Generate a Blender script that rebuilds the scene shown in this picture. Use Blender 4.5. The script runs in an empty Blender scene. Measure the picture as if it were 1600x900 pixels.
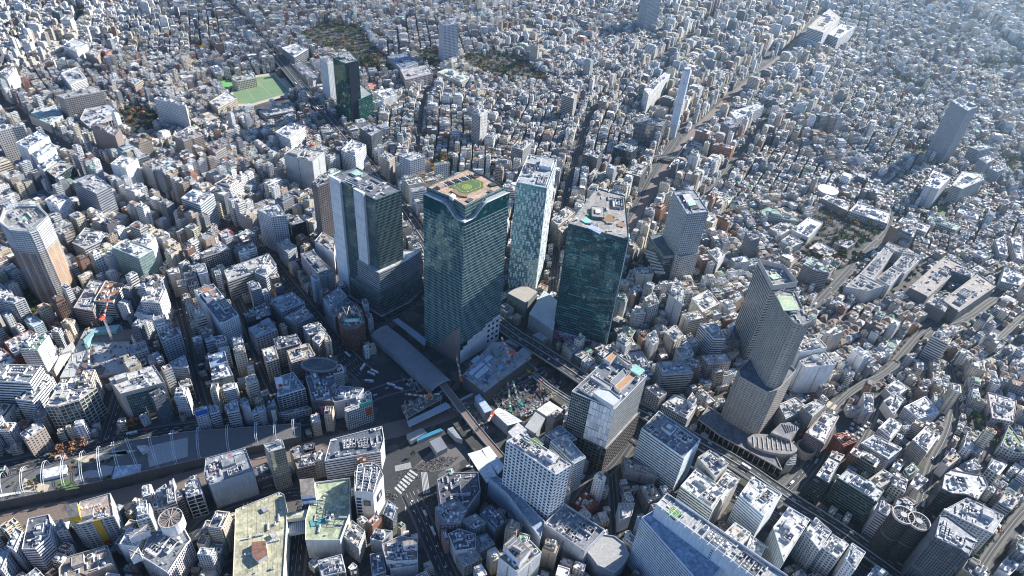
import bpy, math, random
import numpy as np
from math import radians as rad, sin, cos, pi, hypot
random.seed(7)
scene = bpy.context.scene
COL = scene.collection
# ------------------------------------------------------------ camera
CAM = np.array([0., 0., 620.]); PITCH = rad(38.3); ROLL = rad(5.16); FPX = 1068.0
_d = np.array([0, cos(PITCH), -sin(PITCH)]); _r = np.array([1., 0, 0]); _u = np.cross(_r, _d)
_R = _r*cos(ROLL) + _u*sin(ROLL); _U = -_r*sin(ROLL) + _u*cos(ROLL)
def proj(x, y, z=0.):
    v = np.array([x, y, z]) - CAM; k = v @ _d
    if k < 1: return (-9999, -9999)
    return (800 + FPX*(v @ _R)/k, 450 - FPX*(v @ _U)/k)
def W(px, py, z=0.):
    v = _d*FPX + _R*(px-800) - _U*(py-450)
    t = (z - CAM[2])/v[2]
    p = CAM + v*t
    return (float(p[0]), float(p[1]))
TILES = dict(a=(0,0,3), b=(400,0,3), c=(800,0,3), d=(1200,0,3), e=(0,300,3), f=(400,300,3), g=(800,300,3), h=(1200,300,3),
  i=(0,600,3), j=(400,600,3), k=(800,600,3), l=(1200,600,3), m=(0,540,6), n=(400,540,6), o=(560,560,6), p=(720,520,6),
  q=(860,540,6), r=(0,700,4.5), s=(180,700,4.5), t=(550,700,4.5), u=(720,700,4.5), v=(900,640,6), w=(1180,700,4.5),
  x=(1380,700,4.5), y=(1000,240,3.75), z=(240,330,6), A=(240,480,4.5), C=(980,20,3.6), D=(480,220,3), E=(640,250,6),
  F=(640,400,4.5), G=(780,220,5), H=(840,400,4.5), I=(1100,400,4.5), J=(1080,560,4.5), K=(0,300,4.5), P=(0,0,1))
def TP(t, x, y):
    a, b, s = TILES[t]; return (a+x/s, b+y/s)
def TW(t, x, y, z=0.):
    return W(*TP(t, x, y), z)
def pts(s):
    return [tuple(float(v) for v in q.split(',')) for q in s.split()]
def height_from(roofpx, basepx):
    g = W(*basepx); best = (1e9, 10)
    for z in np.arange(4, 240, .5):
        q = proj(g[0], g[1], z); e = hypot(q[0]-roofpx[0], q[1]-roofpx[1])
        if e < best[0]: best = (e, z)
    return best[1]

# ------------------------------------------------------------ materials
def newmat(name):
    m = bpy.data.materials.new(name); m.use_nodes = True
    nt = m.node_tree; b = nt.nodes['Principled BSDF']
    return m, nt, b
def N(nt, t, **kw):
    n = nt.nodes.new(t)
    for k, v in kw.items(): setattr(n, k, v)
    return n
def math_(nt, op, a, b=None, c=None):
    n = N(nt, 'ShaderNodeMath', operation=op)
    for i, v in enumerate((a, b, c)):
        if v is None: continue
        if isinstance(v, (int, float)): n.inputs[i].default_value = v
        else: nt.links.new(v, n.inputs[i])
    return n.outputs[0]
def mix(nt, f, a, b, blend='MIX'):
    n = N(nt, 'ShaderNodeMix', data_type='RGBA', blend_type=blend)
    for sock, v in ((n.inputs[0], f), (n.inputs[6], a), (n.inputs[7], b)):
        if isinstance(v, (int, float)): sock.default_value = v
        elif isinstance(v, tuple): sock.default_value = (*v, 1) if len(v) == 3 else v
        else: nt.links.new(v, sock)
    return n.outputs[2]
def noise(nt, scale, detail=2, vec=None, dim='3D'):
    n = N(nt, 'ShaderNodeTexNoise'); n.inputs['Scale'].default_value = scale; n.inputs['Detail'].default_value = detail
    if vec is not None: nt.links.new(vec, n.inputs['Vector'])
    return n.outputs['Fac']
def ramp(nt, f, lo, hi, a=0., b=1.):
    n = N(nt, 'ShaderNodeMapRange'); nt.links.new(f, n.inputs[0])
    for i, v in enumerate((lo, hi, a, b)): n.inputs[i+1].default_value = v
    return n.outputs[0]
def pos(nt): return N(nt, 'ShaderNodeNewGeometry').outputs['Position']
def attr(nt, name): return N(nt, 'ShaderNodeAttribute', attribute_name=name).outputs['Color']

def mat_wall():
    m, nt, b = newmat('wall_paint'); c = attr(nt, 'Col'); P = pos(nt)
    mp = N(nt, 'ShaderNodeMapping'); mp.inputs['Scale'].default_value = (1, 1, .12); nt.links.new(P, mp.inputs[0])
    s = ramp(nt, noise(nt, .7, 3, mp.outputs[0]), .3, .75, 1.06, .74)
    s2 = ramp(nt, noise(nt, .07, 2, P), .3, .7, .9, 1.08)
    k = math_(nt, 'MULTIPLY', s, s2)
    cc = N(nt, 'ShaderNodeCombineColor'); [nt.links.new(k, cc.inputs[i]) for i in range(3)]
    nt.links.new(mix(nt, 1.0, c, cc.outputs[0], 'MULTIPLY'), b.inputs['Base Color'])
    b.inputs['Roughness'].default_value = .75; b.inputs['Specular IOR Level'].default_value = .3
    return m
def mat_roof():
    m, nt, b = newmat('roof_coating'); c = attr(nt, 'Col'); P = pos(nt)
    a = ramp(nt, noise(nt, .35, 4, P), .35, .7, 1.1, .7)
    v = N(nt, 'ShaderNodeTexVoronoi'); v.inputs['Scale'].default_value = .16; v.distance = 'MANHATTAN'; nt.links.new(P, v.inputs['Vector'])
    sx = N(nt, 'ShaderNodeSeparateColor'); nt.links.new(v.outputs['Color'], sx.inputs[0])
    v2 = N(nt, 'ShaderNodeTexVoronoi'); v2.inputs['Scale'].default_value = .55; v2.distance = 'CHEBYCHEV'; nt.links.new(P, v2.inputs['Vector'])
    s2 = N(nt, 'ShaderNodeSeparateColor'); nt.links.new(v2.outputs['Color'], s2.inputs[0])
    k = math_(nt, 'MULTIPLY', a, ramp(nt, sx.outputs[0], 0, 1, .74, 1.16)); k = math_(nt, 'MULTIPLY', k, ramp(nt, s2.outputs[1], .1, .9, .8, 1.1))
    cc = N(nt, 'ShaderNodeCombineColor'); [nt.links.new(k, cc.inputs[i]) for i in range(3)]
    nt.links.new(mix(nt, 1.0, c, cc.outputs[0], 'MULTIPLY'), b.inputs['Base Color'])
    b.inputs['Roughness'].default_value = .8
    return m
def cell(nt, uv, bx, by):
    sp = N(nt, 'ShaderNodeSeparateXYZ'); nt.links.new(uv, sp.inputs[0])
    cx = math_(nt, 'FLOOR', math_(nt, 'DIVIDE', sp.outputs[0], bx)); cy = math_(nt, 'FLOOR', math_(nt, 'DIVIDE', sp.outputs[1], by))
    cb = N(nt, 'ShaderNodeCombineXYZ'); nt.links.new(cx, cb.inputs[0]); nt.links.new(cy, cb.inputs[1])
    w = N(nt, 'ShaderNodeTexWhiteNoise', noise_dimensions='2D'); nt.links.new(cb.outputs[0], w.inputs['Vector'])
    return w.outputs['Value'], sp
def mat_glass(name, rough, metal):
    m, nt, b = newmat(name); c = attr(nt, 'Col')
    uv = N(nt, 'ShaderNodeUVMap', uv_map='UV').outputs[0]
    w, sp = cell(nt, uv, 1.8, 3.8)
    k = ramp(nt, w, 0, 1, .72, 1.3)
    cc = N(nt, 'ShaderNodeCombineColor'); [nt.links.new(k, cc.inputs[i]) for i in range(3)]
    base = mix(nt, 1.0, c, cc.outputs[0], 'MULTIPLY')
    bl = math_(nt, 'GREATER_THAN', w, .94)
    w2, _ = cell(nt, uv, 5.4, 3.8)
    bl = math_(nt, 'MULTIPLY', math_(nt, 'MAXIMUM', bl, math_(nt, 'GREATER_THAN', w2, .96)), .3)
    nt.links.new(mix(nt, bl, base, (.45, .5, .52)), b.inputs['Base Color'])
    b.inputs['Roughness'].default_value = rough; b.inputs['Metallic'].default_value = metal
    b.inputs['IOR'].default_value = 1.6
    n2 = noise(nt, .12, 2, pos(nt)); bp = N(nt, 'ShaderNodeBump'); bp.inputs['Strength'].default_value = .12; bp.inputs['Distance'].default_value = .5
    nt.links.new(n2, bp.inputs['Height']); nt.links.new(bp.outputs[0], b.inputs['Normal'])
    return m
def mat_pattern():
    # window openings of small buildings: laid out in metres from the UV, sizes carried per wall
    m, nt, b = newmat('wall_with_windows'); c = attr(nt, 'Col'); uv = N(nt, 'ShaderNodeUVMap', uv_map='UV').outputs[0]
    pa = N(nt, 'ShaderNodeAttribute', attribute_name='Pat'); ps = N(nt, 'ShaderNodeSeparateColor'); nt.links.new(pa.outputs['Color'], ps.inputs[0])
    sp = N(nt, 'ShaderNodeSeparateXYZ'); nt.links.new(uv, sp.inputs[0])
    bay = math_(nt, 'MULTIPLY', ps.outputs[0], 10.)
    fx = math_(nt, 'FRACT', math_(nt, 'DIVIDE', sp.outputs[0], bay)); fy = math_(nt, 'FRACT', math_(nt, 'DIVIDE', sp.outputs[1], 3.1))
    mk = math_(nt, 'MULTIPLY', math_(nt, 'LESS_THAN', fx, ps.outputs[1]), math_(nt, 'LESS_THAN', fy, ps.outputs[2]))
    w, _ = cell(nt, uv, 2.3, 3.1)
    P = pos(nt); s2 = ramp(nt, noise(nt, .25, 3, P), .3, .7, .84, 1.08)
    cc = N(nt, 'ShaderNodeCombineColor'); [nt.links.new(s2, cc.inputs[i]) for i in range(3)]
    base = mix(nt, 1.0, c, cc.outputs[0], 'MULTIPLY')
    gl = mix(nt, ramp(nt, w, .3, 1, 0, 1), (.03, .04, .05), (.16, .19, .22))
    nt.links.new(mix(nt, mk, base, gl), b.inputs['Base Color'])
    nt.links.new(ramp(nt, mk, 0, 1, .8, .2), b.inputs['Roughness'])
    return m
def mat_flat(name, col, rough=.7, metal=0., var=.15, sc=.5):
    m, nt, b = newmat(name); k = ramp(nt, noise(nt, sc, 3, pos(nt)), .3, .7, 1-var, 1+var)
    cc = N(nt, 'ShaderNodeCombineColor'); [nt.links.new(k, cc.inputs[i]) for i in range(3)]
    nt.links.new(mix(nt, 1.0, tuple(col), cc.outputs[0], 'MULTIPLY'), b.inputs['Base Color'])
    b.inputs['Roughness'].default_value = rough; b.inputs['Metallic'].default_value = metal
    return m
def mat_leaf():
    m, nt, b = newmat('foliage'); c = attr(nt, 'Col')
    oi = N(nt, 'ShaderNodeObjectInfo').outputs['Random']
    w = N(nt, 'ShaderNodeTexNoise'); w.inputs['Scale'].default_value = .6; nt.links.new(pos(nt), w.inputs['Vector'])
    k = math_(nt, 'MULTIPLY', ramp(nt, w.outputs['Fac'], .3, .7, .6, 1.4), ramp(nt, oi, 0, 1, .75, 1.25))
    cc = N(nt, 'ShaderNodeCombineColor'); [nt.links.new(k, cc.inputs[i]) for i in range(3)]
    nt.links.new(mix(nt, 1.0, c, cc.outputs[0], 'MULTIPLY'), b.inputs['Base Color'])
    b.inputs['Roughness'].default_value = .7; b.inputs['Specular IOR Level'].default_value = .2
    return m
def mat_ground():
    m, nt, b = newmat('city_ground'); P = pos(nt)
    v = N(nt, 'ShaderNodeTexVoronoi'); v.inputs['Scale'].default_value = .09; nt.links.new(P, v.inputs['Vector'])
    sx = N(nt, 'ShaderNodeSeparateColor'); nt.links.new(v.outputs['Color'], sx.inputs[0])
    a = mix(nt, ramp(nt, sx.outputs[0], .3, .8, 0, 1), (.035, .036, .038), (.085, .082, .078))
    nz = ramp(nt, noise(nt, .6, 4, P), .3, .7, .75, 1.3)
    g = mix(nt, ramp(nt, noise(nt, .035, 2, P), .56, .66, 0, .55), a, (.045, .06, .035))
    cc = N(nt, 'ShaderNodeCombineColor'); [nt.links.new(nz, cc.inputs[i]) for i in range(3)]
    nt.links.new(mix(nt, 1.0, g, cc.outputs[0], 'MULTIPLY'), b.inputs['Base Color']); b.inputs['Roughness'].default_value = .9
    return m
def mat_track():
    m, nt, b = newmat('rail_bed'); uv = N(nt, 'ShaderNodeUVMap', uv_map='UV').outputs[0]
    sp = N(nt, 'ShaderNodeSeparateXYZ'); nt.links.new(uv, sp.inputs[0])
    fy = math_(nt, 'FRACT', math_(nt, 'DIVIDE', sp.outputs[1], 4.0))
    d = math_(nt, 'ABSOLUTE', math_(nt, 'SUBTRACT', math_(nt, 'ABSOLUTE', math_(nt, 'SUBTRACT', fy, .5)), .19))
    rail = math_(nt, 'LESS_THAN', d, .035)
    bed = math_(nt, 'LESS_THAN', math_(nt, 'ABSOLUTE', math_(nt, 'SUBTRACT', fy, .5)), .34)
    nz = noise(nt, 1.2, 3, pos(nt))
    c = mix(nt, bed, (.13, .12, .105), mix(nt, nz, (.11, .07, .052), (.2, .135, .105)))
    nt.links.new(mix(nt, rail, c, (.22, .2, .19)), b.inputs['Base Color']); b.inputs['Roughness'].default_value = .85
    return m
def mat_mural():
    m, nt, b = newmat('mural_panels'); P = pos(nt)
    w = N(nt, 'ShaderNodeTexNoise'); w.inputs['Scale'].default_value = .18; w.inputs['Detail'].default_value = 3; w.inputs['Distortion'].default_value = 1.5
    nt.links.new(P, w.inputs['Vector'])
    k = ramp(nt, w.outputs['Fac'], .5, .54, 0, 1)
    k2 = ramp(nt, noise(nt, .31, 2, P), .55, .58, 0, 1)
    nt.links.new(mix(nt, k2, mix(nt, k, (.5, .52, .56), (.45, .05, .15)), (.12, .16, .3)), b.inputs['Base Color'])
    return m
def mat_dots():
    m, nt, b = newmat('crowd_clothes'); c = attr(nt, 'Col'); nt.links.new(c, b.inputs['Base Color']); b.inputs['Roughness'].default_value = .9
    return m
M_WALL = mat_wall(); M_ROOF = mat_roof(); M_GLASS = mat_glass('window_glass', .18, .0); M_TINT = mat_glass('curtain_glass', .05, .5)
M_PAT = mat_pattern(); M_LEAF = mat_leaf(); M_GROUND = mat_ground(); M_TRACK = mat_track(); M_MURAL = mat_mural(); M_DOT = mat_dots()
M_ASPH = mat_flat('asphalt', (.03, .033, .038), .85, 0, .25, .3); M_CONC = mat_flat('concrete', (.3, .3, .29), .85, 0, .15)
M_PAVE = mat_flat('paving', (.11, .108, .105), .85, 0, .2, .8); M_LINE = mat_flat('road_paint', (.42, .42, .41), .6, 0, .15, 2)
M_METAL = mat_flat('painted_steel', (.62, .63, .64), .45, .3, .06)
M_TURF = mat_flat('lawn', (.07, .12, .04), .9, 0, .2, .2); M_SAND = mat_flat('sand', (.42, .36, .27), .9, 0, .12, .3)
MATS = [M_WALL, M_ROOF, M_GLASS, M_TINT, M_PAT, M_LEAF, M_ASPH, M_CONC, M_PAVE, M_LINE, M_METAL, M_TURF, M_SAND, M_TRACK, M_MURAL, M_DOT, M_GROUND]
(WALL, ROOF, GLASS, TINT, PAT, LEAF, ASPH, CONC, PAVE, LINE, METAL, TURF, SAND, TRACK, MURAL, DOT, GROUND) = range(17)

# ------------------------------------------------------------ mesh builder
class MB:
    def __init__(s): s.v = []; s.f = []; s.m = []; s.c = []; s.p = []; s.uv = []; s.keys = 0
    def poly(s, vs, mat=WALL, col=(.5, .5, .5), uv=None, pat=(.3, .5, .5)):
        n = len(s.v); s.v.extend(vs); s.f.append(tuple(range(n, n+len(vs)))); s.m.append(mat); s.c.append(col); s.p.append(pat)
        s.uv.extend(uv if uv else [(q[0], q[1]) for q in vs])
    def quadwall(s, a, b, z0, z1, mat, col, u0=0., pat=(.3, .5, .5)):
        L = hypot(b[0]-a[0], b[1]-a[1])
        s.poly([(a[0], a[1], z0), (b[0], b[1], z0), (b[0], b[1], z1), (a[0], a[1], z1)], mat, col, [(u0, z0), (u0+L, z0), (u0+L, z1), (u0, z1)], pat)
    def flat(s, P, z, mat, col): s.poly([(x, y, z) for x, y in P], mat, col)
    def prism(s, P, z0, z1, mat=WALL, col=(.5, .5, .5), top=None, topcol=None, cap=True, bottom=False, pat=(.3, .5, .5)):
        u = 0.
        for i in range(len(P)):
            a, b = P[i], P[(i+1) % len(P)]; s.quadwall(a, b, z0, z1, mat, col, u, pat); u += hypot(b[0]-a[0], b[1]-a[1])
        if cap: s.flat(P, z1, mat if top is None else top, topcol or col)
        if bottom: s.flat(P[::-1], z0, mat, col)
    def box(s, cx, cy, w, d, z0, z1, ang=0., mat=WALL, col=(.5, .5, .5), top=None, topcol=None, bottom=False):
        s.prism(rect(cx, cy, w, d, ang), z0, z1, mat, col, top, topcol, True, bottom)
    def ring(s, P, t, z0, z1, mat=WALL, col=(.5, .5, .5)):
        Q = inset(P, t); n = len(P)
        for i in range(n):
            j = (i+1) % n
            s.quadwall(P[i], P[j], z0, z1, mat, col); s.quadwall(Q[j], Q[i], z0, z1, mat, col)
            s.poly([(*P[i], z1), (*P[j], z1), (*Q[j], z1), (*Q[i], z1)], mat, col)
    def tube(s, a, b, r, mat=METAL, col=(.6, .6, .6), n=6, r2=None):
        a = np.array(a, float); b = np.array(b, float); d = b-a; L = np.linalg.norm(d)
        if L < 1e-6: return
        d /= L; h = np.array([0, 0, 1.]) if abs(d[2]) < .9 else np.array([1., 0, 0])
        x = np.cross(d, h); x /= np.linalg.norm(x); y = np.cross(d, x); r2 = r if r2 is None else r2
        A = [tuple(a+(x*cos(2*pi*k/n)+y*sin(2*pi*k/n))*r) for k in range(n)]; B = [tuple(b+(x*cos(2*pi*k/n)+y*sin(2*pi*k/n))*r2) for k in range(n)]
        for k in range(n):
            j = (k+1) % n; s.poly([A[j], A[k], B[k], B[j]], mat, col)
        s.poly(B[::-1], mat, col)
    def build(s, name, parent=None, origin=(0, 0, 0)):
        me = bpy.data.meshes.new(name); nv = len(s.v); nf = len(s.f)
        V = np.array(s.v, dtype=np.float32).reshape(-1, 3) - np.array(origin, dtype=np.float32)
        cnt = np.array([len(f) for f in s.f], dtype=np.int32); tot = int(cnt.sum())
        me.vertices.add(nv); me.vertices.foreach_set('co', V.ravel())
        me.loops.add(tot); me.loops.foreach_set('vertex_index', np.arange(tot, dtype=np.int32))
        me.polygons.add(nf); st = np.zeros(nf, dtype=np.int32); st[1:] = np.cumsum(cnt)[:-1]
        me.polygons.foreach_set('loop_start', st); me.polygons.foreach_set('loop_total', cnt)
        used = sorted(set(s.m)); lut = {k: i for i, k in enumerate(used)}
        for k in used: me.materials.append(MATS[k])
        me.polygons.foreach_set('material_index', np.array([lut[k] for k in s.m], dtype=np.int32))
        a = me.attributes.new('Col', 'FLOAT_COLOR', 'FACE')
        c = np.ones((nf, 4), dtype=np.float32); c[:, :3] = np.array(s.c, dtype=np.float32); a.data.foreach_set('color', c.ravel())
        if PAT in lut:
            a = me.attributes.new('Pat', 'FLOAT_COLOR', 'FACE'); c = np.ones((nf, 4), dtype=np.float32); c[:, :3] = np.array(s.p, dtype=np.float32)
            a.data.foreach_set('color', c.ravel())
        if {PAT, GLASS, TINT, TRACK} & set(used):
            uv = me.uv_layers.new(name='UV'); uv.data.foreach_set('uv', np.array(s.uv, dtype=np.float32).ravel())
        me.update(calc_edges=True)
        o = bpy.data.objects.new(name, me); COL.objects.link(o)
        if parent: o.parent = parent
        else: o.location = origin
        return o
def rect(cx, cy, w, d, a=0.):
    c, s_ = cos(a), sin(a)
    return [(cx+x*c-y*s_, cy+x*s_+y*c) for x, y in ((-w/2, -d/2), (w/2, -d/2), (w/2, d/2), (-w/2, d/2))]
def area2(P): return sum(P[i][0]*P[(i+1) % len(P)][1]-P[(i+1) % len(P)][0]*P[i][1] for i in range(len(P)))
def ccw(P): return list(P) if area2(P) > 0 else list(P)[::-1]
def inset(P, t):
    n = len(P); out = []
    for i in range(n):
        p0, p1, p2 = P[i-1], P[i], P[(i+1) % n]
        d1 = np.array(p1)-p0; d2 = np.array(p2)-p1; d1 /= (np.linalg.norm(d1)+1e-9); d2 /= (np.linalg.norm(d2)+1e-9)
        n1 = np.array([-d1[1], d1[0]]); n2 = np.array([-d2[1], d2[0]])
        k = 1+n1 @ n2; k = max(k, .35)
        q = np.array(p1)+(n1+n2)*t/k; out.append((float(q[0]), float(q[1])))
    return out
def cen(P): return (sum(p[0] for p in P)/len(P), sum(p[1] for p in P)/len(P))
def circ(cx, cy, r, n=16, a0=0., a1=2*pi, ry=None, ang=0.):
    o = []
    for k in range(n):
        t = a0+(a1-a0)*k/n; x = r*cos(t); y = (ry or r)*sin(t); o.append((cx+x*cos(ang)-y*sin(ang), cy+x*sin(ang)+y*cos(ang)))
    return o
def inpoly(P, x, y):
    r = False; n = len(P)
    for i in range(n):
        x1, y1 = P[i]; x2, y2 = P[(i+1) % n]
        if (y1 > y) != (y2 > y) and x < (x2-x1)*(y-y1)/(y2-y1)+x1: r = not r
    return r

LABELS = {}
def tag(o, label=None, cat=None, group=None, kind=None):
    if label:
        o['label'] = label; LABELS.setdefault(label, []).append(o.name)
    if cat: o['category'] = cat
    if group: o['group'] = group
    if kind: o['kind'] = kind
    return o
def thing(name, label, cat, loc, group=None):
    o = bpy.data.objects.new(name, None); COL.objects.link(o); o.location = loc; o.empty_display_size = 2
    return tag(o, label, cat, group)

# ------------------------------------------------------------ facades
#        floor, bay, band, pilaster, protrusion, glass mat
STY = dict(grid=(3.7, 3.6, 1.6, 1.3, .3, GLASS), punch=(3.6, 3.4, 1.9, 1.7, .2, GLASS), band=(3.9, 0, 1.9, 0, .35, GLASS),
  glass=(4.0, 1.8, .3, .14, .12, TINT), bandglass=(4.2, 1.8, .42, .1, .22, TINT), fins=(3.8, 2.2, .5, .55, .6, GLASS),
  balc=(3.0, 6.5, 1.25, .35, 1.2, GLASS), frame=(6.0, 6.0, .7, .8, .5, TINT), shade=(4.2, 1.8, .45, .3, .3, TINT))
def facade(mb, a, b, z0, z1, sty, col, gcol, fh=None, bay=None):
    L = hypot(b[0]-a[0], b[1]-a[1])
    if L < .6: return
    if sty in ('blank', 'blank2'):
        mb.quadwall(a, b, z0, z1, WALL, col)
        if sty == 'blank2' and L > 6:       # one column of small windows
            dx, dy = (b[0]-a[0])/L, (b[1]-a[1])/L; nx, ny = dy, -dx
            for k in range(int((z1-z0-4)/3.6)):
                z = z0+4+k*3.6; u = L*.5
                p = (a[0]+dx*(u-1)+nx*.03, a[1]+dy*(u-1)+ny*.03); q = (a[0]+dx*(u+1)+nx*.03, a[1]+dy*(u+1)+ny*.03)
                mb.quadwall(p, q, z, z+1.5, GLASS, gcol)
        return
    if sty == 'pat':
        mb.quadwall(a, b, z0, z1, PAT, col, 0, gcol); return
    F, By, bt, pw, pr, gm = STY[sty]; F = fh or F; By = bay if bay is not None else By
    mb.quadwall(a, b, z0, z1, gm, gcol)
    dx, dy = (b[0]-a[0])/L, (b[1]-a[1])/L; nx, ny = dy*pr, -dx*pr
    A = (a[0]+nx, a[1]+ny); B = (b[0]+nx, b[1]+ny)
    nf = max(1, int(round((z1-z0)/F))); F = (z1-z0)/nf
    for k in range(nf+1):
        zb = z0+k*F-bt*.5; zt = zb+bt
        if k == 0: zb = z0
        if k == nf: zt = z1
        mb.quadwall(A, B, zb, zt, WALL, col)
        mb.poly([(*A, zt), (*B, zt), (*b, zt), (*a, zt)], WALL, col); mb.poly([(*a, zb), (*b, zb), (*B, zb), (*A, zb)], WALL, col)
    if By:
        nb = max(1, int(round(L/By)))
        k1 = .97
        for k in range(nb+1):
            u = L*k/nb; u0 = max(0, u-pw/2); u1 = min(L, u+pw/2)
            p0 = (a[0]+dx*u0, a[1]+dy*u0); p1 = (a[0]+dx*u1, a[1]+dy*u1)
            q0 = (p0[0]+nx*k1, p0[1]+ny*k1); q1 = (p1[0]+nx*k1, p1[1]+ny*k1)
            mb.quadwall(q0, q1, z0, z1, WALL, col); mb.quadwall(p0, q0, z0, z1, WALL, col); mb.quadwall(q1, p1, z0, z1, WALL, col)
    mb.quadwall(a, A, z0, z1, WALL, col); mb.quadwall(B, b, z0, z1, WALL, col)

def body(P, z0, z1, sty, col, gcol, fh=None, bay=None, per=None):
    mb = MB(); n = len(P)
    for i in range(n):
        s_, c_ = sty, col
        if per and i in per: s_, c_ = per[i] if isinstance(per[i], tuple) else (per[i], col)
        facade(mb, P[i], P[(i+1) % n], z0, z1, s_, c_, gcol, fh, bay)
    return mb
# shared roof equipment meshes
_shared = {}
def shared(key, fn):
    if key not in _shared:
        o = fn().build(key.split('#')[0]); me = o.data; bpy.data.objects.remove(o); _shared[key] = me
    return _shared[key]
def put(name, me, parent, loc, rz=0., sc=1.):
    o = bpy.data.objects.new(name, me); COL.objects.link(o); o.parent = parent; o.location = loc; o.rotation_euler = (0, 0, rz)
    o.scale = (sc, sc, sc) if isinstance(sc, (int, float)) else sc
    return o
def m_ac():
    mb = MB(); mb.box(0, 0, 3.2, 1.7, .25, 1.9, 0, WALL, (.62, .63, .63)); mb.box(0, 0, 3.4, 1.9, 0, .25, 0, WALL, (.3, .3, .3))
    for x in (-.8, .8): mb.prism(circ(x, 0, .6, 8), 1.9, 2.05, WALL, (.12, .12, .13))
    return mb
def m_acrow():
    mb = MB()
    for k in range(4):
        mb.box(k*2.1-3.2, 0, 1.7, 1.5, .2, 1.8, 0, WALL, (.66, .67, .68)); mb.prism(circ(k*2.1-3.2, 0, .5, 8), 1.8, 1.92, WALL, (.1, .1, .1))
    mb.box(0, 0, 8.6, .3, 0, .2, 0, WALL, (.3, .3, .3)); return mb
def m_tank():
    mb = MB(); mb.prism(circ(0, 0, 1.3, 10), .6, 3.1, WALL, (.7, .71, .7))
    for a in range(4): mb.box(.8*cos(a*pi/2+.7), .8*sin(a*pi/2+.7), .25, .25, 0, .6, 0, WALL, (.3, .3, .3))
    return mb
def m_duct():
    mb = MB(); mb.box(0, 0, 7, .9, .4, 1.3, 0, WALL, (.5, .51, .52)); mb.box(3.0, 1.6, .9, 2.6, .4, 1.3, 0, WALL, (.5, .51, .52)); mb.box(-2.5, 0, .5, .6, 0, .4, 0, WALL, (.3, .3, .3)); return mb
def m_cool():
    mb = MB(); mb.box(0, 0, 4.4, 4.4, 0, 3.2, 0, WALL, (.58, .6, .62)); mb.prism(circ(0, 0, 1.7, 12), 3.2, 3.7, WALL, (.4, .42, .43), ROOF, (.06, .06, .06)); return mb
UNITS = [('air_conditioner', m_ac, 3.4), ('air_conditioner_row', m_acrow, 8.6), ('water_tank', m_tank, 2.8), ('duct', m_duct, 7), ('cooling_tower', m_cool, 4.4)]

def clutter_mb(mb, P, z, rnd, dens=1., big=True, hut=None):
    """roof equipment packed into one mesh (far buildings)"""
    c = cen(P); e = max(range(len(P)), key=lambda i: hypot(P[i][0]-P[i-1][0], P[i][1]-P[i-1][1])); ang = math.atan2(P[e][1]-P[e-1][1], P[e][0]-P[e-1][0])
    A = abs(area2(P))/2; Q = inset(P, 1.2)
    yards = []
    if A > 260 and big:
        L_ = math.sqrt(A)
        for t in range(14):
            if len(yards) >= (1 if A < 700 else (2 if A < 1800 else 4)): break
            i = rnd.randrange(len(P)); f = rnd.uniform(0, .62); g_ = rnd.random(); x = c[0]+((P[i][0]-c[0])*(1-g_)+(P[i-1][0]-c[0])*g_)*f; y = c[1]+((P[i][1]-c[1])*(1-g_)+(P[i-1][1]-c[1])*g_)*f
            w = min(L_*rnd.uniform(.25, .5), 22); d = min(L_*rnd.uniform(.18, .32), 14); Y_ = rect(x, y, w, d, ang)
            if not all(inpoly(Q, *q) for q in Y_) or any(hypot(x-o[0], y-o[1]) < (max(w, d)+o[2])*.52 for o in yards): continue
            if hut and hypot(x-hut[0], y-hut[1]) < hut[2]+max(w, d)*.5: continue
            yards.append((x, y, max(w, d)))
            mb.flat(Y_, z+.06, ROOF, (.1, .1, .11)); sc_ = rnd.choice((.6, .5, .35)); hh_ = rnd.uniform(1.6, 3); mb.ring(Y_, .18, z+.03, z+hh_, WALL, (sc_, sc_, sc_))
            nx_, ny_ = max(2, int(w/2.7)), max(1, int(d/3)); g0 = rnd.choice((.5, .6, .68, .4))
            for i_ in range(nx_):
                for j_ in range(ny_):
                    if rnd.random() < .22: continue
                    u_ = (i_+.5)/nx_*w-w/2; v_ = (j_+.5)/ny_*d-d/2; g = g0*rnd.uniform(.9, 1.1); mb.box(x+u_*cos(ang)-v_*sin(ang), y+u_*sin(ang)+v_*cos(ang), 1.5, 1.9, z+.3, z+rnd.choice((1.3, 1.6)), ang, WALL, (g, g, g*1.02))
            if rnd.random() < .5:
                for i_ in range(nx_+1): u_ = i_/nx_*w-w/2; mb.tube((x+u_*cos(ang)+d/2*sin(ang), y+u_*sin(ang)-d/2*cos(ang), z+hh_), (x+u_*cos(ang)-d/2*sin(ang), y+u_*sin(ang)+d/2*cos(ang), z+hh_), .16, WALL, (.55, .55, .55), 4)
    n = int(A*dens/60)+1
    for k in range(min(n, 26)):
        for t in range(6):
            i = rnd.randrange(len(Q)); a_, b_ = rnd.random(), rnd.random()
            x = c[0]+(Q[i][0]-c[0])*a_+(Q[i-1][0]-c[0])*(1-a_)*b_; y = c[1]+(Q[i][1]-c[1])*a_+(Q[i-1][1]-c[1])*(1-a_)*b_
            if inpoly(Q, x, y): break
        g = rnd.choice((.12, .25, .4, .5, .6, .68)); w = rnd.choice((.9, 1.3, 2, 3, 5.5)); d = rnd.uniform(.5, 1.5)
        if rnd.random() < .5: w, d = d, w
        mb.box(x, y, w, d, z, z+rnd.uniform(.5, 1.6), ang, WALL, (g, g*1.01, g*1.02))
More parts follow.
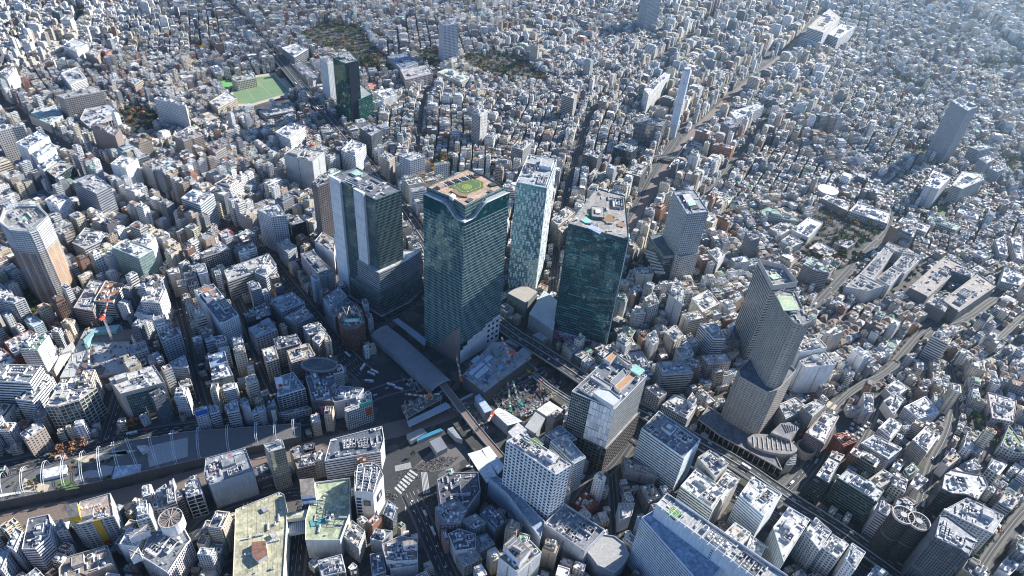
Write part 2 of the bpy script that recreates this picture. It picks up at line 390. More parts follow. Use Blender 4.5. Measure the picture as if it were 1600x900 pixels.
def roofparts(root, org, P, z, rcol, wcol, rnd, near, par=1.1, hut=True, dens=1.):
    mb = MB(); mb.flat(P, z, ROOF, rcol)
    ins = inset(P, .32)
    rf = mb.build('roof', root, org)
    mb = MB(); mb.ring(P, .3, z-.02, z+par, WALL, tuple(min(.85, c*1.08) for c in wcol)); mb.build('parapet', rf, org)
    A = abs(area2(P))/2
    c = cen(P); e = max(range(len(P)), key=lambda i: hypot(P[i][0]-P[i-1][0], P[i][1]-P[i-1][1])); ang = math.atan2(P[e][1]-P[e-1][1], P[e][0]-P[e-1][0])
    hutr = None
    if hut and A > 70:
        s_ = math.sqrt(A); w = s_*rnd.uniform(.28, .42); d = s_*rnd.uniform(.2, .3)
        for t in range(12):
            i = rnd.randrange(len(P)); f = rnd.uniform(.1, .55); x = c[0]+(P[i][0]-c[0])*f; y = c[1]+(P[i][1]-c[1])*f
            R_ = rect(x, y, w, d, ang)
            if all(inpoly(ins, *q) for q in R_): break
        else: x, y = c; w *= .7; d *= .7; R_ = rect(x, y, w, d, ang)
        hz = rnd.uniform(3, 5.5); mb = MB(); mb.prism(R_, z, z+hz, WALL, tuple(cc*.97 for cc in wcol), ROOF, rcol)
        mb.ring(R_, .2, z+hz, z+hz+.4, WALL, wcol)
        if rnd.random() < .5: mb.box(x, y, w*.4, d*.4, z+hz, z+hz+1.6, ang, WALL, (.6, .6, .6))
        mb.build('penthouse', rf, org); hutr = (x, y, max(w, d)/2)
    if near:
        n = int(min(9, A/45*dens))+1; placed = []
        for k in range(n):
            nm, fn, sz = UNITS[rnd.choice((0, 0, 1, 1, 2, 3, 3, 4))]
            for t in range(10):
                i = rnd.randrange(len(P)); f = rnd.uniform(.0, .85); g = rnd.random()
                x = c[0]+((P[i][0]-c[0])*(1-g)+(P[i-1][0]-c[0])*g)*f; y = c[1]+((P[i][1]-c[1])*(1-g)+(P[i-1][1]-c[1])*g)*f
                a2 = ang+rnd.choice((0, pi/2))
                if hutr and hypot(x-hutr[0], y-hutr[1]) < hutr[2]+sz*.5: continue
                if any(hypot(x-q[0], y-q[1]) < (sz+q[2])*.5 for q in placed): continue
                ex = sz*.5+.3
                if all(inpoly(ins, x+cos(a2)*e_, y+sin(a2)*e_) for e_ in (-ex, ex)): break
            else: continue
            placed.append((x, y, sz)); put(nm, shared(nm, fn), rf, (x-org[0], y-org[1], z-org[2]), a2)
    mb = MB(); clutter_mb(mb, P, z, rnd, (.7 if near else 1.)*dens, dens > .4, hutr)
    if mb.f: mb.build('rooftop_pipework', rf, org)['kind'] = 'stuff'

OCC = []      # footprints
HAND = []
def PL(t, s, z):
    q = [TW(t, x, y, z) for x, y in pts(s)]
    if len(q) == 3: q.append((q[0][0]+q[2][0]-q[1][0], q[0][1]+q[2][1]-q[1][1]))
    return ccw(q)
def B(name, label, t, roof, h, sty='grid', col=(.55, .55, .54), rcol=(.4, .42, .44), g=(.06, .08, .1), cat=None, fh=None, bay=None, per=None, par=1.1, hut=True, dens=1., z0=0., pz=None, near=True, group=None):
    rp = pts(roof)
    if isinstance(h, tuple):
        h = height_from(TP(t, *rp[h[0]]), TP(t, h[1], h[2]))
    P = PL(t, roof, h)
    rnd = random.Random(hash_(label)); c = cen(P); org = (c[0], c[1], z0)
    root = thing(name, label, cat or name.replace('_', ' '), org, group)
    body(P, z0, h, sty, col, g, fh, bay, per).build('wall', root, org)
    roofparts(root, org, P, h, rcol, col, rnd, near, par, hut, dens)
    OCC.append(P); HAND.append((label, c, h)); root['_h'] = 0
    del root['_h']
    return root, P, h
def hash_(s):
    k = 5381
    for ch in s: k = (k*33+ord(ch)) & 0xffffffff
    return k
WH = (.72, .72, .71); LG = (.55, .56, .57); MG = (.38, .39, .4); DG = (.16, .17, .18); BE = (.5, .45, .38); BR = (.2, .13, .1); RD = (.3, .1, .07)
BK = (.06, .065, .07); PINK = (.45, .33, .31); TAN = (.42, .34, .26); CR = (.62, .59, .52)
R_W = (.53, .52, .5); R_G = (.36, .36, .36); R_D = (.2, .21, .23); R_GR = (.2, .36, .26); R_BR = (.3, .16, .1); R_BL = (.3, .36, .42); R_T = (.45, .4, .33)
TEAL = (.03, .1, .11); DK = (.025, .03, .038); BLG = (.07, .13, .16); GRG = (.1, .2, .18)
SKYS, SUNS, HAZE, EXPO = .08, 5.0, .00005, 1.3
# ============================================================ LANDMARKS
def part(root, mb, name, label=None):
    o = mb.build(name, root, tuple(root.location))
    if label: o['label'] = label
    return o
def on(t, s, z): return ccw([TW(t, x, y, z) for x, y in pts(s)])
def pad(root, t, s, z, col, mark=(.75, .7, .3), name='helipad', letter=True, hgt=.5):
    P = PL(t, s, z+hgt); c = cen(P); mb = MB(); mb.prism(P, z, z+hgt, WALL, LG, WALL, col)
    Q = inset(P, 1.0)
    for k in range(4):
        a, b = Q[k], Q[(k+1) % 4]; L = hypot(b[0]-a[0], b[1]-a[1]); nx, ny = -(b[1]-a[1])/L*.35, (b[0]-a[0])/L*.35
        mb.poly([(a[0], a[1], z+hgt+.02), (b[0], b[1], z+hgt+.02), (b[0]+nx, b[1]+ny, z+hgt+.02), (a[0]+nx, a[1]+ny, z+hgt+.02)], WALL, mark)
    r = min(hypot(P[k][0]-P[k-1][0], P[k][1]-P[k-1][1]) for k in range(4))*.27
    for k in range(20):
        a0, a1 = 2*pi*k/20, 2*pi*(k+1)/20
        mb.poly([(c[0]+rr*cos(aa), c[1]+rr*sin(aa), z+hgt+.03) for rr, aa in ((r, a0), (r, a1), (r*.86, a1), (r*.86, a0))][::-1], WALL, mark)
    if letter:
        ang = math.atan2(P[1][1]-P[0][1], P[1][0]-P[0][0])
        for dx, w, d in ((-r*.32, r*.14, r*.9), (r*.32, r*.14, r*.9), (0, r*.6, r*.14)):
            mb.flat(rect(c[0]+dx*cos(ang), c[1]+dx*sin(ang), w, d, ang), z+hgt+.03+(.01 if dx else .02), WALL, mark)
    return part(root, mb, name)
def text(root, s, p0, p1, zt, zb, off=.45, mat=None, col=(.8, .8, .8), name='lettering'):
    """raised lettering on the wall running p0 -> p1 (seen from outside), between heights zb and zt"""
    cu = bpy.data.curves.new(name, 'FONT'); cu.body = s; cu.align_x = 'CENTER'; cu.align_y = 'CENTER'; cu.extrude = .05
    ob = bpy.data.objects.new(name, cu); COL.objects.link(ob); ob.parent = root
    L = hypot(p1[0]-p0[0], p1[1]-p0[1]); dx, dy = (p1[0]-p0[0])/L, (p1[1]-p0[1])/L
    h = zt-zb; cu.size = min(h*1.3, L/max(1, len(s))*1.5)
    m = bpy.data.materials.new(name+'_paint'); m.use_nodes = True; m.node_tree.nodes['Principled BSDF'].inputs['Base Color'].default_value = (*col, 1); cu.materials.append(m)
    org = root.location
    ob.location = ((p0[0]+p1[0])/2+dy*off-org[0], (p0[1]+p1[1])/2-dx*off-org[1], (zt+zb)/2-org[2])
    ob.rotation_euler = (pi/2, 0, math.atan2(dy, dx))
    me = bpy.data.meshes.new_from_object(ob); nb = bpy.data.objects.new(name, me); COL.objects.link(nb); nb.parent = root; nb.location = ob.location; nb.rotation_euler = ob.rotation_euler; bpy.data.objects.remove(ob)
    return nb
def panel(root, a, b, z0, z1, col, name='sign_panel', t=.35, label=None, mat=WALL):
    """thin board standing just off the wall a -> b"""
    L = hypot(b[0]-a[0], b[1]-a[1]); nx, ny = (b[1]-a[1])/L, -(b[0]-a[0])/L
    P = [(a[0]+nx*.4, a[1]+ny*.4), (a[0]+nx*(t+.4), a[1]+ny*(t+.4)), (b[0]+nx*(t+.4), b[1]+ny*(t+.4)), (b[0]+nx*.4, b[1]+ny*.4)]
    mb = MB(); mb.prism(ccw(P), z0, z1, mat, col, bottom=True); return part(root, mb, name, label)
def lerp(a, b, t): return tuple(a[i]+(b[i]-a[i])*t for i in range(len(a)))
def left_edge(P, px=True):
    """the wall facing the camera whose ends are the nearest corner"""
    k = min(range(len(P)), key=lambda i: hypot(*P[i])); n = len(P)
    return P[k], P[(k+1) % n], P[(k-1) % n]

# ---- tallest tower (glass, lawn on the roof)
ZT = 229.
Nn = TW('E', 512, 592, 213); Lf = TW('E', 128, 318, 226); Rt = TW('E', 938, 306, 226); Bk = (Lf[0]+Rt[0]-Nn[0], Lf[1]+Rt[1]-Nn[1])
PS = [Nn, Rt, Bk, Lf]
c0 = cen(PS); sq = thing('glass_tower', 'tallest blue green glass skyscraper with a green lawn and helipad circle on its roof', 'skyscraper', (*c0, 0))
ZN = 213.
mb = MB(); TC = (.02, .1, .11); LB = (.34, .46, .48)
for a, b in ((Nn, Rt), (Rt, Bk), (Bk, Lf), (Lf, Nn)):
    facade(mb, a, b, 34 if (a, b) == (Nn, Rt) else 0, 208, 'bandglass', LB, TC, 4.3, 1.9)
mb.quadwall(Nn, Rt, 0, 34, TINT, TC)
part(sq, mb, 'wall')
# upper storeys: edges dip to the near corner
mb = MB()
def prof(t): return 213. if t < .16 else (226. if t > .5 else 213+13*(3*((t-.16)/.34)**2-2*((t-.16)/.34)**3))
for A_, B_ in ((Nn, Rt), (Nn, Lf)):
    K_ = 26; ins = .0
    for k in range(K_):
        t0, t1 = k/K_, (k+1)/K_; a, b = lerp(A_, B_, t0), lerp(A_, B_, t1); z0_, z1_ = prof(t0), prof(t1)
        q = [(*a, 208), (*b, 208), (*b, z1_), (*a, z0_)]
        if B_ is Lf: q = q[::-1]
        L_ = hypot(B_[0]-A_[0], B_[1]-A_[1])
        mb.poly(q, TINT, TC, [(L_*t0, p[2]) for p in q])
        # white rim following the dip
        mb.tube((*a, z0_+.4), (*b, z1_+.4), .55, WALL, (.6, .64, .66), 4)
        mb.tube((*lerp(a, c0, .05), z0_+.2), (*lerp(b, c0, .05), z1_+.2), .5, WALL, (.5, .54, .56), 4)
for A_, B_ in ((Rt, Bk), (Bk, Lf)): facade(mb, A_, B_, 208, 226, 'bandglass', LB, TC, 4.3, 1.9)
part(sq, mb, 'crown')
# terraces behind the dipping rim, then the deck block
mb = MB()
for A_, B_ in ((Nn, Rt), (Nn, Lf)):
    K_ = 26
    for k in range(K_):
        t0, t1 = k/K_, (k+1)/K_; a, b = lerp(A_, B_, t0), lerp(A_, B_, t1); z0_, z1_ = prof(t0)-.3, prof(t1)-.3
        q = [(*a, z0_), (*b, z1_), (*lerp(b, c0, .45), z1_), (*lerp(a, c0, .45), z0_)]
        if B_ is Lf: q = q[::-1]
        mb.poly(q, WALL, (.3, .33, .35) if prof(t0) > 214 else (.5, .52, .53))
mb.poly([(*Rt, 225.7), (*Bk, 225.7), (*c0, 225.7)], ROOF, (.35, .37, .38)); mb.poly([(*Bk, 225.7), (*Lf, 225.7), (*c0, 225.7)], ROOF, (.35, .37, .38))
part(sq, mb, 'roof')
DECK = on('E', '165,262 300,200 560,88 700,150 885,262 712,338 520,438 385,352 315,325', ZT)
mb = MB()
for k in range(len(DECK)): facade(mb, DECK[k], DECK[(k+1) % len(DECK)], 212.7, ZT, 'glass', (.4, .5, .5), (.04, .13, .12), 4.1, 1.8)
mb.flat(DECK, ZT, ROOF, (.42, .3, .21))
part(sq, mb, 'observation_deck')
mb = MB(); mb.ring(DECK, .25, ZT, ZT+1.4, TINT, (.2, .3, .3)); part(sq, mb, 'glass_railing')
LAWN = on('E', '365,250 555,155 692,205 692,260 548,315 478,312 430,270', ZT+.4)
mb = MB(); mb.prism(LAWN, ZT+.02, ZT+.4, WALL, (.35, .25, .18), TURF, (0, 0, 0)); cl = cen(LAWN)
part(sq, mb, 'lawn')
mb = MB(); YE = (.6, .55, .12)
for rr in (5.2, 3.0):
    for k in range(24):
        a0, a1 = 2*pi*k/24, 2*pi*(k+1)/24
        mb.poly([(cl[0]+r_*cos(a_), cl[1]+r_*sin(a_), ZT+.43) for r_, a_ in ((rr, a0), (rr, a1), (rr-.5, a1), (rr-.5, a0))][::-1], WALL, YE)
Q = inset(LAWN, 3.2)
for k in range(len(Q)):
    a, b = Q[k], Q[(k+1) % len(Q)]
    for j in range(7):
        if j % 2: continue
        p, q = lerp(a, b, j/7), lerp(a, b, (j+1)/7); L_ = hypot(q[0]-p[0], q[1]-p[1]); 
        if L_ < .3: continue
        nx, ny = -(q[1]-p[1])/L_*.6, (q[0]-p[0])/L_*.6
        mb.poly([(*p, ZT+.43), (*q, ZT+.43), (q[0]+nx, q[1]+ny, ZT+.43), (p[0]+nx, p[1]+ny, ZT+.43)], WALL, YE)
for dx, w_, d_ in ((-.9, .4, 2.6), (.9, .4, 2.6), (0, 1.6, .4)): mb.flat(rect(cl[0]+dx, cl[1], w_, d_, 0), ZT+.44+abs(dx)*.01, WALL, YE)
part(sq, mb, 'helipad_marking')
for k in range(15):       # rows of roof plant seen through the louvred frame
    a = TW('E', 305+k*23, 212-k*6.9, ZT+1.5); b = TW('E', 352+k*23, 236-k*6.9, ZT+1.5)
    mb = MB(); L_ = hypot(b[0]-a[0], b[1]-a[1]); mb.box((a[0]+b[0])/2, (a[1]+b[1])/2, L_, 1.5, ZT+.02, ZT+1.5, math.atan2(b[1]-a[1], b[0]-a[0]), WALL, (.05, .06, .09) if k % 3 else (.4, .42, .45)); part(sq, mb, 'louvre_rack')
for nm_, q_, h_, cc_ in (('stair_hut', '250,235 285,258 330,235', 3, (.35, .28, .22)), ('lift_hut', '372,335 405,355 435,330', 4, (.6, .63, .65)), ('bench_steps', '430,270 478,312 548,315 540,345 470,335 380,285', 1.4, (.27, .17, .11)), ('planter', '735,225 770,245 825,232 790,208', 1.5, (.05, .06, .05)), ('planter', '730,290 760,308 790,292', 1.3, (.1, .1, .1)), ('lounge_bench', '525,378 560,392 600,365', 1.2, (.08, .1, .12)), ('planter', '575,145 620,165 645,155 610,135', 1.5, (.12, .08, .07))):
    mb = MB(); P = PL('E', q_, ZT+h_); mb.prism(P, ZT+.02, ZT+h_, WALL, cc_); part(sq, mb, nm_)
# escalator slots on both sides of the near corner
for A_, B_ in ((Rt, .62), (Lf, .62)):
    a = lerp(lerp(Nn, A_, .28), c0, .18); b = lerp(lerp(Nn, A_, .55), c0, .2); mb = MB()
    mb.tube((*a, 214.5), (*b, 227.5), 1.0, WALL, (.12, .14, .16), 4); part(sq, mb, 'escalator')
# white and stone cladding round the foot
mb = MB(); dx, dy = (Rt[0]-Nn[0]), (Rt[1]-Nn[1]); L_ = hypot(dx, dy); nx, ny = dy/L_*.5, -dx/L_*.5
steps = [(0, .07, 0, 22), (.07, .17, 0, 26), (.17, .3, 0, 32), (.3, .56, 0, 35), (.56, .62, 0, 38), (.62, .8, 0, 42), (.8, 1, 0, 45)]
for t0, t1, z0_, z1_ in steps:
    a, b = lerp(Nn, Rt, t0), lerp(Nn, Rt, t1); a = (a[0]+nx, a[1]+ny); b = (b[0]+nx, b[1]+ny); mb.quadwall(a, b, z0_, z1_, WALL, (.68, .7, .72))
    mb.poly([(*a, z1_), (*b, z1_), (b[0]-nx, b[1]-ny, z1_), (a[0]-nx, a[1]-ny, z1_)], WALL, (.68, .7, .72))
for k in range(3):
    for j in range(4):
        a, b = lerp(Nn, Rt, .68+k*.11), lerp(Nn, Rt, .74+k*.11); mb.quadwall((a[0]+nx*1.1, a[1]+ny*1.1), (b[0]+nx*1.1, b[1]+ny*1.1), 8+j*9, 12+j*9, GLASS, DK)
part(sq, mb, 'white_cladding')
mb = MB(); L_ = hypot(Lf[0]-Nn[0], Lf[1]-Nn[1]); nx, ny = -(Lf[1]-Nn[1])/L_, (Lf[0]-Nn[0])/L_
if nx*(c0[0]-Nn[0])+ny*(c0[1]-Nn[1]) > 0: nx, ny = -nx, -ny
prev = None
for k in range(17):       # swept stone skin rising along the near corner of the left side
    t = k/16; z = 62*(1-t)**1.6+6*t+5*sin(t*6); a = lerp(Nn, Lf, t*.95); p = (a[0]+nx*.6, a[1]+ny*.6)
    if prev: mb.poly([(p[0], p[1], 0), (prev[0], prev[1], 0), (prev[0], prev[1], prev[2]), (p[0], p[1], z)], WALL, (.17, .15, .14))
    prev = (p[0], p[1], z)
part(sq, mb, 'stone_skin')
OCC.append(PS); HAND.append(('the tallest glass tower', c0, ZT))

# ---- tower left of it: glass block on stacked podium with white slabs
PH = PL('D', '112,168 320,278 440,232', 183.)
hk, _, _ = B('office_tower', 'glass tower with tall blank white side slabs standing on a stack of banded podium blocks', 'D', '112,168 320,278 440,232', 183., 'shade', (.15, .22, .24), (.13, .14, .16), (.012, .06, .065), 'skyscraper', fh=4.2, dens=1.6)
nL, nN, nR = TW('D', 112, 168, 183), TW('D', 320, 278, 183), TW('D', 440, 232, 183)
def slab(root, A, Bp, t0, t1, out, z0, z1, col, name):
    a, b = lerp(A, Bp, t0), lerp(A, Bp, t1); L_ = hypot(Bp[0]-A[0], Bp[1]-A[1]); nx, ny = (Bp[1]-A[1])/L_*out, -(Bp[0]-A[0])/L_*out
    if nx*(A[0])+ny*(A[1]) > 0: nx, ny = -nx, -ny
    mb = MB(); mb.prism(ccw([a, b, (b[0]+nx, b[1]+ny), (a[0]+nx, a[1]+ny)]), z0, z1, WALL, col)
    # panel joints
    for k in range(int((z1-z0)/12)):
        z = z0+12*(k+1); mb.quadwall((a[0]+nx*1.02, a[1]+ny*1.02), (b[0]+nx*1.02, b[1]+ny*1.02), z, z+.35, WALL, (.2, .22, .25))
    return part(root, mb, name)
slab(hk, nL, nN, 0, .24, 3.5, 0, 186, (.66, .69, .72), 'white_slab'); slab(hk, nL, nN, .56, .78, 3.5, 40, 186, (.6, .63, .66), 'white_slab'); slab(hk, nL, nN, -.06, .02, 2.0, 0, 95, (.62, .65, .68), 'white_slab')
def block(root, t, s, z0, z1, sty, col, g, rcol, name, fh=None, bay=None, par=1.):
    P = PL(t, s, z1); body(P, z0, z1, sty, col, g, fh, bay).build(name, root, tuple(root.location))
    mb = MB(); mb.flat(P, z1, ROOF, rcol); mb.ring(P, .35, z1-.02, z1+par, WALL, col); part(root, mb, name+'_roof'); OCC.append(P); return P
def grow_quad(t0, out):
    a = lerp(nL, nN, t0); u1 = np.array(nN)-np.array(nL); u1 /= np.linalg.norm(u1); u2 = np.array(nN)-np.array(nR); u2 /= np.linalg.norm(u2)
    p = lambda q, s1, s2: tuple(np.array(q)+u1*s1+u2*s2)
    return ccw([p(a, 0, out), p(nN, out, out), p(nR, out, 0), p(lerp(nR, nN, 0), 0, -30), p(a, 0, -30)])
def block2(root, P, z0, z1, sty, col, g, rcol, name, fh=None, bay=None, par=1.):
    body(P, z0, z1, sty, col, g, fh, bay).build(name, root, tuple(root.location)); mb = MB(); mb.flat(P, z1, ROOF, rcol); mb.ring(P, .35, z1-.02, z1+par, WALL, col); part(root, mb, name+'_roof'); OCC.append(P)
block2(hk, grow_quad(.55, 6), 42, 78, 'band', (.27, .3, .33), (.02, .05, .06), (.5, .5, .48), 'podium_block', 3.6)
block2(hk, grow_quad(.5, 8), 36, 50, 'glass', (.22, .26, .29), (.08, .14, .15), (.35, .38, .4), 'corner_block')
block2(hk, grow_quad(.35, 7.5), 8, 41.9, 'bandglass', (.25, .28, .3), (.03, .08, .09), (.15, .17, .19), 'lower_podium', 5)
block2(hk, grow_quad(.3, 11), 0, 10, 'glass', (.3, .33, .36), (.03, .06, .07), (.22, .25, .28), 'canopy', 5, par=.5)
pad(hk, 'D', '195,150 235,165 270,148', 183.6, (.3, .52, .45), letter=False)
for k in range(8):
    a = TW('D', 165+k*11, 190+k*4, 186); b = TW('D', 205+k*14, 172+k*5, 186); mb = MB(); mb.tube((*a, 186), (*b, 186), .4, WALL, (.45, .47, .5), 4); part(hk, mb, 'roof_beam')

# ---- white chequered tower
st, PSt, _ = B('office_tower', 'pale glass tower covered in staggered white panels behind the round pond-roofed hall', 'G', '135,325 372,372 450,150', 180., 'glass', (.66, .74, .76), (.36, .37, .37), (.2, .36, .37), 'skyscraper', fh=4.2, bay=4.2, dens=2.2)
st['label'] = 'pale glass tower covered in staggered white panels, right of the tallest glass skyscraper'
LABELS.pop('pale glass tower covered in staggered white panels behind the round pond-roofed hall'); LABELS[st['label']] = [st.name]
rnd = random.Random(3)
for e in range(4):
    A_, B_ = PSt[e], PSt[(e+1) % 4]; L_ = hypot(B_[0]-A_[0], B_[1]-A_[1]); dx, dy = (B_[0]-A_[0])/L_, (B_[1]-A_[1])/L_; nx, ny = dy, -dx
    mb = MB(); nf = 21; nb = int(L_/4.2)
    for f in range(1, nf):
        for k in range(nb):
            if rnd.random() > .95: continue
            u0 = k*L_/nb+(1.9 if (f+(k//3)) % 2 else .1)+rnd.uniform(-.3, .3); u0 = min(max(0, u0), L_-2.2); z0_ = f*8.4+rnd.choice((0, 0, 4.2))-2
            a = (A_[0]+dx*u0+nx*.5, A_[1]+dy*u0+ny*.5); b = (a[0]+dx*2.3, a[1]+dy*2.3)
            mb.quadwall(a, b, z0_, z0_+rnd.choice((4.2, 7.4, 8.4)), WALL, (.78, .8, .8))
    part(st, mb, 'white_panels')['kind'] = 'stuff'

# ---- dark teal tower in front right
P = ccw([TW('g', *q, 180.) for q in ((265, 150), (550, 226), (530, 20), (396, -15))])
ss, PSa, _ = B('office_tower', 'dark teal slab tower with brown roof squares and a pink mural wall at its foot', 'g', '265,150 550,226 530,20 396,-15', 180., 'shade', (.09, .16, .18), (.3, .28, .25), (.015, .085, .1), 'skyscraper', fh=4.1, bay=2.2, dens=2)
nl, nn, nr = TW('g', 265, 150, 180), TW('g', 550, 226, 180), TW('g', 530, 20, 180)
rnd = random.Random(5); mb = MB(); L_ = hypot(nn[0]-nl[0], nn[1]-nl[1]); dx, dy = (nn[0]-nl[0])/L_, (nn[1]-nl[1])/L_; nx, ny = dy, -dx
for k in range(46):
    u = rnd.uniform(0, L_-18); w_ = rnd.uniform(6, 18); z = 16+4.1*int(rnd.choice((rnd.uniform(0, 12), rnd.uniform(0, 38))))
    a = (nl[0]+dx*u+nx*.2, nl[1]+dy*u+ny*.2); b = (a[0]+dx*w_, a[1]+dy*w_); mb.quadwall((a[0]+nx*.3, a[1]+ny*.3), (b[0]+nx*.3, b[1]+ny*.3), z, z+1.7, WALL, (.07, .26, .28))
part(ss, mb, 'turquoise_strips')['kind'] = 'stuff'  # flat turquoise bands set across the teal front
slab(ss, nn, nr, 0, .08, 1.2, 0, 184, (.5, .6, .63), 'corner_blade')
mb = MB(); a = (nl[0]+nx*3, nl[1]+ny*3); b = (nn[0]+nx*3, nn[1]+ny*3); mb.prism(ccw([a, b, nn, nl]), 0, 13, MURAL, (.5, .5, .5)); part(ss, mb, 'mural_wall')
for q_, cc_ in (('320,130 345,145 380,138 350,118', (.25, .5, .45)), ('345,105 365,115 385,108 362,98', (.1, .25, .08)), ('420,130 460,150 500,122 455,102', (.24, .15, .08)), ('490,150 520,165 535,150 505,140', (.28, .17, .1)), ('350,165 410,195 430,180 375,150', (.35, .4, .5))):
    P = PL('g', q_, 181.); mb = MB(); mb.prism(P, 180.05, 181., WALL, cc_); part(ss, mb, 'roof_panel')

# ---- second tower of that development
s2, PS2, _ = B('office_tower', 'grey tower with fine white window grid and a long narrow pool-like roof slot, beside the railway', 'y', '195,225 275,355 402,342', 127., 'grid', (.42, .44, .46), (.24, .26, .28), (.03, .05, .065), 'tower block', fh=3.7, bay=3.4, dens=.6, hut=False)
s2['label'] = 'grey grid-faced tower with pale roof slot on a glassy wedge podium by the railway'; LABELS[s2['label']] = [s2.name]; LABELS.pop('grey tower with fine white window grid and a long narrow pool-like roof slot, beside the railway')
mb = MB(); mb.prism(PL('y', '238,240 300,325 350,318', 129.), 127, 129, WALL, (.08, .09, .1), ROOF, (.06, .06, .07)); part(s2, mb, 'roof_slot')
mb = MB(); mb.prism(PL('y', '248,240 285,305 330,300', 130.), 127, 130, WALL, (.5, .5, .48), ROOF, (.55, .53, .5)); part(s2, mb, 'roof_platform')
pad(s2, 'y', '278,280 288,306 330,300', 130., (.3, .6, .45), letter=False)
block(s2, 'y', '205,595 240,610 345,585', 0, 55, 'grid', (.5, .48, .45), (.03, .04, .05), (.3, .3, .3), 'lower_shaft')
block(s2, 'y', '55,480 135,612 222,600 205,500 120,470', 0, 50, 'bandglass', (.3, .34, .35), (.05, .09, .09), (.12, .14, .15), 'podium', 4.5)
mb = MB(); mb.prism(PL('y', '112,555 140,600 200,595', 55.), 50, 55, WALL, (.2, .22, .23), ROOF, (.1, .13, .12)); part(s2, mb, 'podium_frame')
for k in range(7):
    a = TW('y', 15+k*12, 560+k*22, 22+k*2); b = TW('y', 95+k*8, 590+k*18, 40); mb = MB(); mb.poly([(*a, 22+k*2), (*TW('y', 30+k*12, 600+k*22, 12), 12), (*b, 40)][::1], WALL, (.3, .3, .3)); mb.tube((*a, 22+k*2), (*b, 40), 1.8, WALL, (.4, .4, .41), 5); part(s2, mb, 'wedge_fold')

# ---- hotel tower on the right
ce_top = [TW('I', *q, 178.) for q in ((492, 268), (560, 385), (630, 472), (692, 490), (748, 460), (705, 395), (640, 262), (545, 240))]
cb = thing('hotel_tower', 'grey stone hotel tower with a green H helipad and terraces round its foot', 'tower block', (*cen(ccw(ce_top)), 0))
P = ccw(ce_top); body(P, 0, 178, 'grid', (.36, .32, .28), (.09, .13, .14), 3.4, 4.2).build('wall', cb, tuple(cb.location)); OCC.append(P); HAND.append(('the stone hotel tower with the H helipad', cen(P), 184))
roofparts(cb, tuple(cb.location), P, 178, (.2, .2, .2), (.34, .32, .3), random.Random(8), True, 1.5, False, .8)
mb = MB(); Q = inset(P, 3)
for k in range(len(Q)): mb.tube((*Q[k], 178), (*Q[k], 183.5), .3, METAL, n=4)
part(cb, mb, 'pad_posts'); pad(cb, 'I', '512,278 560,384 672,378 622,280', 183.5, (.3, .4, .28), (.6, .55, .25))
lb = [TW('J', *q, 90.) for q in ((270, 140), (330, 225), (400, 205), (500, 285), (560, 320), (655, 180), (610, 60), (420, 20))]
base = ccw([TW('J', *q, 0.) for q in ((198, 468), (385, 592), (448, 570), (560, 430))])
PB = base; c_ = cen(P)
sc = []
for p in P: sc.append((c_[0]+(p[0]-c_[0])*1.0, c_[1]+(p[1]-c_[1])*1.0))
lw = ccw([TW('J', *q, 0.) for q in ((195, 430), (205, 480), (385, 592), (450, 572), (575, 430), (470, 330), (300, 330))])
body(lw, 0, 84, 'grid', (.35, .31, .27), (.12, .17, .17), 3.4, 4.2).build('lower_shaft', cb, tuple(cb.location)); OCC.append(lw)
mb = MB(); mb.flat(lw, 84, ROOF, (.12, .14, .17)); mb.ring(lw, .5, 84, 86, WALL, (.33, .31, .285)); part(cb, mb, 'setback_roof')
ped = ccw([TW('J', *q, 14.) for q in ((50, 430), (200, 545), (560, 740), (640, 790), (560, 610), (330, 470), (120, 340))])
mb = body(ped, 0, 14, 'frame', (.36, .31, .26), (.02, .02, .025), 14, 6.); mb.flat(ped, 14, ROOF, (.13, .14, .16)); part(cb, mb, 'podium'); OCC.append(ped)
mb = MB(); mb.ring(ped, .6, 13.98, 15.2, WALL, (.4, .35, .3)); part(cb, mb, 'podium_parapet')
ell = circ(*TW('J', 570, 600, 18), 28, 20, ry=13, ang=-.15); mb = MB(); mb.prism(ell, 0, 18, WALL, (.42, .36, .3), ROOF, (.2, .2, .2)); 
for k in range(9): mb.box(ell[0][0]-6-k*5.4, cen(ell)[1]+(.1-k*.02)*9, .8, 17, 18.02, 19, -.15, WALL, (.48, .43, .38))
part(cb, mb, 'oval_skylight')
ap = ccw([TW('J', *q, 9.) for q in ((400, 590), (450, 640), (560, 665), (660, 640), (720, 580), (750, 600), (660, 700), (540, 720), (440, 690), (380, 620))]); mb = MB(); mb.prism(ap, 0, 9, WALL, (.36, .31, .26), ROOF, (.22, .2, .18)); part(cb, mb, 'curved_terrace')
fan = ccw([TW('J', *q, 22.) for q in ((630, 455), (700, 448), (765, 485), (715, 545), (700, 575), (560, 520))]); mb = MB(); mb.prism(fan, 0, 22, WALL, (.33, .29, .26), ROOF, (.2, .2, .22)); part(cb, mb, 'fan_hall'); OCC.append(fan)
for k in range(7): a = TW('J', 640+k*18, 458+k*3, 22.8); b = TW('J', 672+k*12, 520-k*3, 22.8); mb = MB(); mb.tube((*a, 22.6), (*b, 22.6), .5, WALL, (.4, .38, .36), 4); part(cb, mb, 'roof_beam')
cy = thing('round_ramp_wall', 'open round stone drum beside the hotel tower terraces and the street junction', 'drum', (*TW('J', 820, 625, 12), 0))
P = circ(*TW('J', 815, 620, 12), 11, 28); mb = MB(); mb.ring(P, 1.0, 0, 12, WALL, (.42, .35, .29)); part(cy, mb, 'wall'); mb = MB(); mb.flat(inset(P, 1), 2, PAVE, (.3, .25, .2)); part(cy, mb, 'floor'); OCC.append(P)
hl = thing('skylight_hall', 'half moon stone hall with striped glass roof in front of the hotel tower drum', 'hall', (*TW('J', 700, 720, 12), 0))
